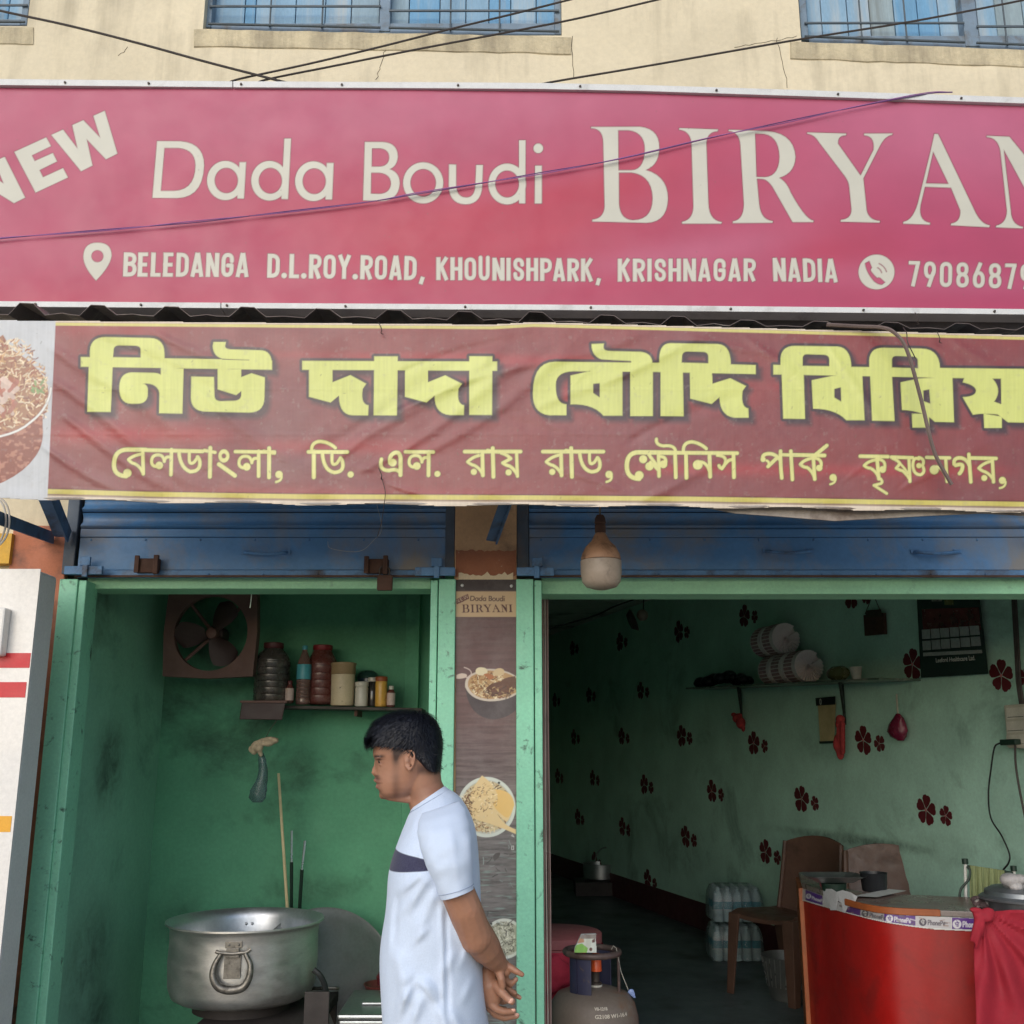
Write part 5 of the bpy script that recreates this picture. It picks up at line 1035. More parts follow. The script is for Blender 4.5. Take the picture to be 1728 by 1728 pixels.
# stove under the pot, lid leaning behind, steel box, clay pot stack
m_stove = pm('stove_iron', srgb(48, 42, 40), rough=.7, var=.3, bump=.4)
st = thing('stove', Vector((pc.x, YPt, FL)), 'dark iron gas stove stand under the big pot', 'stove')
xs0, xs1 = XA(330, 1715, 3.75), XA(530, 1690, 3.72)
MB().box(xs0, xs1, 3.72, 4.25, zb_pot-.075, zb_pot-.04).build('top_plate', m_stove, st, bevel=.004)
MB().lathe([(.10,0),(.17,.0),(.17,.038),(.15,.038),(.15,.012),(.10,.012)], Vector((pc.x, YPt, zb_pot-.04)), 32, cap0=False, cap1=False).build('burner_ring', m_stove, st, smooth=True)
for x in (xs0+.02, xs1-.02):
    for y in (3.74, 4.23): MB().box(x-.018, x+.018, y-.018, y+.018, FL, zb_pot-.076).build('leg', m_stove, st, bevel=.002)
MB().box(XA(513, 1700, 3.7), XA(555, 1700, 3.7), 3.7, 3.715, ZA(1900, 3.7), ZA(1674, 3.7)).build('side_shield', m_stove, st, bevel=.002)
tag(MB().tube(spline([P(529,1636,3.86), P(540,1646,3.86), P(547,1660,3.87), P(550,1675,3.88), P(551,1700,3.9), P(548,1760,3.95)]), .010, 8).build('gas_hose', pm('rubber_black', srgb(30,34,34), rough=.6), loc=P(529,1636,3.86), smooth=True), 'black rubber gas hose curving down beside the big pot', 'hose')
m_lid = pm('lid_aluminium', (.22,.235,.23), rough=.5, var=.12, scale=4, metal=.75, bump=.12, bscale=120, dirt=(.16,.15,.14), dirt_scale=3)
YL = 4.25; lc = P(543, 1668, YL); kl = MPX(1660, YL); ld = thing('pot_lid', lc, 'wide dull aluminium lid leaning on edge behind the big pot', 'lid')
nrm = Vector((.42, -1, .22)).normalized(); rot = Vector((0,0,1))
MB().lathe([(0,.03),(60*kl,.028),(110*kl,.012),(124*kl,0),(128*kl,.004),(128*kl,.008),(124*kl,.005),(110*kl,.017),(60*kl,.033),(0,.035)], lc, 72, axis=nrm, cap0=False, cap1=False).build('lid_disc', m_lid, ld, smooth=True, ang=70)
MB().tube(spline([lc+nrm*.03+Vector((-.05,0,0)), lc+nrm*.07+Vector((-.04,0,0)), lc+nrm*.07+Vector((.04,0,0)), lc+nrm*.03+Vector((.05,0,0))]), .006, 8).build('lid_handle', m_cast, ld, smooth=True)
m_ss = pm('stainless', (.42,.44,.44), rough=.4, metal=.95, var=.1, bump=.03)
YX = 3.75; sb = thing('steel_box', P(615, 1760, YX), 'shiny stainless steel box with a recessed lid handle beside the stove', 'box')
a, b = XA(571, 1720, YX), XA(646, 1720, YX)+.12; zt = ZA(1716, YX)
MB().box(a, b, YX, YX+.36, zt-.30, zt-.012).build('box_body', m_ss, sb, bevel=.006)
MB().box(a-.006, b+.006, YX-.006, YX+.366, zt-.011, zt+.008).build('box_lid', m_ss, sb, bevel=.008)
MB().box(a+.06, a+.15, YX+.12, YX+.19, zt+.0085, zt+.018).build('lid_handle', m_ss, sb, bevel=.006)
MB().box(a+.04, b-.04, YX-.012, YX-.0005, zt-.06, zt-.045).build('clasp', m_ss, sb, bevel=.002)
tb_ = thing('kitchen_table', Vector(((a+b)/2, YX+.18, FL)), 'low dark table under the steel box behind the man', 'table')
MB().box(a-.05, b+.15, YX-.02, yb-.08, zt-.33, zt-.302).build('table_top', m_stove, tb_, bevel=.003)
for x in (a, b+.1):
    for y in (YX+.02, yb-.14): MB().box(x-.015, x+.015, y-.015, y+.015, FL, zt-.331).build('leg', m_stove, tb_)
cl = thing('clay_bowl_stack', P(645, 1665, 4.0), 'stack of reddish-brown bowls just behind the man beside the leaning lid', 'bowls'); kc = MPX(1660, 4.0)
zc = zt-.302; cc = Vector((P(650, 1665, 4.2).x, 4.2, zc)); hh = (ZA(1662, 4.2)-zc)
for i in range(4):
    MB().lathe([(.03,0),(.055,.01),(.075,.04),(.082,.055),(.078,.055),(.07,.04),(.05,.015)], cc+Vector((0,0,hh-.01-.026*(3-i)-.04)), 32).build('bowl', pm('clay_red', srgb(104,50,46), rough=.5, var=.15), cl, smooth=True)
MB().lathe([(.10,0),(.11,.02),(.12,hh-.15),(.11,hh-.13),(.02,hh-.128)], cc, 32).build('base_pot', m_stove, cl, smooth=True)
MB().lathe([(.0,0),(.03,.002),(.035,.03),(.018,.055),(.02,.075),(.0,.08)], cc+Vector((0,0,hh-.0)), 20).build('knob', pm('clay_dark', srgb(90,30,34), rough=.5), cl, smooth=True)
# ================================================================== DINING HALL (RIGHT SHOP)
def text_mesh(body, size, o, xd, yd, off, mat, name, parent, bold=.0, sx=1.0):
    cu = bpy.data.curves.new('t', 'FONT'); cu.body = body; cu.size = size; cu.offset = bold; cu.align_x = 'LEFT'; cu.resolution_u = 3
    ob = bpy.data.objects.new('t', cu); COL.objects.link(ob); dg = bpy.context.evaluated_depsgraph_get(); dg.update()
    me = bpy.data.meshes.new_from_object(ob.evaluated_get(dg)); bpy.data.objects.remove(ob); bpy.data.curves.remove(cu)
    mb = MB(); vs = [Vector(o) + Vector(xd)*(v.co.x*sx) + Vector(yd)*v.co.y + Vector(off) for v in me.vertices]; mb.add(vs, [tuple(p.vertices) for p in me.polygons]); bpy.data.meshes.remove(me)
    return mb.build(name, mat, parent, fix=False)
XH = Vector((1,0,0)); ZH = Vector((0,0,1)); WL = -WDIR       # WL: along the wall towards the viewer (right in the picture)
# gas cylinder
m_gas = pm('cylinder_paint', srgb(112, 100, 90), rough=.55, var=.16, scale=4, dirt=srgb(110, 78, 56), dirt_scale=5.2, dirt_lo=.52, dirt_hi=.66, bump=.3, bscale=70, metal=.1)
m_gasd = pm('collar_blue', srgb(46, 46, 70), rough=.55, var=.2, scale=8, dirt=srgb(96,78,70), dirt_scale=30, dirt_lo=.62, dirt_hi=.72, bump=.3); m_ringm = pm('collar_ring', srgb(88, 72, 68), rough=.5, var=.2, scale=12, dirt=srgb(120,96,88), dirt_scale=20, bump=.2, metal=.2)
YG = 3.78; kg = MPX(1620, YG); gc = PZ(999, 1690, 0) ; gx = P(1000, 1660, YG).x
Rg = 76*kg; zr = ZA(1606, YG); zsh = ZA(1664, YG)
gas = thing('gas_cylinder', Vector((gx, YG, FL)), 'scuffed grey gas cylinder with a thick collar ring, standing inside the dining hall doorway', 'gas cylinder')
G0 = Vector((gx, YG, 0)); hs = zsh
MB().lathe([(Rg*.8,FL+.04),(Rg*.95,FL+.07),(Rg,FL+.12),(Rg,hs-.13),(Rg*.985,hs-.09),(Rg*.92,hs-.05),(Rg*.78,hs-.022),(Rg*.5,hs-.006),(Rg*.2,hs),(.0,hs)], G0, 64).build('tank', m_gas, gas, smooth=True, ang=80)
MB().lathe([(Rg*.72,FL),(Rg*.75,FL),(Rg*.75,FL+.06),(Rg*.72,FL+.06)], G0, 48, cap0=False, cap1=False).build('foot_ring', m_ringm, gas, smooth=True, ang=40)
rr_ = 45*kg; tr = 5.2*kg
mb = MB(); rings = []
for i in range(48):
    a = 2*math.pi*i/48; c = G0+Vector((math.cos(a)*rr_, math.sin(a)*rr_, zr)); rings.append([c+Vector((math.cos(a),math.sin(a),0))*(tr*math.cos(b))+ZH*(tr*math.sin(b)) for b in np.linspace(0, 2*math.pi, 12, endpoint=False)])
rings.append(rings[0]); mb.ring_loft(rings, False, False); mb.build('collar_ring', m_ringm, gas, smooth=True)
for a0, a1 in ((-118, -72-38), (-150, -110), (60, 120)):
    a0, a1 = (math.radians(-128), math.radians(-97)) if a0 == -118 else ((math.radians(-152), math.radians(-130)) if a0 == -150 else (math.radians(40), math.radians(100)))
    mb = MB(); rings = []
    for i in range(9):
        a = a0+(a1-a0)*i/8; d = Vector((math.cos(a), math.sin(a), 0)); rings.append([G0+d*(rr_*.99)+ZH*(hs-.03), G0+d*(rr_*.99)+ZH*zr, G0+d*(rr_*.99-.005)+ZH*zr, G0+d*(rr_*.99-.005)+ZH*(hs-.03)])
    mb.ring_loft(rings); mb.build('collar_plate', m_gasd, gas, smooth=True, ang=30)
d = Vector((math.cos(math.radians(-18)), math.sin(math.radians(-18)), 0)); MB().tube([G0+d*rr_+ZH*(hs-.03), G0+d*rr_+ZH*zr], .005, 8).build('collar_rod', m_ringm, gas, smooth=True)
MB().lathe([(.0,0),(.022,0),(.022,.012),(.014,.016),(.014,.05),(.018,.055),(.018,.085),(0,.09)], G0+Vector((.01,0,hs)), 20).build('valve', m_steel, gas, smooth=True, ang=40)
MB().lathe([(.021,0),(.023,0),(.023,.006),(.02,.006)], G0+Vector((.01,0,hs+.0)), 24).build('valve_washer', m_wj, gas)
MB().lathe([(.0,0),(.020,0),(.018,.05),(.014,.055),(0,.056)], G0+Vector((.012,-.006,hs+.05)), 20).build('valve_cap', pm('orange_cap', srgb(206,82,36), rough=.35, bump=0), gas, smooth=True, ang=40)
ft = pm('stencil_paint', srgb(196, 186, 170), rough=.8)
for body, sz_, yy, a0 in (("VII-1218", .014, 1685.5, -92), ("G2108 W1-16.4", .019, 1695, -92)):
    cu = bpy.data.curves.new('t', 'FONT'); cu.body = body; cu.size = sz_; cu.offset = .0006; ob = bpy.data.objects.new('t', cu); COL.objects.link(ob); dg = bpy.context.evaluated_depsgraph_get(); dg.update()
    me = bpy.data.meshes.new_from_object(ob.evaluated_get(dg)); bpy.data.objects.remove(ob); mb = MB(); vs = []
    z0 = hs-.045 if sz_ < .017 else hs-.068
    prof = [(Rg*.985,hs-.09),(Rg*.92,hs-.05),(Rg*.78,hs-.022),(Rg*.5,hs-.006)]
    for v in me.vertices:
        z = z0+v.co.y*.8; r = float(np.interp(z, [p[1] for p in prof], [p[0] for p in prof]))+.0025; a = math.radians(a0)+v.co.x/Rg; vs.append(Vector((gx+math.cos(a)*r, YG+math.sin(a)*r, z)))
    mb.add(vs, [tuple(p.vertices) for p in me.polygons]); mb.build('stencilled_number', ft, gas, fix=False)
# milk packet on the ring
pk = thing('drink_carton', P(988, 1606, YG-rr_+.0), 'small white and green torn packet resting on the cylinder collar ring', 'packet')
cvp = Canvas(966, 1010, 1574, 1610, .7, srgb(214, 216, 206)); X, Y = cvp.X, cvp.Y
d = cvp.blank(); cvp.poly(d, [(968,1596),(982,1592),(992,1600),(990,1608),(966,1608)]); cvp.fill(d, srgb(140, 190, 96)); d = cvp.blank(); cvp.poly(d, [(974,1584),(984,1578),(986,1590),(975,1592)]); cvp.fill(d, srgb(196,150,120)); d = cvp.blank(); cvp.ell(d, 997, 1602, 2.6, 3); cvp.poly(d, [(999,1586),(1004,1584),(1004,1590),(999,1591)]); cvp.fill(d, srgb(110,80,76))
outl = path("969,1607 970,1599 ~975,1590 977,1585 981,1577 1006,1576 1005,1586 1006,1597 1006,1607"); dd = cvp.blank(); cvp.poly(dd, outl); cvp.C = np.where((Y < 1584)[..., None] & (X > 980)[..., None], np.array(srgb(150,140,134)), cvp.C)
cvp.sheet('packet_front', print_mat('packet_print', rough=.3, bump=0), pk, YG-rr_-.012+.004*np.sin(X/4), dd < 0)
MB().prism([P(x, y, YG-rr_-.004) for x, y in outl], (0, .016, 0)).build('packet_back', m_white, pk)
th = thing('string_tag', P(1052, 1671, YG), 'thin white string with a small blue plastic knot tied to the cylinder ring', 'string')
MB().tube([P(1032,1602,YG-.06), P(1035,1596,YG-.07), P(1040,1600,YG-.05), P(1048,1640,YG-.02), P(1060,1670,YG+.0)], .0013, 6).build('string', m_wj, th, smooth=True)
mb = MB()
for i in range(5): mb.ball(P(1064+i*1.6, 1674+i*2.2-(i % 2)*4, YG+.0), .009-.001*i, 8, 6, sc=(1.2,.7,1))
link('knot', remeshed(mb, 'knot', .003, origin(th)), pm('blue_scrap', srgb(130,150,196), rough=.3, bump=.2), th)
# round pink-clothed tub behind it
m_pink = pm('pink_cloth', srgb(176, 44, 66), rough=.85, var=.15, scale=6, bump=.3, bscale=200); m_pinkt = pm('pink_lid', srgb(150, 84, 84), rough=.6, var=.12)
YD = 4.15; kd = MPX(1560, YD); dc = P(936, 1571, YD); dr = thing('round_drum', Vector((dc.x, YD, FL)), 'round drum with dusty pink lid wrapped in pink cloth, behind the gas cylinder', 'drum')
MB().lathe([(70*kd,FL),(76*kd,FL+.1),(77*kd,dc.z-.04),(79*kd,dc.z-.036),(79*kd,dc.z-.005),(76*kd,dc.z),(0,dc.z+.004)], Vector((dc.x, YD, 0)), 64).build('drum_body', m_pinkt, dr, smooth=True, ang=40)
mb = MB(); rings = []
for j, zf in enumerate(np.linspace(0, 1, 14)):
    z = dc.z-.045-zf*(dc.z-.045-FL-.06); ring = []
    for i in range(96):
        a = 2*math.pi*i/96; r = 79*kd+.006+.012*zf*(1+math.sin(9*a+2*math.sin(3*a)))+ .02*math.exp(-((zf-.35)/.12)**2)*math.sin(4*a+1)**2; ring.append(Vector((dc.x+math.cos(a)*r, YD+math.sin(a)*r, z)))
    rings.append(ring)
mb.ring_loft(rings, False, False); mb.build('cloth_wrap', m_pink, dr, smooth=True)
mb = MB()
for (x, y, r, s) in ((935,1640,.05,(1.3,.6,.9)),(928,1655,.045,(1,.6,1)),(944,1652,.04,(1.3,.5,.7)),(952,1643,.035,(1.2,.5,.7)),(938,1630,.03,(1,.6,1.3))): mb.ball(P(x, y, YD-.20), r, 14, 10, sc=s)
link('cloth_bunch', remeshed(mb, 'cloth_bunch', .006, origin(dr), smooth=5), m_pink, dr)
# thin strips beside the door frame
gs = thing('door_edge_strips', Vector((XA(918, 1200, YI+.05), YI+.05, FL)), 'thin pale vertical strips running down the inner edge of the right green frame', 'door strips')
for i, (px, w_, c_) in enumerate(((915.5, 1.6, srgb(150,120,110)), (919, 1.2, srgb(196,176,164)), (922, 1.3, srgb(120,92,84)), (924.5, 1.2, srgb(170,140,132)))):
    pts = [P(px+math.sin(j*1.3+i)*.35, 1006 if j == 0 else 1006+j*120, YI+.02+.008*i) for j in range(8)]; pts = [Vector((XA(px, 1006, YI+.02)+.0012*math.sin(j*1.1+i), YI+.02+.008*i, p.z)) for j, p in enumerate(pts)]
    MB().tube(spline(pts, 4), w_*MPX(1200, YI), 6).build('strip', pm('strip_%d' % i, c_, rough=.6, var=.2, scale=12), gs, smooth=True)
# wall shelf with bundles
m_glass = pm('shelf_glass', srgb(84, 104, 92), rough=.35, var=.15, dirt=srgb(150,150,140), dirt_scale=8); m_br = pm('bracket_dark', srgb(36, 44, 40), rough=.6)
a, b = PW(1170, 1172), PW(1478, 1150); sh2 = thing('wall_shelf', (a+b)/2, 'dark shelf on two brackets across the flowered dining hall wall', 'shelf')
DW = .26; dn = WNRM*DW; 
pa, pb = PW(1157, 1163, DW), PW(1483, 1147.5, DW)
a2, b2 = pa - dn, pb - dn; a2.z, b2.z = pa.z, pb.z
MB().hexa([pa, pb, b2, a2, pa+ZH*.012, pb+ZH*.012, b2+ZH*.012, a2+ZH*.012]).build('board', m_glass, sh2, bevel=.002)
def onshelf(px, py, inn=.13):
    Ys = (a+dn*0).y; 
    f = (px-1157)/(1483-1157); q = pa.lerp(pb, f); t = q - WNRM*inn
    for _ in range(6):
        v = (864-0)/FPX; pxx = lambda p: 864+FPX*p.x/(p.y*CP+(p.z-EYE)*SP)
        e = pxx(t)-px; f -= e/(1483-1157)*.8; t = pa.lerp(pb, f) - WNRM*inn
    return t + ZH*.012
for px in (1249, 1421):
    t0 = onshelf(px, 0, .24) - ZH*.013; f0 = onshelf(px-4, 0, .04)-ZH*.013
    MB().tube([t0+ZH*0, t0-ZH*.24], .009, 6).build('bracket', m_br, sh2); MB().tube([f0, t0-ZH*.17], .008, 6).build('bracket', m_br, sh2); MB().tube([f0, t0], .007, 6).build('bracket', m_br, sh2)
# rolls of folded paper boxes fanned into discs
m_paper = pm('box_paper', srgb(240, 226, 224), rough=.8, var=.1, scale=8, bump=.1); m_pprint = pm('box_paper_print', srgb(186, 146, 148), rough=.8, var=.25, scale=26, fine=.3)
def paper_roll(px, inn, R, lengths, zoff, label):
    c = onshelf(px, 0, inn)+ZH*(R+zoff+.002); t = thing('paper_box_roll', c-ZH*R, label, 'paper bundle', 'fanned bundles of folded paper boxes on the shelf'); n = 26; s0 = 0
    for L in lengths:
        for i in range(n):
            a_ = 2*math.pi*i/n; e1 = WNRM*math.cos(a_)+ZH*math.sin(a_); e2 = WNRM*-math.sin(a_)+ZH*math.cos(a_)
            o = c - WL*s0
            p = [o+e1*(R*.12), o+e1*(R*.99)-e2*(R*.02), o+e1*(R*.97)+e2*(R*.27)+WL*.014, o+e1*(R*.12)+e2*(R*.07)+WL*.010]
            if i in (9, 10): p = [x-WL*.03 for x in p]
            q = [x - WL*(L-.006) + e1*(-.004 if k in (1,2) else 0) for k, x in enumerate(p)]; tw = WL*(-.006*math.sin(a_*1))
            mbx = MB(); mbx.hexa(p+q); mbx.build('folded_box', m_paper if i % 1 == 0 else m_pprint, t, fix=False)
            mb2 = MB(); u0, u1 = L*.2, L*.8; ee = [o+e1*(R*1.0)-WL*u0+e2*(R*.02), o+e1*(R*.985)-WL*u0+e2*(R*.2), o+e1*(R*.985)-WL*u1+e2*(R*.2), o+e1*(R*1.0)-WL*u1+e2*(R*.02)]
            mb2.prism([x+e1*.001 for x in ee], e1*.0006); mb2.build('printed_panel', m_pprint, t, fix=False)
        s0 += L
    return t
Rk = .1
paper_roll(1366, .13, Rk, [.16,.16,.16], 0, 'lower roll of fanned folded paper boxes lying on the dining hall shelf')
paper_roll(1330, .13, Rk, [.16,.15], Rk*1.88, 'upper roll of fanned paper boxes stacked on top of the lower roll')
mb = MB(); r = random.Random(4)
for i in range(16): mb.ball(onshelf(1180+i*5.5+r.uniform(-3,3), 0, .13+r.uniform(-.05,.05))+ZH*(.03+r.uniform(0,.05)*math.sin(math.pi*i/16)), r.uniform(.035,.06), 10, 8, sc=(1,1.2,.8))
o = link('black_bundle', remeshed(mb, 'black_bundle', .012, Vector(pa), smooth=4), pm('black_polythene', srgb(24,26,30), rough=.35, bump=.6, bscale=30, bdist=.01)); o.location = pa; tag(o, 'heap of black polythene at the left end of the dining hall shelf', 'bundle')
q = onshelf(1415, 0, .13); mb = MB(); mb.lathe([(0,0),(.03,.005),(.045,.05),(.042,.13),(.03,.16),(0,.165)], q-WL*.08+ZH*.045, 16, axis=WL, xdir=ZH); tag(mb.build('plastic_bottle', pm('olive_clear', srgb(120,122,84), rough=.25, trans=.3, bump=.2), loc=q, smooth=True), 'small olive plastic bag roll lying on the shelf beside the white cup', 'bag')
q = onshelf(1446, 0, .12); MB; tag(MB().lathe([(0,0),(.022,0),(.024,.004),(.034,.07),(.036,.074),(.033,.074),(.022,.006),(0,.006)], q, 20).build('paper_cup', pm('cup_white', srgb(206,206,200), rough=.5, bump=0), loc=q, smooth=True), 'white cup standing near the right end of the dining hall shelf', 'cup')
# red cloth scraps tied to the brackets
m_redc = pm('red_rag', srgb(158, 52, 52), rough=.85, var=.2, scale=14, bump=.5, bscale=60)
def rag(pts, label, name='cloth_scrap', mat=None, vox=.004, cat='cloth'):
    mb = MB()
    for p, r_, s in pts: mb.ball(p, r_, 12, 8, sc=s)
    o = link(name, remeshed(mb, name, vox, pts[0][0], smooth=4), mat or m_redc); o.location = pts[0][0]; return tag(o, label, cat)
def wp(px, py, off): return PW(px, py, off)
rag([(wp(1244,1212,.1),.035,(1,1,1)),(wp(1250,1220,.1),.035,(1,1,1.2)),(wp(1238,1206,.1),.02,(1,1,.8)),(wp(1254,1228,.1),.015,(1,1,2)),(wp(1248,1208,.1),.02,(1,1,1))], 'crumpled red rag tied to the left shelf bracket')
rag([(wp(1418,1214,.08),.028,(1,1,1))]+[(wp(1416+3*math.sin(i),1222+i*7,.08),.02+.002*(i % 3),(1.1,1,1.8)) for i in range(8)]+[(wp(1422,1224+i*7,.085),.016,(1,1,1.8)) for i in range(7)], 'long red rag hanging from the right shelf bracket beside the payment card')
rb = thing('hanging_pouch', wp(1514, 1248, .05), 'small dark red plastic pouch hanging on the flowered wall right of the shelf', 'pouch')
mb = MB(); rings = []
for y, c0, r0 in ((1204,1515,3),(1212,1516,9),(1222,1514,14),(1234,1514,17),(1243,1516,13),(1250,1520,5)):
    kk = (PW(c0+1, y, .05)-PW(c0, y, .05)).length; kk = MPX(y, PW(c0, y).y); rings.append([wp(c0, y, .06)+WL*(math.cos(t)*r0*kk*1.3*(1+.12*math.sin(4*t+y)))+WNRM*(math.sin(t)*r0*kk*.7) for t in np.linspace(0, 2*math.pi, 18, endpoint=False)])
mb.ring_loft(rings); mb.build('pouch_body', pm('wine_plastic', srgb(112,28,56), rough=.2, var=.3, scale=12, bump=.6, bscale=30, bdist=.008), rb, smooth=True)
MB().tube([wp(1513,1172,.01), wp(1514,1190,.04), wp(1515,1206,.06)], .005, 6).build('strap', m_wj, rb, smooth=True)
# payment card (its code square left blank)
qc = thing('payment_card', wp(1394, 1255, .02), 'beige payment card with a black header hanging under the dining hall shelf', 'card')
def wquad(pts, off, mat, name, parent, th=.002): return MB().prism([wp(x, y, off) for x, y in pts], WNRM*-th).build(name, mat, parent)
wquad([(1380,1190),(1410,1187),(1407,1253),(1384,1254)], .02, pm('card_beige', srgb(196,178,134), rough=.5, bump=0), 'card_panel', qc)
wquad([(1376,1178),(1409,1175),(1409,1189),(1377,1191)], .024, pm('card_black', srgb(22,24,26), rough=.4, bump=0), 'card_header', qc); wquad([(1382,1251),(1407,1250),(1407,1254),(1383,1255)], .024, m_dkg, 'card_foot', qc)
mt = pm('print_white', srgb(206,206,200), rough=.6, bump=0)
text_mesh("0", .05, wp(1383,1189,.0255), WL, ZH, Vector(), mt, 'card_numeral', qc, .002)
# calendar
cal = thing('wall_calendar', wp(1608, 1140, .02), 'dark wall calendar with two rows of month tables hanging on the flowered wall', 'calendar')
C0, C1, C2, C3 = wp(1546,992,.03), wp(1651,990,.03), wp(1668,1137,.03), wp(1554,1144,.03)
def cq(u, v, off=0): return (C0.lerp(C1, u)).lerp(C3.lerp(C2, u), v) + WNRM*off
def cquad(u0, v0, u1, v1, off, mat, name): return MB().prism([cq(u0,v0,off), cq(u0,v1,off), cq(u1,v1,off), cq(u1,v0,off)], WNRM*-.0008).build(name, mat, cal)
cquad(0, 0, 1, 1, 0, pm('calendar_dark', srgb(34,46,44), rough=.16, var=.2, scale=3, bump=.1, bscale=6, bdist=.01, coat=.5), 'sheet')
cquad(.08, .24, .97, .5, .001, pm('calendar_photo', srgb(84,32,34), rough=.2, var=.5, scale=10, bump=0, coat=.4), 'picture'); cquad(.25, .0, .42, .16, .001, pm('calendar_pale', srgb(140,140,130), rough=.2, var=.6, scale=16, bump=0), 'picture'); cquad(.46, .02, .6, .2, .001, pm('calendar_olive', srgb(110,112,70), rough=.2, var=.5, scale=16, bump=0), 'picture')
m_cell = pm('calendar_cell', srgb(176,180,176), rough=.5, var=.2, scale=60, fine=.4)
for rrow in range(2):
    for cc_ in range(6): u0 = .06+cc_*.15; v0 = .47+rrow*.125-cc_*.004; cquad(u0, v0, u0+.135, v0+.105, .0018, m_cell, 'month_table')
cquad(.06, .725, .95, .765, .0018, m_cell, 'date_strip')
xd = (cq(1,.88)-cq(0,.88)).normalized(); text_mesh("Leeford Healthcare Ltd.", .031, cq(.26,.84,.003), xd, ZH, Vector(), mt, 'calendar_text', cal, .0008)
# small framed pouch on a string
fr_ = thing('hanging_holder', wp(1474, 1072, .02), 'small brown pocket holder hung by a string left of the calendar', 'holder')
wquad([(1457,1038),(1490,1034),(1492,1070),(1459,1073)], .03, pm('holder_brown', srgb(74,46,34), rough=.6, var=.4, scale=18), 'pocket', fr_, .02); wquad([(1462,1030),(1486,1028),(1488,1040),(1460,1042)], .034, pm('holder_back', srgb(62,56,40), rough=.6, var=.4), 'pocket_back', fr_)
MB().tube([wp(1460,1036,.03), wp(1473,1002,.02), wp(1487,1034,.03)], .003, 5).build('string', m_tie, fr_)
# meter board, adapter, wires
mbd = thing('meter_board', wp(1725, 1262, .03), 'grey-white electrical switch board at the right edge of the dining hall wall', 'switch board')
MB().prism([wp(x, y, .07) for x, y in ((1693,1190),(1775,1184),(1782,1266),(1700,1262))], WNRM*-.068).build('board_case', pm('board_cream', srgb(180,176,160), rough=.5, var=.1), mbd, bevel=.006)
for i in range(3): wquad([(1698,1195+i*23),(1728,1193+i*23),(1729,1212+i*23),(1699,1214+i*23)], .074, pm('switch_plate', srgb(196,192,178), rough=.4, bump=0), 'switch_plate', mbd, .004); wquad([(1700,1210+i*23),(1727,1208.5+i*23),(1727,1209.5+i*23),(1700,1211+i*23)], .0748, m_dkg, 'switch_gap', mbd, .0005)
ad = thing('adapter', wp(1700, 1253, .1), 'black plug adapter stuck into the switch board', 'adapter'); MB().prism([wp(x, y, .11) for x, y in ((1686,1248),(1712,1247),(1713,1256),(1687,1258))], WNRM*-.035).build('adapter_body', m_dkg, ad, bevel=.004)
mcb = pm('thin_black_wire', srgb(26,28,28), rough=.5)
def wcable(pts, r_, lab, mat=None, off=.06):
    p = spline([wp(x, y, off) for x, y in pts], 6); return tag(MB().tube(p, r_, 6).build('cable', mat or mcb, loc=p[0], smooth=True), lab, 'cable')
wcable([(1687,1254),(1678,1262),(1672,1300),(1668,1340),(1672,1380),(1690,1410),(1703,1440),(1702,1456),(1692,1470),(1688,1490)], .004, 'black charger wire hanging down from the adapter on the switch board', off=.09)
wcable([(1713,1257),(1714,1290),(1720,1330),(1730,1380)], .005, 'grey wire dropping from under the switch board near the photo edge', m_cab, .08)
for i in range(3): wcable([(1707+i*3,985),(1710+i*3,1040),(1714+i*3,1110),(1716+i*3,1150),(1722+i*3,1192)], .005, ('left', 'middle', 'right')[i]+' one of three dusty wires running down the wall into the switch board', m_cab, .02+i*.01)
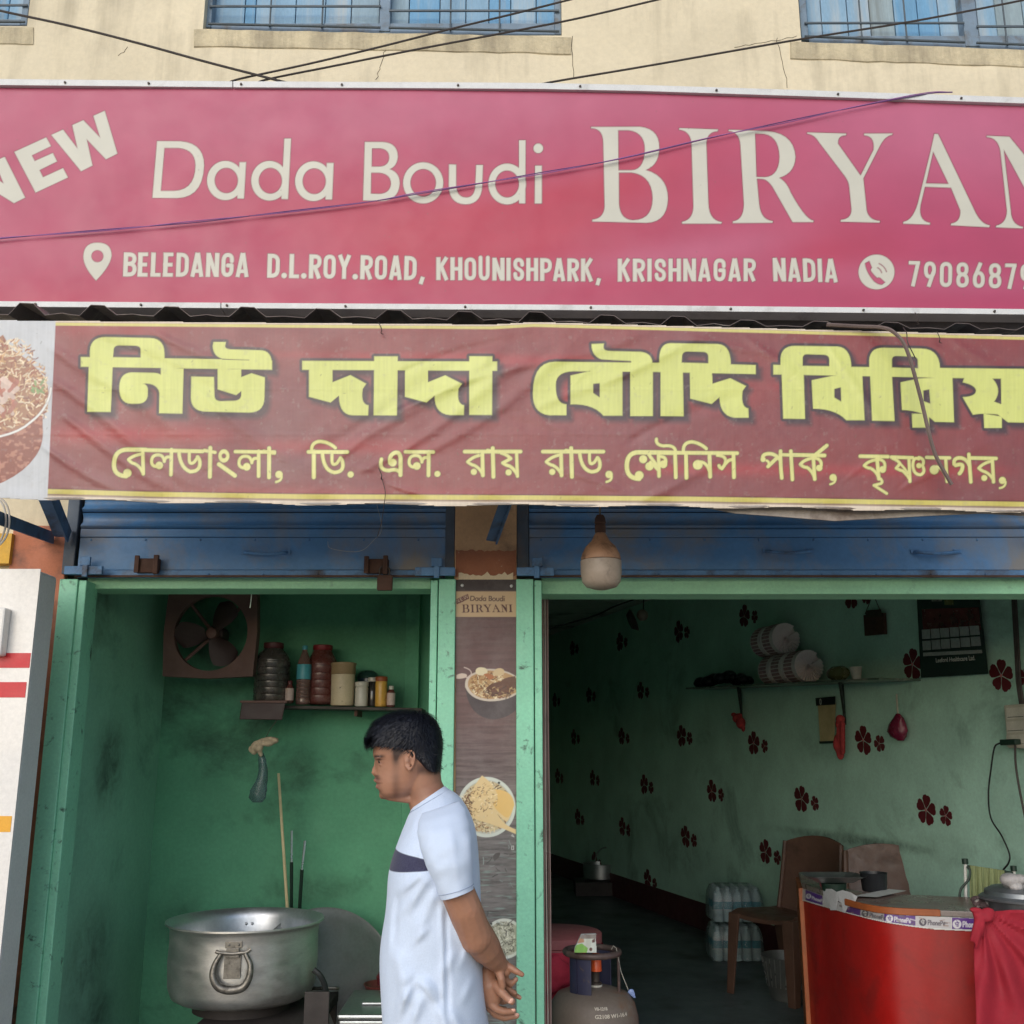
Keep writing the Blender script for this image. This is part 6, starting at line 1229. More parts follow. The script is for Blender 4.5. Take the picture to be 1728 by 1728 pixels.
# plastic chairs
m_chair = pm('chair_brown', srgb(92, 66, 54), rough=.5, var=.2, scale=6, dirt=srgb(62,42,34), dirt_scale=5, dirt_lo=.5, dirt_hi=.75, bump=.15)
def chair(c, ang, label):
    t = thing('plastic_chair', Vector((c[0], c[1], FL)), label, 'chair', 'brown plastic chairs behind the red counter')
    f = Vector((math.cos(ang), math.sin(ang), 0)); s = Vector((-f.y, f.x, 0)); o = Vector((c[0], c[1], FL)); q = lambda a, b, z: o + f*a + s*b + ZH*z
    mb = MB(); rings = []       # seat: dished shell
    for a_ in np.linspace(-.21, .22, 9):
        row = [q(a_, b_, .44+.012*(a_/.2)-.018*(1-(b_/.21)**2)-(.018 if a_ > .2 else 0)) for b_ in np.linspace(-.21, .21, 9)]; rings.append(row + [p-ZH*.022 for p in row[::-1]])
    mb.ring_loft(rings); mb.build('seat', m_chair, t, smooth=True, ang=50)
    mb = MB(); rings = []
    for z_ in np.linspace(.40, .84, 12):
        w_ = .205-.0*z_-.03*max(0, (z_-.76)/.08)**2; lean = -.20-.10*(z_-.40)/.44; row = []
        for b_ in np.linspace(-w_, w_, 9): row.append(q(lean-.03*(1-(b_/w_)**2)+ (.004*math.sin(z_*70) if abs(b_) < w_*.8 else 0), b_, z_ - (0.03*(b_/w_)**2 if z_ > .8 else 0)))
        rings.append(row + [p-f*.014 for p in row[::-1]])
    mb.ring_loft(rings); mb.build('backrest', m_chair, t, smooth=True, ang=50)
    for sb_ in (-1, 1):
        MB().tube(spline([q(-.19,.2*sb_,.42), q(-.245,.205*sb_,.6), q(-.285,.2*sb_,.8)]), .016, 8).build('back_rail', m_chair, t, smooth=True)
        for a_, b_, a1, b1 in ((.19,.19,.235,.215),(-.19,.19,-.26,.21)):
            p0, p1 = q(a_, b_*sb_, .43), q(a1, b1*sb_, 0); mb = MB(); rings = []
            for tt, w_ in ((0,.038),(.3,.034),(1,.024)):
                c_ = p0.lerp(p1, tt); rings.append([c_+f*w_+s*w_*sb_, c_-f*w_+s*w_*sb_, c_-f*w_+s*w_*sb_*.55, c_+f*w_*.6+s*w_*sb_*.5, c_+f*w_*.6-s*w_*sb_, c_+f*w_-s*w_*sb_])
            mb.ring_loft(rings); mb.build('leg', m_chair, t, bevel=.003)
    MB().box(0,.001,0,.001,0,.001) if 0 else None
    return t
fa = math.atan2(-.6, -.8)
chair((1.57, 6.25), fa, 'brown plastic chair with seat and legs in view, left of the red counter')
chair((1.93, 5.62), math.atan2(-.9, -.35), 'brown plastic chair behind the red counter, only its back in view')
# shrink-wrapped bottle packs
m_wb = pm('water_bottle', srgb(196, 218, 222), rough=.15, var=.15, trans=.35, bump=.1); m_wlb = pm('bottle_label', srgb(50, 126, 140), rough=.4, var=.2, bump=0); m_bc = pm('bottle_cap', srgb(176,196,200), rough=.4, bump=0); m_film = pm('wrap_film', srgb(206,222,226), rough=.2, trans=.8, alpha=.5, bump=.5, bscale=30, bdist=.01)
bm1 = MB().lathe([(0,0),(.026,0),(.030,.006),(.030,.03),(.028,.035),(.030,.04),(.030,.075),(.030,.135),(.029,.15),(.022,.175),(.012,.19),(.012,.2)], (0,0,0), 14).mesh('bottle'); bm1.polygons.foreach_set('use_smooth', [True]*len(bm1.polygons)); bm1.materials.append(m_wb)
bl1 = MB().lathe([(.0305,.08),(.0308,.081),(.0308,.125),(.0305,.126)], (0,0,0), 14, cap0=False, cap1=False).mesh('bottle_label'); bl1.materials.append(m_wlb)
bc1 = MB().lathe([(0,.196),(.0135,.196),(.0135,.214),(0,.215)], (0,0,0), 12).mesh('bottle_cap'); bc1.materials.append(m_bc)
for lev, lab in ((0, 'lower shrink-wrapped pack of water bottles on the floor by the chair'), (1, 'upper shrink-wrapped pack of water bottles stacked on another pack')):
    o = Vector((1.475+.012*lev, 7.28, FL+.24*lev+.001)); t = thing('bottle_pack', o, lab, 'bottle pack', 'packs of water bottles by the wall')
    for i in range(5):
        for j in range(4):
            p = Vector(((i-2)*.0625+(.004 if j % 2 else 0), (j-1.5)*.0625, 0)); b_ = link('bottle', bm1, None, t); b_.location = p; b_.rotation_euler = (0,0,i+j*2.)
            link('bottle_label', bl1, None, b_); link('bottle_cap', bc1, None, b_)
    mb = MB(); rings = []
    for z, g_ in ((.004,.0),(.03,.004),(.12,.0),(.17,-.006),(.21,-.022),(.222,-.05)):
        rings.append([o+Vector((sx*(.158+g_)+.008*math.cos(th_)*1, sy*(.127+g_)+.008*math.sin(th_), z)) for sx, sy, th0 in ((1,1,0),(-1,1,math.pi/2),(-1,-1,math.pi),(1,-1,3*math.pi/2)) for th_ in (th0+.2, th0+.8, th0+1.4)])
    mb.ring_loft(rings); mb.build('wrap', m_film, t, smooth=True)
# waste basket
qb = PZ(1352, 1700, FL); wbk = thing('steel_tub', Vector((qb.x, qb.y+.2, FL)), 'round wire-sided steel tub on the floor behind the end of the red counter', 'tub'); qq = Vector((qb.x, qb.y+.2, FL))
MB().lathe([(0,0),(.11,0),(.115,.02),(.12,.06),(.125,.065),(.15,.22),(.155,.225),(.15,.225),(.12,.07),(0,.06)], qq, 40).build('tub_body', m_lid, wbk, smooth=True, ang=50)
for i in range(28): a_ = 2*math.pi*i/28; MB().tube([qq+Vector((math.cos(a_)*.126, math.sin(a_)*.126, .07)), qq+Vector((math.cos(a_+.1)*.152, math.sin(a_+.1)*.152, .22))], .0022, 4).build('wire', m_stl, wbk)
# ---- red counter
ZT = .97; edge = [(1353.5,1498),(1368,1504),(1385,1510),(1410,1520.5),(1434,1529),(1465,1537),(1497,1542),(1536,1544.5),(1576,1546),(1641,1549),(1700,1551),(1790,1552)]
F = spline([PZ(x, y, ZT) for x, y in edge], 5); back = [p + Vector((.10, .42, 0)) for p in F]
ct = thing('counter', F[10]*1.0, 'curved glossy red reception counter with a row of purple payment stickers under its edge', 'counter'); 
m_redp = pm('counter_red', srgb(160, 22, 18), rough=.42, var=.12, scale=2.5, dirt=srgb(104,26,24), dirt_scale=5, dirt_lo=.5, dirt_hi=.8, bump=.15, coat=.05); m_ctop = pm('counter_top', srgb(128,118,112), rough=.3, var=.2, scale=4, dirt=srgb(110,50,46), dirt_scale=3, bump=.05); m_wood = pm('counter_edge', srgb(156, 84, 42), rough=.5, var=.2, scale=12, dirt=srgb(206,170,130), dirt_scale=26, dirt_lo=.66, dirt_hi=.74, bump=.15)
def strip(f, z0, z1, off0, off1, name, mat, i0=0, i1=None, bevel=0):
    pts = f[i0:i1]; mb = MB(); rings = []
    for i, p in enumerate(pts):
        d = (pts[min(i+1, len(pts)-1)]-pts[max(i-1, 0)]); nn = Vector((d.y, -d.x, 0)).normalized(); a_, b_ = p+nn*off0, p+nn*off1
        q0 = z0(p) if callable(z0) else z0; q1 = z1(p) if callable(z1) else z1
        rings.append([Vector((a_.x,a_.y,q0)), Vector((b_.x,b_.y,q0)), Vector((b_.x,b_.y,q1)), Vector((a_.x,a_.y,q1))])
    mb.ring_loft(rings); return mb.build(name, mat, ct, smooth=True, ang=40, bevel=bevel)
def zband(p):
    px = 864+FPX*p.x/(p.y*CP+(p.z-EYE)*SP); return P(px, float(np.interp(px, [1353,1385,1430,1465,1497,1536,1576,1641,1790], [1519,1528.5,1541,1550,1557,1563,1568,1571,1573])), p.y).z
strip(F, FL, zband, -.02, 0, 'front_panel', m_redp)
strip(F, zband, ZT-.004, -.02, -.001, 'edge_band', m_white)
mb = MB(); n = len(F); mb.prism([p+ZH*0 for p in F]+back[::-1], (0,0,.022)); mb.build('top', m_ctop, ct, bevel=.003)
strip(F, ZT+.0, ZT+.026, 0.0, .010, 'edge_moulding', m_wood, 19, 42, .003)
e0 = F[0]; MB().hexa([e0+Vector((-.018,-.004,FL-ZT)), e0+Vector((.004,-.012,FL-ZT)), e0+Vector((.10,.40,FL-ZT)), e0+Vector((.08,.41,FL-ZT)), e0+Vector((-.018,-.004,-.001)), e0+Vector((.004,-.012,-.001)), e0+Vector((.10,.40,-.001)), e0+Vector((.08,.41,-.001))]).build('end_panel', m_wood, ct, bevel=.002)
e1 = F[-1]; MB().hexa([e1+Vector((.0,.0,FL-ZT)), e1+Vector((.02,.0,FL-ZT)), e1+Vector((.12,.42,FL-ZT)), e1+Vector((.10,.42,FL-ZT)), e1+Vector((.0,.0,-.001)), e1+Vector((.02,.0,-.001)), e1+Vector((.12,.42,-.001)), e1+Vector((.10,.42,-.001))]).build('end_panel', m_redp, ct)
# payment stickers printed on one band that follows the curve
ex = [p[0] for p in edge]; eyt = [p[1] for p in edge]; low = [(1353,1519),(1385,1528.5),(1430,1541),(1465,1550),(1497,1557),(1536,1563),(1576,1568),(1641,1571),(1790,1573)]
cvs = Canvas(1354, 1646, 1496, 1575, .8, srgb(206, 204, 200)); X, Y = cvs.X, cvs.Y
te = np.interp(X, ex, eyt); be = np.interp(X, [p[0] for p in low], [p[1] for p in low]); PUR = srgb(84, 40, 128); GRY = srgb(186, 184, 182)
V_ = (Y-te)/(be-te)
for x0, x1, col in ((1354,1359,GRY),(1359,1388,PUR),(1388,1430,srgb(196,194,196)),(1428,1452,srgb(78,40,104)),(1452,1492,srgb(160,156,158)),(1492,1545,PUR),(1545,1605,srgb(188,186,188)),(1606,1646,PUR)):
    kk = ((X >= x0) & (X < x1) & (V_ > .04) & (V_ < .9)); cvs.C[kk] = col
LG = {'P': (.5, ["0,1 0,0", "0,0 .22,0 ~.45,0 .45,.27 ~.45,.54 .22,.54 0,.54"]), 'h': (.45, ["0,0 0,1", "0,.6 ~.05,.4 .2,.38 ~.38,.38 .38,.6 .38,1"]), 'o': (.5, [".2,.38 ~.4,.38 .4,.69 ~.4,1 .2,1 ~0,1 0,.69 ~0,.38 .2,.38"]), 'n': (.45, ["0,.38 0,1", "0,.6 ~.05,.4 .2,.38 ~.38,.38 .38,.6 .38,1"]), 'e': (.45, ["0,.68 .38,.68 ~.4,.38 .2,.38 ~0,.38 0,.7 ~0,1 .2,1 .36,.94"])}
def pay(x0, h, col, lum, vmid=.55, n=7):
    y0 = float(np.interp(x0, ex, eyt)); y1 = float(np.interp(x0, [p[0] for p in low], [p[1] for p in low])); cx, cy, r = x0+h*.5, y0+(y1-y0)*vmid, h*.62
    d = cvs.blank(); cvs.ell(d, cx, cy, r); cvs.fill(d, col); d = cvs.blank(); cvs.stroke(d, [(cx-r*.45,cy-r*.3),(cx+r*.45,cy-r*.35)], h*.12); cvs.stroke(d, [(cx+r*.25,cy-r*.3),(cx+r*.25,cy+r*.5),(cx-r*.1,cy+r*.4)], h*.12); cvs.stroke(d, [(cx-r*.3,cy-r*.3),(cx-r*.3,cy+r*.1),(cx+r*.2,cy+r*.1)], h*.12); cvs.stroke(d, [(cx-r*.1,cy-r*.8),(cx+r*.2,cy-r*.4)], h*.12); cvs.fill(d, lum)
    x = x0+h*1.35; d = cvs.blank()
    for ch in "PhonePe"[:n]:
        w_, st_ = LG[ch]
        for s_t in st_:
            pts = path(s_t, (0,0,1), False); sl = (float(np.interp(x, ex, eyt))-y0)+(float(np.interp(x, [p[0] for p in low], [p[1] for p in low]))-y1); cvs.stroke(d, [(x+u*h*.62, cy-h*.42+v*h*.72+sl*.5) for u, v in pts], h*.15)
        x += (w_+.14)*h*.62+.3
    cvs.fill(d, col)
WHT = srgb(214,212,216); pay(1361, 7.0, WHT, PUR); pay(1455, 9.5, srgb(70,66,72), GRY); pay(1496, 10, WHT, PUR); pay(1552, 10.5, srgb(70,64,78), GRY); pay(1609, 12, WHT, PUR, n=4)
for _ in range(26):
    x = random.uniform(1390, 1605); y = float(np.interp(x, ex, eyt))+random.uniform(1, 24); d_ = cvs.blank(); cvs.stroke(d_, [(x,y),(x+random.uniform(3,9),y+random.uniform(-2,3))], random.uniform(1,3)); cvs.fill(d_, random.choice([WHT, srgb(150,120,110), srgb(96,84,84)]), .7)
Yc = np.interp(X, [864+FPX*p.x/(p.y*CP+(p.z-EYE)*SP) for p in F], [p.y for p in F]) - .004
cvs.sheet('sticker_band', print_mat('sticker_print', rough=.35, bump=0, dust=.2), ct, Yc, (V_ > .0) & (V_ < 1.0))
# torn paper, tray, black pot, papers on the counter
m_tp = pm('torn_paper', srgb(206, 206, 210), rough=.8, var=.06, bump=.2)
tp = path("1388,1500 1404,1500 1412,1505 1422,1502 1436,1506 1447,1513 1443,1522 1434,1524 1430,1532 1426,1541 1422,1539 1420,1524 1414,1520 1411,1536 1401,1536 1400,1526 1396,1528 1391,1522")
Yt = lambda x: float(np.interp(x, [864+FPX*p.x/(p.y*CP+(p.z-EYE)*SP) for p in F], [p.y for p in F])); mb = MB(); mb.prism([P(x, y, Yt(x)-.012+.004*math.sin(x)) for x, y in tp], (0,.001,0)); tag(mb.build('torn_poster', m_tp, loc=P(1415,1500,Yt(1415))), 'torn white paper scrap hanging over the counter edge between stickers', 'paper')
tc_ = PZ(1405, 1487, ZT+.06); tr_ = thing('metal_tray', tc_, 'shallow steel tray on the left end of the red counter', 'tray'); kt = MPX(1485, tc_.y)
mb = MB(); rings = []
for s_, z_ in ((.62,0),(.64,.0),(1,.026),(1.04,.028),(1.0,.024),(.62,.004),(.0,.004)): rings.append([tc_+Vector((sx*.125*s_, sy*.10*s_, z_)) for sx, sy in ((-1,-.7),(-.8,-1),(.8,-1),(1,-.7),(1,.7),(.8,1),(-.8,1),(-1,.7))])
mb.ring_loft(rings, cap0=True, cap1=False); mb.build('tray_body', m_ss, tr_, bevel=.002)
sp_ = MB(); sp_.lathe([(0,0),(.045,0),(.05,.004),(.055,.035),(.0,.034)], Vector((tc_.x-.005, tc_.y-.03, ZT+.022)), 24); tag(sp_.build('small_bowl', m_dkg, loc=Vector((tc_.x, tc_.y, ZT+.022)), smooth=True), 'small dark bowl under the steel tray on the counter', 'bowl')
kpz = PZ(1476, 1504, ZT+.022); kq = MPX(1500, kpz.y); bp_ = thing('black_pot', kpz, 'round black plastic pot on the counter beside the tray', 'pot')
MB().lathe([(0,0),(18*kq,0),(20*kq,.006),(22*kq,.075),(23*kq,.078),(21.5*kq,.078),(19*kq,.01),(0,.008)], kpz, 32).build('pot_body', pm('black_plastic', srgb(30,32,36), rough=.45, bump=.1), bp_, smooth=True)
nb = PZ(1480, 1509, ZT+.024); tag(MB().hexa([PZ(1440,1512,ZT+.024),PZ(1480,1514,ZT+.024),PZ(1530,1503,ZT+.024),PZ(1500,1500,ZT+.024),PZ(1440,1512,ZT+.032),PZ(1480,1514,ZT+.032),PZ(1530,1503,ZT+.032),PZ(1500,1500,ZT+.032)]).build('notebook', m_white, loc=nb), 'thin white notebook lying under the black pot on the counter', 'notebook')
rag([(PZ(1394,1495,ZT+.03),.025,(1,.8,.8)),(PZ(1398,1492,ZT+.035),.02,(1.2,.8,.8)),(PZ(1390,1492,ZT+.04),.02,(1,.8,.9))], 'small pink cloth crumple under the tray edge on the counter', 'pink_rag', pm('pink_rag', srgb(196,96,110), rough=.9))
# folding stand with olive towel
YT_ = 4.62; ts = thing('towel_stand', Vector((XA(1665,1480,YT_), YT_, FL)), 'metal stand with black-capped white rods behind the counter', 'stand')
for px, yt in ((1629, 1456), (1711, 1468)):
    MB().tube([P(px+3, 1700, YT_), P(px, yt, YT_)], .007, 10).build('rod', mt, ts, smooth=True); MB().tube([P(px, yt+2, YT_), P(px-1, yt-7, YT_)], .013, 10).build('rod_cap', m_dkg, ts, smooth=True)
MB().tube([P(1629, 1461, YT_), P(1711, 1473, YT_)], .005, 8).build('cross_rod', m_dkg, ts)
MB().tube(spline([P(1632,1462,YT_-.02), P(1637,1470,YT_-.03), P(1634,1485,YT_-.03), P(1622,1500,YT_-.02), P(1618,1520,YT_-.02)]), .005, 6).build('strap', m_dkg, ts)
mb = MB(); n_, m_ = 36, 12; vs = []; 
for j in range(m_):
    for i in range(n_):
        u = i/(n_-1); v = j/(m_-1); vs.append(P(1637+u*58, 1460+u*9+v*62, YT_-.012-.01*math.sin(u*22+1.5*math.sin(v*2))*(.3+v) - .004*math.sin(u*57)))
fs = [(j*n_+i, j*n_+i+1, (j+1)*n_+i+1, (j+1)*n_+i) for j in range(m_-1) for i in range(n_-1)]; N_ = len(vs); vs += [v_+Vector((0,.004,0)) for v_ in vs]; fs += [tuple(N_+x for x in f_[::-1]) for f_ in fs]
mb.add(vs, fs); tag(mb.build('towel', pm('towel_olive', srgb(134,142,100), rough=.95, var=.12, bump=.4, bscale=200), loc=P(1665,1462,YT_), smooth=True), 'olive towel hung over the metal stand behind the counter', 'towel')
# big lidded pot, bag, patterned cloth, red drape
YQ = 4.1; kq = MPX(1505, YQ); lp = P(1728, 1512, YQ); lt = thing('lidded_pot', Vector((lp.x, YQ, ZT)), 'big grey lidded aluminium pot on the right end of the counter', 'pot')
MB().lathe([(0,0),(52*kq,0),(56*kq,.015),(57*kq,lp.z-ZT-.03)], Vector((lp.x, YQ, ZT+.023)), 48).build('pot_body', pm('dull_alu', (.17,.18,.19), rough=.45, metal=.7, var=.15), lt, smooth=True)
MB().lathe([(60*kq,-.012),(70*kq,-.012),(71*kq,-.004),(66*kq,.002),(62*kq,.004),(61*kq,.02),(50*kq,.032),(0,.045)], lp, 56).build('lid', pm('dull_lid', (.26,.28,.30), rough=.4, metal=.75, var=.12), lt, smooth=True, ang=50)
rag([(P(1722+random.uniform(-22,18), 1491+random.uniform(-12,6)*(1), YQ-.03+random.uniform(-.04,.04)), random.uniform(.018,.034), (1.3,1,.8)) for _ in range(12)], 'crumpled clear plastic bag lying on the grey pot lid', 'plastic_bag', pm('clear_bag', srgb(196,190,188), rough=.15, var=.2, bump=.9, bscale=40, bdist=.01, trans=.3), cat='bag')
rag([(PZ(1665+random.uniform(-18,16), 1522+random.uniform(-4,6), ZT+.045), random.uniform(.018,.028), (1.3,1,.7)) for _ in range(9)], 'crumpled patterned cloth between the counter top and the grey pot', 'patterned_cloth', pm('patterned_cloth', srgb(96,76,78), rough=.9, var=.2, dirt=srgb(190,180,176), dirt_scale=26, dirt_lo=.52, dirt_hi=.56, bump=.3))
m_drape = pm('drape_red', srgb(150, 24, 42), rough=.8, var=.12, scale=5, bump=.25, bscale=260)
nx, nz = 240, 80; kn = (1660, 1545); vs = []; YK = 3.98
for j in range(nz):
    v = j/(nz-1)
    for i in range(nx):
        u = i/(nx-1); left = 1646-2*math.sin(v*9)+ (10*max(0, .12-v)/.12); right = 1800; x = left+(right-left)*u; top = 1541-18*max(0, u-.25)-4*math.sin(u*6); y = top+(1900-top)*v
        an = math.atan2(y-kn[1]+8, x-kn[0]); rr2 = math.hypot(x-kn[0], y-kn[1]); f = math.sin(an*17+.6*math.sin(rr2/40))*min(1, (rr2/110)**1.3)
        vs.append(P(x, y, YK-.03-.014*f-.002*math.sin(an*29+rr2/33)-.02*math.sin(min(1, v*3)*1.57)))
fs = [(j*nx+i, j*nx+i+1, (j+1)*nx+i+1, (j+1)*nx+i) for j in range(nz-1) for i in range(nx-1)]; N_ = len(vs); vs += [v_+Vector((0,.003,0)) for v_ in vs]; fs += [tuple(N_+x for x in f_[::-1]) for f_ in fs]
dp_ = thing('red_drape', P(*kn, YK), 'translucent red cloth gathered in a knot and draped over the counter front at the right', 'drape')
MB().add(vs, fs).build('cloth', m_drape, dp_, smooth=True)
mb = MB(); r = random.Random(2)
for i in range(16): mb.ball(P(kn[0]-4+r.uniform(-12, 12), kn[1]-2+r.uniform(-8, 10), YK-.06+r.uniform(-.01,.01)), r.uniform(.010,.020), 10, 8, sc=(1.5,.8,.8))
for dx, ln in ((-9, 44), (-3, 56), (4, 36)): mb.tube(spline([P(kn[0]-6, kn[1], YK-.06), P(kn[0]-6+dx*.7, kn[1]+ln*.4, YK-.075), P(kn[0]-8+dx*1.2, kn[1]+ln*.8, YK-.07), P(kn[0]-8+dx*1.6, kn[1]+ln, YK-.065)], 6), [.016-.0006*i for i in range(19)], 8)
link('knot', remeshed(mb, 'knot', .005, origin(dp_), smooth=3), m_drape, dp_)
# things in the dark at the back
bk = PZ(970, 1482, FL); sp2 = thing('back_pot', Vector((.85, 10.6, FL)), 'dim steel pot with round handles on the floor at the dark far end', 'pot'); o = Vector((.85, 10.4, FL+.12))
MB().lathe([(0,0),(.14,0),(.16,.02),(.165,.15),(.175,.155),(.16,.155),(.15,.03),(0,.02)], o, 32).build('pot_body', m_ss, sp2, smooth=True)
MB().tube([o+Vector((.1*math.cos(t)+.05, -.03, .16+.14*math.sin(t))) for t in np.linspace(0, math.pi, 12)], .006, 6).build('pot_handle', m_ss, sp2, smooth=True)
MB().box(.6, 1.02, 10.2, 10.6, FL, FL+.119).build('low_stand', m_stove, sp2)
hb2 = thing('hanging_lamp', P(1085, 1035, 8.0), 'small dim bulb holder hanging on a sagging wire high in the dark hall', 'lamp')
MB().tube(spline([P(920,1062,7.5), P(1000,1040,7.8), P(1040,1022,8.0), P(1090,1005,8.1)]), .006, 5).build('wire', mcb, hb2); MB().tube([P(1086,1012,8.0), P(1086,1030,8.0)], .005, 5).build('wire', mcb, hb2)
MB().ball(P(1084, 1038, 8.0), .045, 14, 10).build('bulb', m_bulb_w, hb2, smooth=True); MB().lathe([(0,0),(.06,.01),(.09,.05),(0,.06)], P(1060, 1050, 8.0), 20, axis=(1,0,.4)).build('shade', m_blade, hb2, smooth=True)
# ================================================================== THE MAN
YM = 2.85; KM = MPX(1450, YM)
man = thing('person', Vector((XA(730, 1700, YM), YM, 0)), 'man in a white t-shirt with dark chest band, hands behind his back', 'person')
MO = origin(man)
def Q(px, py, dy=0): return P(px, py, YM+dy)
def ringpx(fx, fy, bx, by, hd, n=40, e=2.0, egg=0.0):
    """horizontal-ish ring from front pixel to back pixel, half depth hd metres"""
    a, b = Q(fx, fy), Q(bx, by); c = (a+b)/2; h = (b-a)/2; out = []
    for i in range(n):
        t = 2*math.pi*i/n; cx, sx = math.cos(t), math.sin(t)
        u = math.copysign(abs(cx)**(2/e), cx); w = math.copysign(abs(sx)**(2/e), sx)
        out.append(c + h*u + Vector((0, hd*w*(1+egg*u), 0)))
    return out
skin = MB()
# skull and face: front x, front y, back x, back y, half depth in px
hk = [(672,1204,706,1204,22,2,0),(652,1213,727,1211,37,2,0),(640,1224,738,1222,46,2.1,.08),(633,1240,743,1237,51,2.15,.12),(630.5,1256,744,1252,52,2.15,.14),(629.5,1268,744,1264,51,2.15,.14),(630,1276,743,1272,50,2.15,.14),(633,1283,742,1279,48.5,2.1,.14),
      (634,1292,741,1288,47.5,2.05,.14),(634.5,1302,738,1297,46,2,.12),(634,1311,732,1306,44,2,.08),(635.5,1320,724,1316,42,2.05,.04),(638,1330,716,1327,39,2.1,.02),(641,1338,708,1337,35,2.1,0),(645,1345,700,1344,29,2.1,0),(652,1350,692,1349,19,2,0)]
skin.ring_loft([ringpx(a, b, c, d, h*KM, 44, e, g) for a, b, c, d, h, e, g in hk])
skin.ring_loft([ringpx(676,1300,743,1290,40*KM), ringpx(682,1325,744,1306,38*KM), ringpx(686,1343,745,1318,36.5*KM), ringpx(690,1358,750,1328,37*KM), ringpx(694,1372,762,1340,41*KM), ringpx(700,1400,780,1370,60*KM), ringpx(690,1430,790,1410,90*KM)])
def wedge(pts): skin.ring_loft(pts)
def nring(x0, y0, x1, y1, w): return [Q(x0, y0), Q((x0+x1)/2, (y0+y1)/2, -w*.75*KM), Q(x1, y1, -w*KM), Q(x1+4, y1), Q(x1, y1, w*KM), Q((x0+x1)/2, (y0+y1)/2, w*.75*KM)]
wedge([nring(631.5,1279,640,1279,5), nring(631.5,1286,641,1287,6), nring(629.3,1294,641,1295,7.5), nring(626.9,1300.5,641,1301,9.5), nring(626.4,1304.3,641,1305,11), nring(629.2,1308.6,641,1309,11), nring(633,1311,641,1312,8)])
for s in (-1, 1):
    skin.ball(Q(636.5, 1304.5, s*8*KM), 4.6*KM, 12, 8, sc=(1.15,.8,.95))                      # nostril wings
    skin.ball(Q(640, 1278.5, s*20*KM), 8*KM, 14, 8, sc=(1.0,1.9,.5))                          # brow ridge
    skin.ball(Q(655, 1322, s*17*KM), 14*KM, 20, 14, sc=(.95,.95,1.6))                           # cheek
    skin.ball(Q(643.5, 1290.3, s*22*KM), 6.5*KM, 14, 8, sc=(.75,1.3,.35))                      # lower lid
    skin.ball(Q(642.5, 1281.5, s*22*KM), 6.8*KM, 14, 8, sc=(.8,1.35,.35))                      # upper lid
skin.ball(Q(635.3, 1316.5), 5*KM, 14, 10, sc=(1.0,2.4,.75)); skin.ball(Q(638.5, 1327.2), 5.2*KM, 14, 10, sc=(1.0,2.2,.75)); skin.ball(Q(638, 1321.8), 4.4*KM, 12, 8, sc=(.5,2.2,.4))
skin.ball(Q(646, 1341), 8.5*KM, 14, 10, sc=(.75,1.4,.9))
skin.tube([Q(700,1348,-16*KM), Q(668,1347,-22*KM), Q(655,1346,-14*KM)], [9*KM,6*KM,5*KM], 12)
skin.tube([Q(700,1348,16*KM), Q(668,1347,22*KM), Q(655,1346,14*KM)], [9*KM,6*KM,5*KM], 12)
# ears
for s in (-1, 1):
    yo = s*49*KM
    ring = [(688,1298),(684.5,1291),(684,1281),(685,1272),(689,1267.2),(695,1267.5),(699,1273),(699.3,1283),(696.5,1292),(692,1299),(688.5,1300)]
    skin.tube([Q(x, y, yo+s*(2+ .45*(x-684))*KM) for x, y in spline([Vector((a, b, 0)) for a, b in ring], 4) for _ in (0,)] if False else [Q(v.x, v.y, yo+s*(1+.42*(v.x-684))*KM) for v in spline([Vector((a, b, 0)) for a, b in ring], 4)], 2.0*KM, 8)
    skin.ball(Q(691, 1281, yo+s*1.0*KM), 10*KM, 16, 10, sc=(.62,.22,1.25)); skin.tube([Q(690,1274,yo+s*5*KM), Q(694,1279,yo+s*6.5*KM), Q(693,1290,yo+s*5*KM)], [1.6*KM,2*KM,1.8*KM], 8)
    skin.ball(Q(689.5, 1296.5, yo+s*3*KM), 4.2*KM, 10, 8, sc=(.8,.5,1)); skin.ball(Q(685.3, 1285, yo+s*2*KM), 2.4*KM, 8, 6, sc=(.7,.7,1.3))
# torso under the shirt, legs under the trousers
skin.ring_loft([ringpx(705,1390,785,1370,.10), ringpx(690,1430,795,1410,.15), ringpx(675,1500,798,1500,.155), ringpx(665,1600,800,1600,.15), ringpx(668,1720,808,1720,.15)])
# near (left) arm, hand
def limbq(pts, n=14): skin.limb([Q(a, b, c) for a, b, c, r in pts], [r*KM for a, b, c, r in pts], n)
limbq([(745,1408,-.165,30),(754,1450,-.185,28),(768,1495,-.188,26.5),(785,1535,-.175,27),(797,1566,-.15,27),(803,1580,-.14,27)])
limbq([(797,1566,-.15,26.5),(808,1584,-.125,27),(819,1599,-.10,25),(829,1612,-.075,20.5),(838,1622,-.05,16.5),(842,1627,-.045,14)])
limbq([(840,1624,-.045,13),(847,1630,-.03,12.5),(852,1637,-.03,11)]); skin.ball(Q(848,1633,-.028), 14*KM, 14, 10, sc=(1.05,.7,1.0))
def finger(pts): skin.limb([Q(a, b, c) for a, b, c, r in pts], [r*KM for a, b, c, r in pts], 10)
finger([(853,1629,-.035,7.5),(863,1634,-.04,6.2),(873,1640,-.045,5.2),(881,1644.5,-.045,4.3)])            # index, stretched out
finger([(850,1640,-.02,8),(853,1652,-.015,5.8),(862,1661,-.01,5),(871,1652.5,-.01,4.1)])
finger([(847,1645,-.005,7),(852,1660,.0,5.6),(861,1671,.0,4.8),(869,1676,0,4.2)])
finger([(845,1648,.01,6.5),(853,1667,.012,5.2),(866,1677,.012,4.6),(877,1683.5,.01,3.9)])
finger([(842,1638,-.05,8),(846,1652,-.058,6.5),(848,1664,-.055,5.5)])                                     # thumb folded down
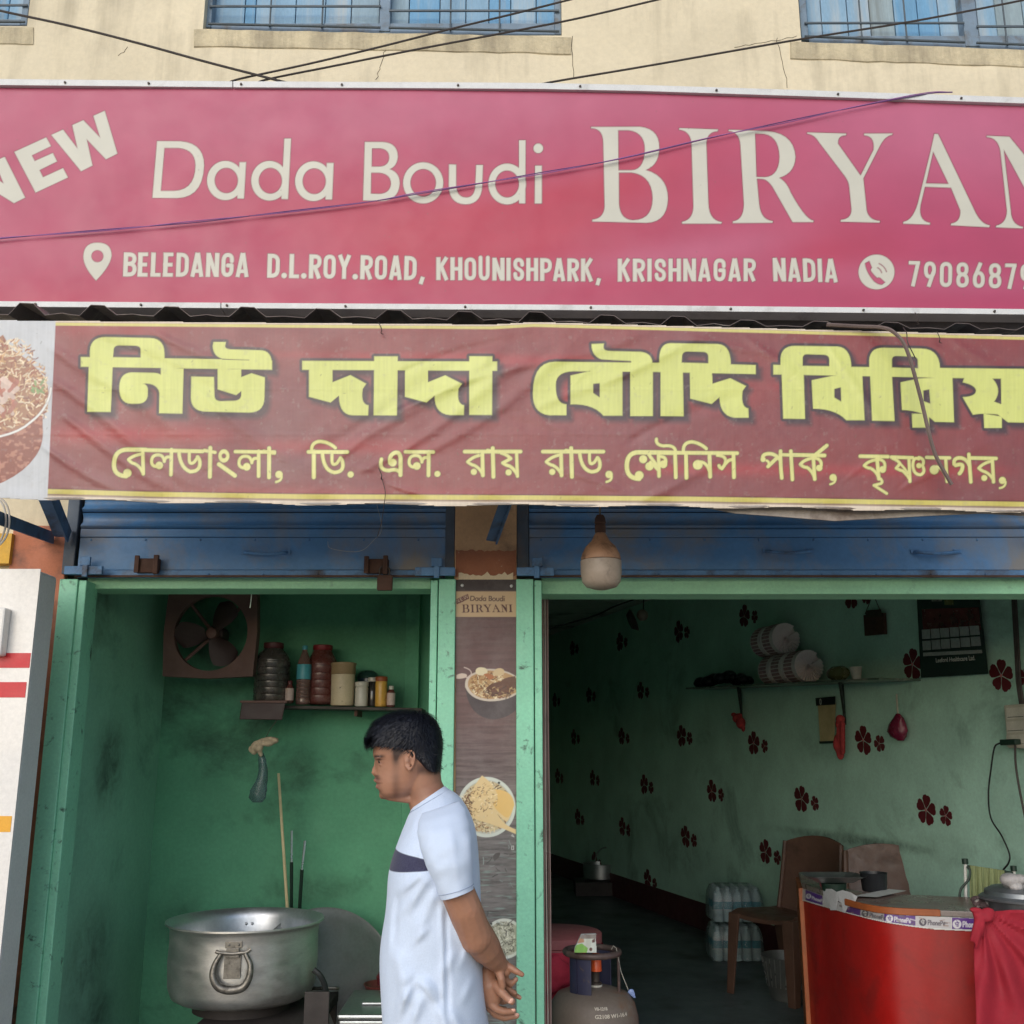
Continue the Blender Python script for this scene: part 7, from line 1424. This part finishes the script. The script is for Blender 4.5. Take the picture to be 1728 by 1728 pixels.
# far (right) arm crossing behind, hand below
limbq([(745,1410,.165,30),(768,1490,.20,29),(795,1560,.17,26),(806,1590,.12,24),(816,1628,.04,18),(822,1648,-.01,15)])
limbq([(822,1646,-.012,15),(826,1664,-.02,17),(831,1682,-.02,16)]); skin.ball(Q(830,1676,-.02), 19*KM, 16, 12, sc=(.95,.62,1.35))
finger([(836,1662,-.035,9),(846,1674,-.05,7.6),(856,1684,-.055,6.6),(864,1690,-.055,5.6)])                 # thumb with broad nail
finger([(830,1694,-.03,8.5),(838,1703,-.035,6.6),(850,1707,-.035,5.8),(866,1706.5,-.03,4.9)])
finger([(827,1698,-.012,9),(836,1711,-.012,6.8),(850,1717,-.01,6),(872,1714,-.008,5)])
finger([(840,1683,.0,7),(848,1690,.008,5.6),(858,1688,.012,5.0)])
finger([(826,1690,.01,8),(836,1702,.02,6.4),(852,1704,.025,5.2)])
# legs and feet
for s in (-1, 1):
    hip = Vector((MO.x, YM+s*.095, .92)); kn_ = Vector((MO.x-.01, YM+s*.11, .50)); an_ = Vector((MO.x+.03, YM+s*.11, .09))
    skin.limb([hip, kn_, an_], [.09, .06, .042], 14); skin.limb([an_-ZH*.03, an_+Vector((-.10, s*.01, -.055)), an_+Vector((-.17, s*.02, -.062))], [.045, .036, .026], 12); skin.ball(an_+Vector((.03,0,-.05)), .038, 12, 8)
skin.ball(Vector((MO.x, YM, .95)), .15, 20, 12, sc=(.85,1.1,.9))
me = remeshed(skin, 'body', .0024, MO, smooth=5, factor=.55)
# skin with beard shadow, sideburn and lip tone, held as point colours on the body
V = np.zeros(len(me.vertices)*3, np.float32); me.vertices.foreach_get('co', V); V = V.reshape(-1, 3) + np.array(MO)
fz = (V[:,2]-EYE)*CP - V[:,1]*SP; fw = V[:,1]*CP + (V[:,2]-EYE)*SP; PX = 864 + FPX*V[:,0]/fw; PY = 864 - FPX*fz/fw
base = np.array(srgb(156, 112, 88)); C_ = np.tile(base, (len(V), 1)); gs_ = lambda cx, cy, rx, ry: np.exp(-((PX-cx)/rx)**2 - ((PY-cy)/ry)**2)
def tint(w, col): 
    global C_
    w = np.clip(w, 0, 1)[:, None]; C_ = C_*(1-w) + np.array(srgb(*col))*w
nzv = np.array([mnoise.noise(Vector(v)*90) for v in V[:, :3]]) if len(V) < 400000 else 0
head = PY < 1365
tint(head*np.clip(gs_(668,1325,7,30)*.55 + gs_(690,1340,26,10)*.4 + gs_(655,1345,18,6)*.35 + gs_(637,1314,5,3.4)*.9 + gs_(640,1335,4,3)*.5, 0, .85), (74, 48, 40))
tint(head*np.clip(gs_(668,1278,6,14)*.95 + gs_(673,1268,9,8) , 0, .9), (34, 26, 26)); tint(head*(np.clip(gs_(636.5,1316.8,4,2.0)+gs_(637,1327,5,3.2)*.9, 0, 1)*(PX < 642.5)*.75), (142, 96, 90)); tint(head*gs_(638,1321.5,7,1.2)*(PX < 646)*.8, (70,36,32))
tint(head*gs_(700,1312,30,26)*.12, (110, 70, 56)); tint(head*gs_(712,1296,12,10)*.5*(PX > 704), (60,44,40)); tint((head*gs_(727,1300,20,7)*.8), (38,30,30))
tint(np.clip(gs_(740,1335,26,16)*.3, 0, 1)*head, (110, 72, 58)); tint(gs_(636,1309.5,3.5,1.5)*head*.8, (60, 34, 28)); tint(gs_(690,1284,3.0,4.5)*head*.75, (84, 46, 36))
brow = np.exp(-((PY-(1276.2-.0*PX) - .012*(PX-645)**2*.5)/2.7)**2)*np.clip((PX-629)/4, 0, 1)*np.clip((652-PX)/8, 0, 1)*head; tint(brow*.92, (30, 22, 22)); tint(gs_(640.5,1281.6,6.5,1.5)*head*.9, (44,28,24)); tint(gs_(643,1287.5,5,3.2)*head*.35, (90,58,46))
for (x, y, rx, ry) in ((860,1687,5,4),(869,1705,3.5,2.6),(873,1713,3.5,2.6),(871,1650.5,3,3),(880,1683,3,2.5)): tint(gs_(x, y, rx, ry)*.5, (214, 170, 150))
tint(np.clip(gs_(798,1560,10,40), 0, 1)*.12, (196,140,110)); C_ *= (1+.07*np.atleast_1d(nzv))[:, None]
at = me.color_attributes.new('print', 'FLOAT_COLOR', 'POINT'); at.data.foreach_set('color', np.concatenate([np.clip(C_, 0, 1), np.ones((len(V), 1))], 1).astype(np.float32).ravel())
m_skin, nt, b = new_mat('skin'); at_ = N(nt, 'ShaderNodeAttribute', attribute_name='print'); nt.links.new(at_.outputs['Color'], b.inputs['Base Color'])
b.inputs['Roughness'].default_value = .48; b.inputs['Subsurface Weight'].default_value = .12; b.inputs['Subsurface Radius'].default_value = (.008, .003, .0015); b.inputs['Subsurface Scale'].default_value = 1
tcn = N(nt, 'ShaderNodeTexCoord'); bp = N(nt, 'ShaderNodeBump'); bp.inputs['Strength'].default_value = .25; bp.inputs['Distance'].default_value = .001; nt.links.new(noise_node(nt, tcn.outputs['Object'], 320, 4), bp.inputs['Height']); nt.links.new(bp.outputs[0], b.inputs['Normal'])
body = link('body', me, m_skin, man)
m_eye = pm('eye_white', srgb(176, 160, 148), rough=.2, var=.05, bump=0, fine=0); m_iris = pm('iris', srgb(36, 22, 16), rough=.1, bump=0)
for s in (-1, 1):
    MB().ball(Q(645, 1286, s*21.5*KM), 6.3*KM, 16, 10, sc=(1,1.05,.8)).build('eye', m_eye, man, smooth=True)
    MB().ball(Q(641.2, 1285.2, s*23.4*KM), 4.3*KM, 12, 8, sc=(.75,.9,.9)).build('iris', m_iris, man, smooth=True)
    mb = MB()
    for i in range(12): u = (i-5.5)/5.5; a_ = Q(640.6+1.5*u*u, 1283.6, s*(22+6*u)*KM); mb.tube([a_, a_+Vector((-3.2*KM, s*u*KM, -.6*KM))], [.00035, .00015], 4)
    tag(mb.build('eyelashes', m_iris, man), kind='stuff')
# nails
m_nail = pm('nail', srgb(206,158,138), rough=.3, bump=0, fine=0)
for x, y, dy, r_, a_ in ((862,1689,-.062,4.6,.7),(866,1704.5,-.036,3.4,0),(872,1712,-.014,3.4,-.1)):
    MB().ball(Q(x, y, dy), r_*KM, 10, 6, sc=(1.1,.35,.75), rot=Matrix.Rotation(-a_, 3, 'Y')).build('fingernail', m_nail, man, smooth=True)
# hair: cap following the skull plus combed locks
m_hair = pm('hair_black', srgb(17, 19, 28), rough=.46, var=.35, scale=30, bump=.4, bscale=260, bdist=.003, stretch=(1,1,.3), spec=.35)
cap = MB()
cap.ring_loft([ringpx(a, b, c, d, h*KM, 40, 2.1, g) for a, b, c, d, h, g in ((674,1200,704,1200,20,0),(652,1207,724,1206,38,0),(634,1218,736,1216,49,.05),(624,1232,743,1230,55,.08),(619,1246,746,1244,57,.1),(619,1256,747.5,1254,57.5,.1),(632,1260,747,1262,56.5,.1))])
cap.ring_loft([ringpx(a, b, c, d, h*KM, 40, 2.3, 0) for a, b, c, d, h in ((655,1250,746.5,1248,55),(661,1264,747,1262,54.5),(672,1272,746,1272,53.5),(694,1280,745,1281,52),(706,1288,744,1289,50),(716,1296,743.5,1297,47),(724,1302,742.5,1302,43))])
hm = remeshed(cap, 'hair', .0035, MO, smooth=8, factor=.6); hair = link('hair', hm, m_hair, man)
V2 = np.zeros(len(hm.vertices)*3, np.float32); hm.vertices.foreach_get('co', V2); V2 = V2.reshape(-1, 3); Nn = np.zeros(len(hm.vertices)*3, np.float32); hm.vertices.foreach_get('normal', Nn); Nn = Nn.reshape(-1, 3)
cen = np.array(Q(700, 1206) - MO); lk = MB(); r = random.Random(11)
w3 = V2 + np.array(MO); f3 = w3[:,1]*CP + (w3[:,2]-EYE)*SP; hx = 864+FPX*w3[:,0]/f3; hy = 864-FPX*((w3[:,2]-EYE)*CP-w3[:,1]*SP)/f3
cand = np.where((Nn[:,2] > -.45))[0]
for _ in range(420):     # loose ends breaking the outline
    i = int(cand[r.randrange(len(cand))]); p = Vector(V2[i])+MO; nn = Vector(Nn[i]); d1 = (nn*r.uniform(.4,1)+Vector((-.6 if hx[i] < 700 else .3, r.uniform(-.4,.4), r.uniform(-.5,.2)))).normalized(); L = r.uniform(.006,.013); sd_ = d1.cross(nn+Vector((.01,0,0))).normalized()*.0005
    lk.add([p-nn*.001-sd_, p-nn*.001+sd_, p+d1*L*.6+sd_*.8, p+d1*L*.6-sd_*.8, p+d1*L+Vector((0,0,-L*.25))], [(0,1,2,3),(3,2,4)])
for _ in range(5200):
    i = int(cand[r.randrange(len(cand))]); p = Vector(V2[i])+MO; nn = Vector(Nn[i]); d = Vector((V2[i]-cen)); 
    x_ = hx[i]; y_ = hy[i]
    tt = max(0, min(1, (x_-672)/56)); tv = max(0, min(1, (y_-1205)/45)); flow = Vector((-.95, .25*nn.y, -.15-.75*tv)).lerp(Vector((.3, .1*nn.y, -1)), tt*tt*(3-2*tt))
    flow = (flow - nn*flow.dot(nn)); 
    if flow.length < .05: continue
    flow = flow.normalized() + Vector((r.uniform(-.28,.28), r.uniform(-.28,.28), r.uniform(-.2,.2))); short = (y_ > 1262) or x_ > 725
    L = r.uniform(.008, .016) if short else r.uniform(.016, .034); w_ = r.uniform(.0006, .0013); lift = .0015 if short else r.uniform(.002, .006); side = flow.cross(nn).normalized()
    a0 = p - nn*.001; a1 = p + flow*L*.5 + nn*lift; a2 = p + flow*L + nn*(lift*.4 if not short else .0008)
    lk.add([a0-side*w_, a0+side*w_, a1+side*w_*.9, a1-side*w_*.9, a2], [(0,1,2,3),(3,2,4)])
for _ in range(260):      # fringe spilling over the forehead
    y0 = r.uniform(-44, 44)*KM; a = Q(r.uniform(622, 636), r.uniform(1238, 1254), y0); tx = r.uniform(611, 624); b2 = Q(tx, r.uniform(1256, 1268), y0*1.05+r.uniform(-.006,.006)); m = Q(r.uniform(614, 622), r.uniform(1244, 1254), y0*1.05)
    w_ = Vector((0, r.uniform(.0008,.0016), .0003)); lk.add([a-w_, a+w_, m+w_*.8, m-w_*.8, b2], [(0,1,2,3),(3,2,4)])
tag(lk.build('hair_locks', m_hair, man, fix=False), kind='stuff')
# ---- t-shirt
m_shirt, nt, b = new_mat('tshirt_white'); ge = N(nt, 'ShaderNodeNewGeometry'); sep = N(nt, 'ShaderNodeSeparateXYZ'); nt.links.new(ge.outputs['Position'], sep.inputs[0])
def mrange(a, b_, soft, src):
    m1 = N(nt, 'ShaderNodeMapRange'); m1.inputs[1].default_value = a-soft; m1.inputs[2].default_value = a+soft; nt.links.new(src, m1.inputs[0]); m2 = N(nt, 'ShaderNodeMapRange'); m2.inputs[1].default_value = b_-soft; m2.inputs[2].default_value = b_+soft; m2.inputs[3].default_value = 1; m2.inputs[4].default_value = 0; nt.links.new(src, m2.inputs[0])
    mu = N(nt, 'ShaderNodeMath', operation='MULTIPLY'); nt.links.new(m1.outputs[0], mu.inputs[0]); nt.links.new(m2.outputs[0], mu.inputs[1]); return mu.outputs[0]
mx = N(nt, 'ShaderNodeMapRange'); mx.inputs[1].default_value = XA(741, 1450, YM)-.002; mx.inputs[2].default_value = XA(741, 1450, YM)+.002; mx.inputs[3].default_value = 1; mx.inputs[4].default_value = 0; nt.links.new(sep.outputs['X'], mx.inputs[0])
mz = N(nt, 'ShaderNodeMath', operation='MULTIPLY_ADD'); nt.links.new(sep.outputs['X'], mz.inputs[0]); mz.inputs[1].default_value = -.10; nt.links.new(sep.outputs['Z'], mz.inputs[2])
xr = XA(664, 1445, YM); mt_ = N(nt, 'ShaderNodeMath', operation='MULTIPLY_ADD'); nt.links.new(sep.outputs['X'], mt_.inputs[0]); mt_.inputs[1].default_value = .16; nt.links.new(sep.outputs['Z'], mt_.inputs[2])
bma = mrange(-9, ZA(1426, YM)+.16*xr, .0012, mt_.outputs[0]); bmb = mrange(ZA(1462, YM)-.10*xr, 9, .0012, mz.outputs[0]); bmc = N(nt, 'ShaderNodeMath', operation='MULTIPLY'); nt.links.new(bma, bmc.inputs[0]); nt.links.new(bmb, bmc.inputs[1]); band_in = bmc.outputs[0]
bm_ = N(nt, 'ShaderNodeMath', operation='MULTIPLY'); nt.links.new(band_in, bm_.inputs[0]); nt.links.new(mx.outputs[0], bm_.inputs[1])
tcn = N(nt, 'ShaderNodeTexCoord'); wn_ = ramp(nt, noise_node(nt, tcn.outputs['Object'], 260, 4), [(.3, 0.0), (.7, 1.0)])
nt.links.new(mix(nt, bm_.outputs[0], mix(nt, wn_, srgb(190, 202, 220), srgb(200, 212, 230)), mix(nt, wn_, srgb(52, 52, 74), srgb(66, 66, 88))), b.inputs['Base Color'])
b.inputs['Roughness'].default_value = .9; b.inputs['Sheen Weight'].default_value = .15; b.inputs['Specular IOR Level'].default_value = .2
bp = N(nt, 'ShaderNodeBump'); bp.inputs['Strength'].default_value = .3; bp.inputs['Distance'].default_value = .001; nt.links.new(noise_node(nt, tcn.outputs['Object'], 420, 3), bp.inputs['Height'])
bp2 = N(nt, 'ShaderNodeBump'); bp2.inputs['Strength'].default_value = .55; bp2.inputs['Distance'].default_value = .012; mp_ = N(nt, 'ShaderNodeMapping'); mp_.inputs['Scale'].default_value = (1,1,.45); nt.links.new(tcn.outputs['Object'], mp_.inputs[0]); nt.links.new(noise_node(nt, mp_.outputs[0], 7, 3, .5, .8), bp2.inputs['Height']); nt.links.new(bp.outputs[0], bp2.inputs['Normal']); nt.links.new(bp2.outputs[0], b.inputs['Normal'])
sl = [(695,1366,752,1329,.068),(689,1377,768,1338,.095),(684,1390,781,1352,.128),(678,1405,793,1373,.162),(671,1425,802,1400,.185),(664,1445,806,1428,.195),(659,1465,808.5,1460,.197),(656.5,1485,810,1485,.195),(655,1510,811,1515,.19),(652,1540,811.5,1545,.188),(647,1570,812,1575,.187),(643.5,1600,813,1605,.187),(643,1630,815,1635,.187),(644.5,1665,818,1668,.187),(646.5,1700,821,1700,.188),(648,1728,824,1728,.19),(650,1770,827,1770,.192),(651,1810,829,1810,.195)]
tors = MB(); rings = []; NR = 168
for k_, (a, b_, c, d, h) in enumerate(sl):
    rg = ringpx(a, b_, c, d, h, NR, 2.35 if k_ > 3 else 2.1); rings.append(rg)
dense = []
for k_ in range(len(rings)-1):
    for t in np.arange(0, 1, .125):
        i0, i1, i2, i3 = max(k_-1, 0), k_, k_+1, min(k_+2, len(rings)-1)
        dense.append([0.5*((2*rings[i1][j]) + (rings[i2][j]-rings[i0][j])*t + (2*rings[i0][j]-5*rings[i1][j]+4*rings[i2][j]-rings[i3][j])*t*t + (3*rings[i1][j]-rings[i0][j]-3*rings[i2][j]+rings[i3][j])*t*t*t) for j in range(NR)])
dense.append(rings[-1])
def px_of(p): f_ = p.y*CP + (p.z-EYE)*SP; return 864+FPX*p.x/f_, 864-FPX*((p.z-EYE)*CP-p.y*SP)/f_
def seg(x, y, x0, y0, x1, y1, w, a, curve=0):
    ex, ey = x1-x0, y1-y0; L = math.hypot(ex, ey); t = ((x-x0)*ex+(y-y0)*ey)/L; n = (-(x-x0)*ey+(y-y0)*ex)/L + curve*math.sin(max(0, min(1, t/L))*math.pi)
    return a*math.exp(-(n/w)**2)*max(0, min(1, t/18))*max(0, min(1, (L-t)/30)) if 0 < t < L else 0
FOLDS = [(722,1466,668,1512,7,.006),(727,1472,682,1545,8,.006),(735,1500,700,1590,9,.005),(660,1530,655,1620,5,.004),(672,1500,664,1600,6,-.004),(700,1650,740,1690,9,.008,6),(690,1668,668,1728,8,.008),(716,1672,690,1740,8,.007),(740,1690,760,1760,10,.006),(700,1640,672,1660,9,.006),
         (745,1520,748,1700,4,.004),(752,1530,756,1720,4,-.004),(790,1610,762,1540,7,.005),(802,1590,770,1640,8,.006),(806,1640,776,1700,8,.006),(760,1700,790,1760,8,.005),(702,1372,690,1420,5,.003),(712,1440,722,1470,5,.006),(704,1430,716,1466,4,.004),(800,1500,795,1600,6,.004),(668,1600,690,1700,12,.006),(700,1655,664,1700,4,.004,4),(712,1660,742,1700,4,.004),(656,1545,672,1500,3,.003),(664,1560,690,1520,4,.003),(728,1560,690,1600,5,.004),(806,1560,778,1620,4,.004),(800,1500,812,1560,4,.003),(770,1600,740,1660,9,.005)]
for i_, rg in enumerate(dense):
    for j in range(NR):
        p = rg[j]; x, y = px_of(p); t = 2*math.pi*j/NR; near = max(0, -math.sin(t)); dsp = 0
        for f_ in FOLDS: dsp += 2.1*seg(x, y, *f_)
        dsp += .0035*mnoise.noise(Vector((x/30, y/60, 1+math.sin(t))))*(1 if i_ > 12 else .4); dsp += seg(x, y, 746, 1512, 741, 1800, 1.6, -.0035 if math.sin(t) < 0 else 0)
        c_ = Q(730, 1600); out = Vector((math.cos(t)*-1, 0, 0))*0 + Vector((0, -1 if math.sin(t) < 0 else 1, 0))*abs(math.sin(t)); rg[j] = p + out*dsp
# collar band and hem thickness
tors.ring_loft(dense); tm = tors.mesh('tshirt', MO); tm.polygons.foreach_set('use_smooth', [True]*len(tm.polygons)); shirt = link('tshirt', tm, m_shirt, man)
cb = MB(); r0 = ringpx(694.5,1364,751.5,1327.5,.069, 48); r0b = ringpx(696.5,1363,750,1326.5,.066, 48); r1 = ringpx(692,1370,757,1331,.0775, 48); r1b = ringpx(692.6,1370.6,756.4,1331.8,.0765, 48)
cb.ring_loft([r1b, r1, [a.lerp(b_, .5)+Vector((0,0,0)) for a, b_ in zip(r1, r0)], r0, r0b], False, False); o = cb.build('collar', m_shirt, man, smooth=True)
m_stitch = pm('stitch_grey', srgb(146, 158, 180), rough=.9, bump=0)
MB().tube([p for p in ringpx(691.3,1371.5,757.6,1332.2,.080, 64)]+[ringpx(691.3,1371.5,757.6,1332.2,.080, 64)[0]], .0010, 5, False).build('collar_stitch', m_stitch, man, smooth=True)
m_slv = pm('sleeve_white', srgb(195, 207, 225), rough=.9, var=.03, scale=9, bump=.25, bscale=420, bdist=.001, fine=.03, spec=.2, sheen=.15)
for s, nm in ((-1, 'sleeve'), (1, 'sleeve')):
    sv = MB(); n_ = 56; rings = []
    prof = [((712,1372,-.10),(775,1352,-.10),.04),((706,1388,-.135),(786,1366,-.135),.055),((704,1405,-.165),(793,1390,-.165),.062),((709,1430,-.182),(797,1420,-.182),.066),((719,1460,-.19),(798,1452,-.19),.066),((731,1488,-.19),(798,1477,-.19),.062),((740,1508,-.19),(798.5,1491,-.19),.058),((743,1515,-.19),(799,1496.5,-.19),.057),((744.5,1517.5,-.19),(799,1499.5,-.19),.0565)]
    def rr__(a, b_, h, sc=1.0):
        A, B = Q(a[0], a[1], a[2]*-s), Q(b_[0], b_[1], b_[2]*-s); c = (A+B)/2; hh_ = (B-A)/2*sc; return [c + hh_*math.cos(2*math.pi*i/n_) + Vector((0, h*sc*math.sin(2*math.pi*i/n_), 0)) for i in range(n_)]
    rg_ = [rr__(*p_) for p_ in prof]; dd = []
    for k_ in range(len(rg_)-1):
        for t in (0, .25, .5, .75): dd.append([a.lerp(b_, t) for a, b_ in zip(rg_[k_], rg_[k_+1])])
    dd.append(rg_[-1])
    for i_, rg in enumerate(dd):
        c = sum(rg, Vector())/n_
        for j in range(n_):
            p = rg[j]; x, y = px_of(p); d_ = 0
            if s < 0:
                for f_ in ((716,1462,770,1418,6,.005),(724,1480,780,1448,6,.004),(712,1440,745,1400,6,.004),(760,1395,772,1495,5,.003),(738,1400,752,1505,6,-.0035),(786,1400,796,1480,6,.004)): d_ += seg(x, y, *f_)
            d_ += .003*mnoise.noise(Vector((x/18, y/22, s)))
            if 27 <= i_ <= 28: d_ -= .0016
            rg[j] = p + (p-c).normalized()*d_
    inner = [ [c_ for c_ in rr__(*prof[-1], sc=.93)], [c_ for c_ in rr__(*prof[-3], sc=.9)] ]
    sv.ring_loft(dd + inner, True, True); sm_ = sv.mesh('sleeve', MO); sm_.polygons.foreach_set('use_smooth', [True]*len(sm_.polygons)); link('sleeve', sm_, m_slv, man)
    hb_ = MB(); A1 = rr__(*prof[-3], sc=1.012); A2 = rr__(*prof[-1], sc=1.012); hb_.ring_loft([[a.lerp(b_, .18) for a, b_ in zip(A1, A2)], [a*1 for a in [x.lerp(y, .22) for x, y in zip(A1, A2)]], A2, rr__(*prof[-1], sc=.95)], False, False); hb_.build('sleeve_hem', m_slv, man, smooth=True, ang=60); lp_ = [a.lerp(b_, .12) for a, b_ in zip(A1, A2)]; MB().tube(lp_+lp_[:1], .0011, 5, False).build('hem_stitch', m_stitch, man, smooth=True)
# trousers and sandals
m_tr = pm('trousers_dark', srgb(44, 48, 62), rough=.9, var=.15, bump=.3); tr = MB()
tr.ring_loft([[Vector((MO.x+.014+math.cos(t)*.118, YM+math.sin(t)*.15, z)) for t in np.linspace(0, 2*math.pi, 32, endpoint=False)] for z in (1.0, .9, .82)])
for s in (-1, 1):
    tr.ring_loft([[Vector((MO.x+dx+math.cos(t)*rx, YM+s*(.082+ (.9-z)*.03)+math.sin(t)*rx*.95, z)) for t in np.linspace(0, 2*math.pi, 28, endpoint=False)] for z, rx, dx in ((.88,.092,.012),(.7,.084,.006),(.5,.082,-.005),(.3,.074,.01),(.12,.07,.02))])
link('trousers', remeshed(tr, 'trousers', .008, MO, smooth=4), m_tr, man)
for s in (-1, 1):
    o_ = Vector((MO.x-.04, YM+s*.12, .0)); mb = MB(); out_ = [(.115,.0),(.11,.03),(.06,.04),(-.03,.045),(-.11,.05),(-.15,.03),(-.16,0),(-.145,-.03),(-.11,-.045),(-.03,-.04),(.06,-.036),(.11,-.03)]
    mb.prism([o_+Vector((x, y, .004)) for x, y in out_], (0,0,.018)); mb.build('sandal', m_stove, man, bevel=.003)
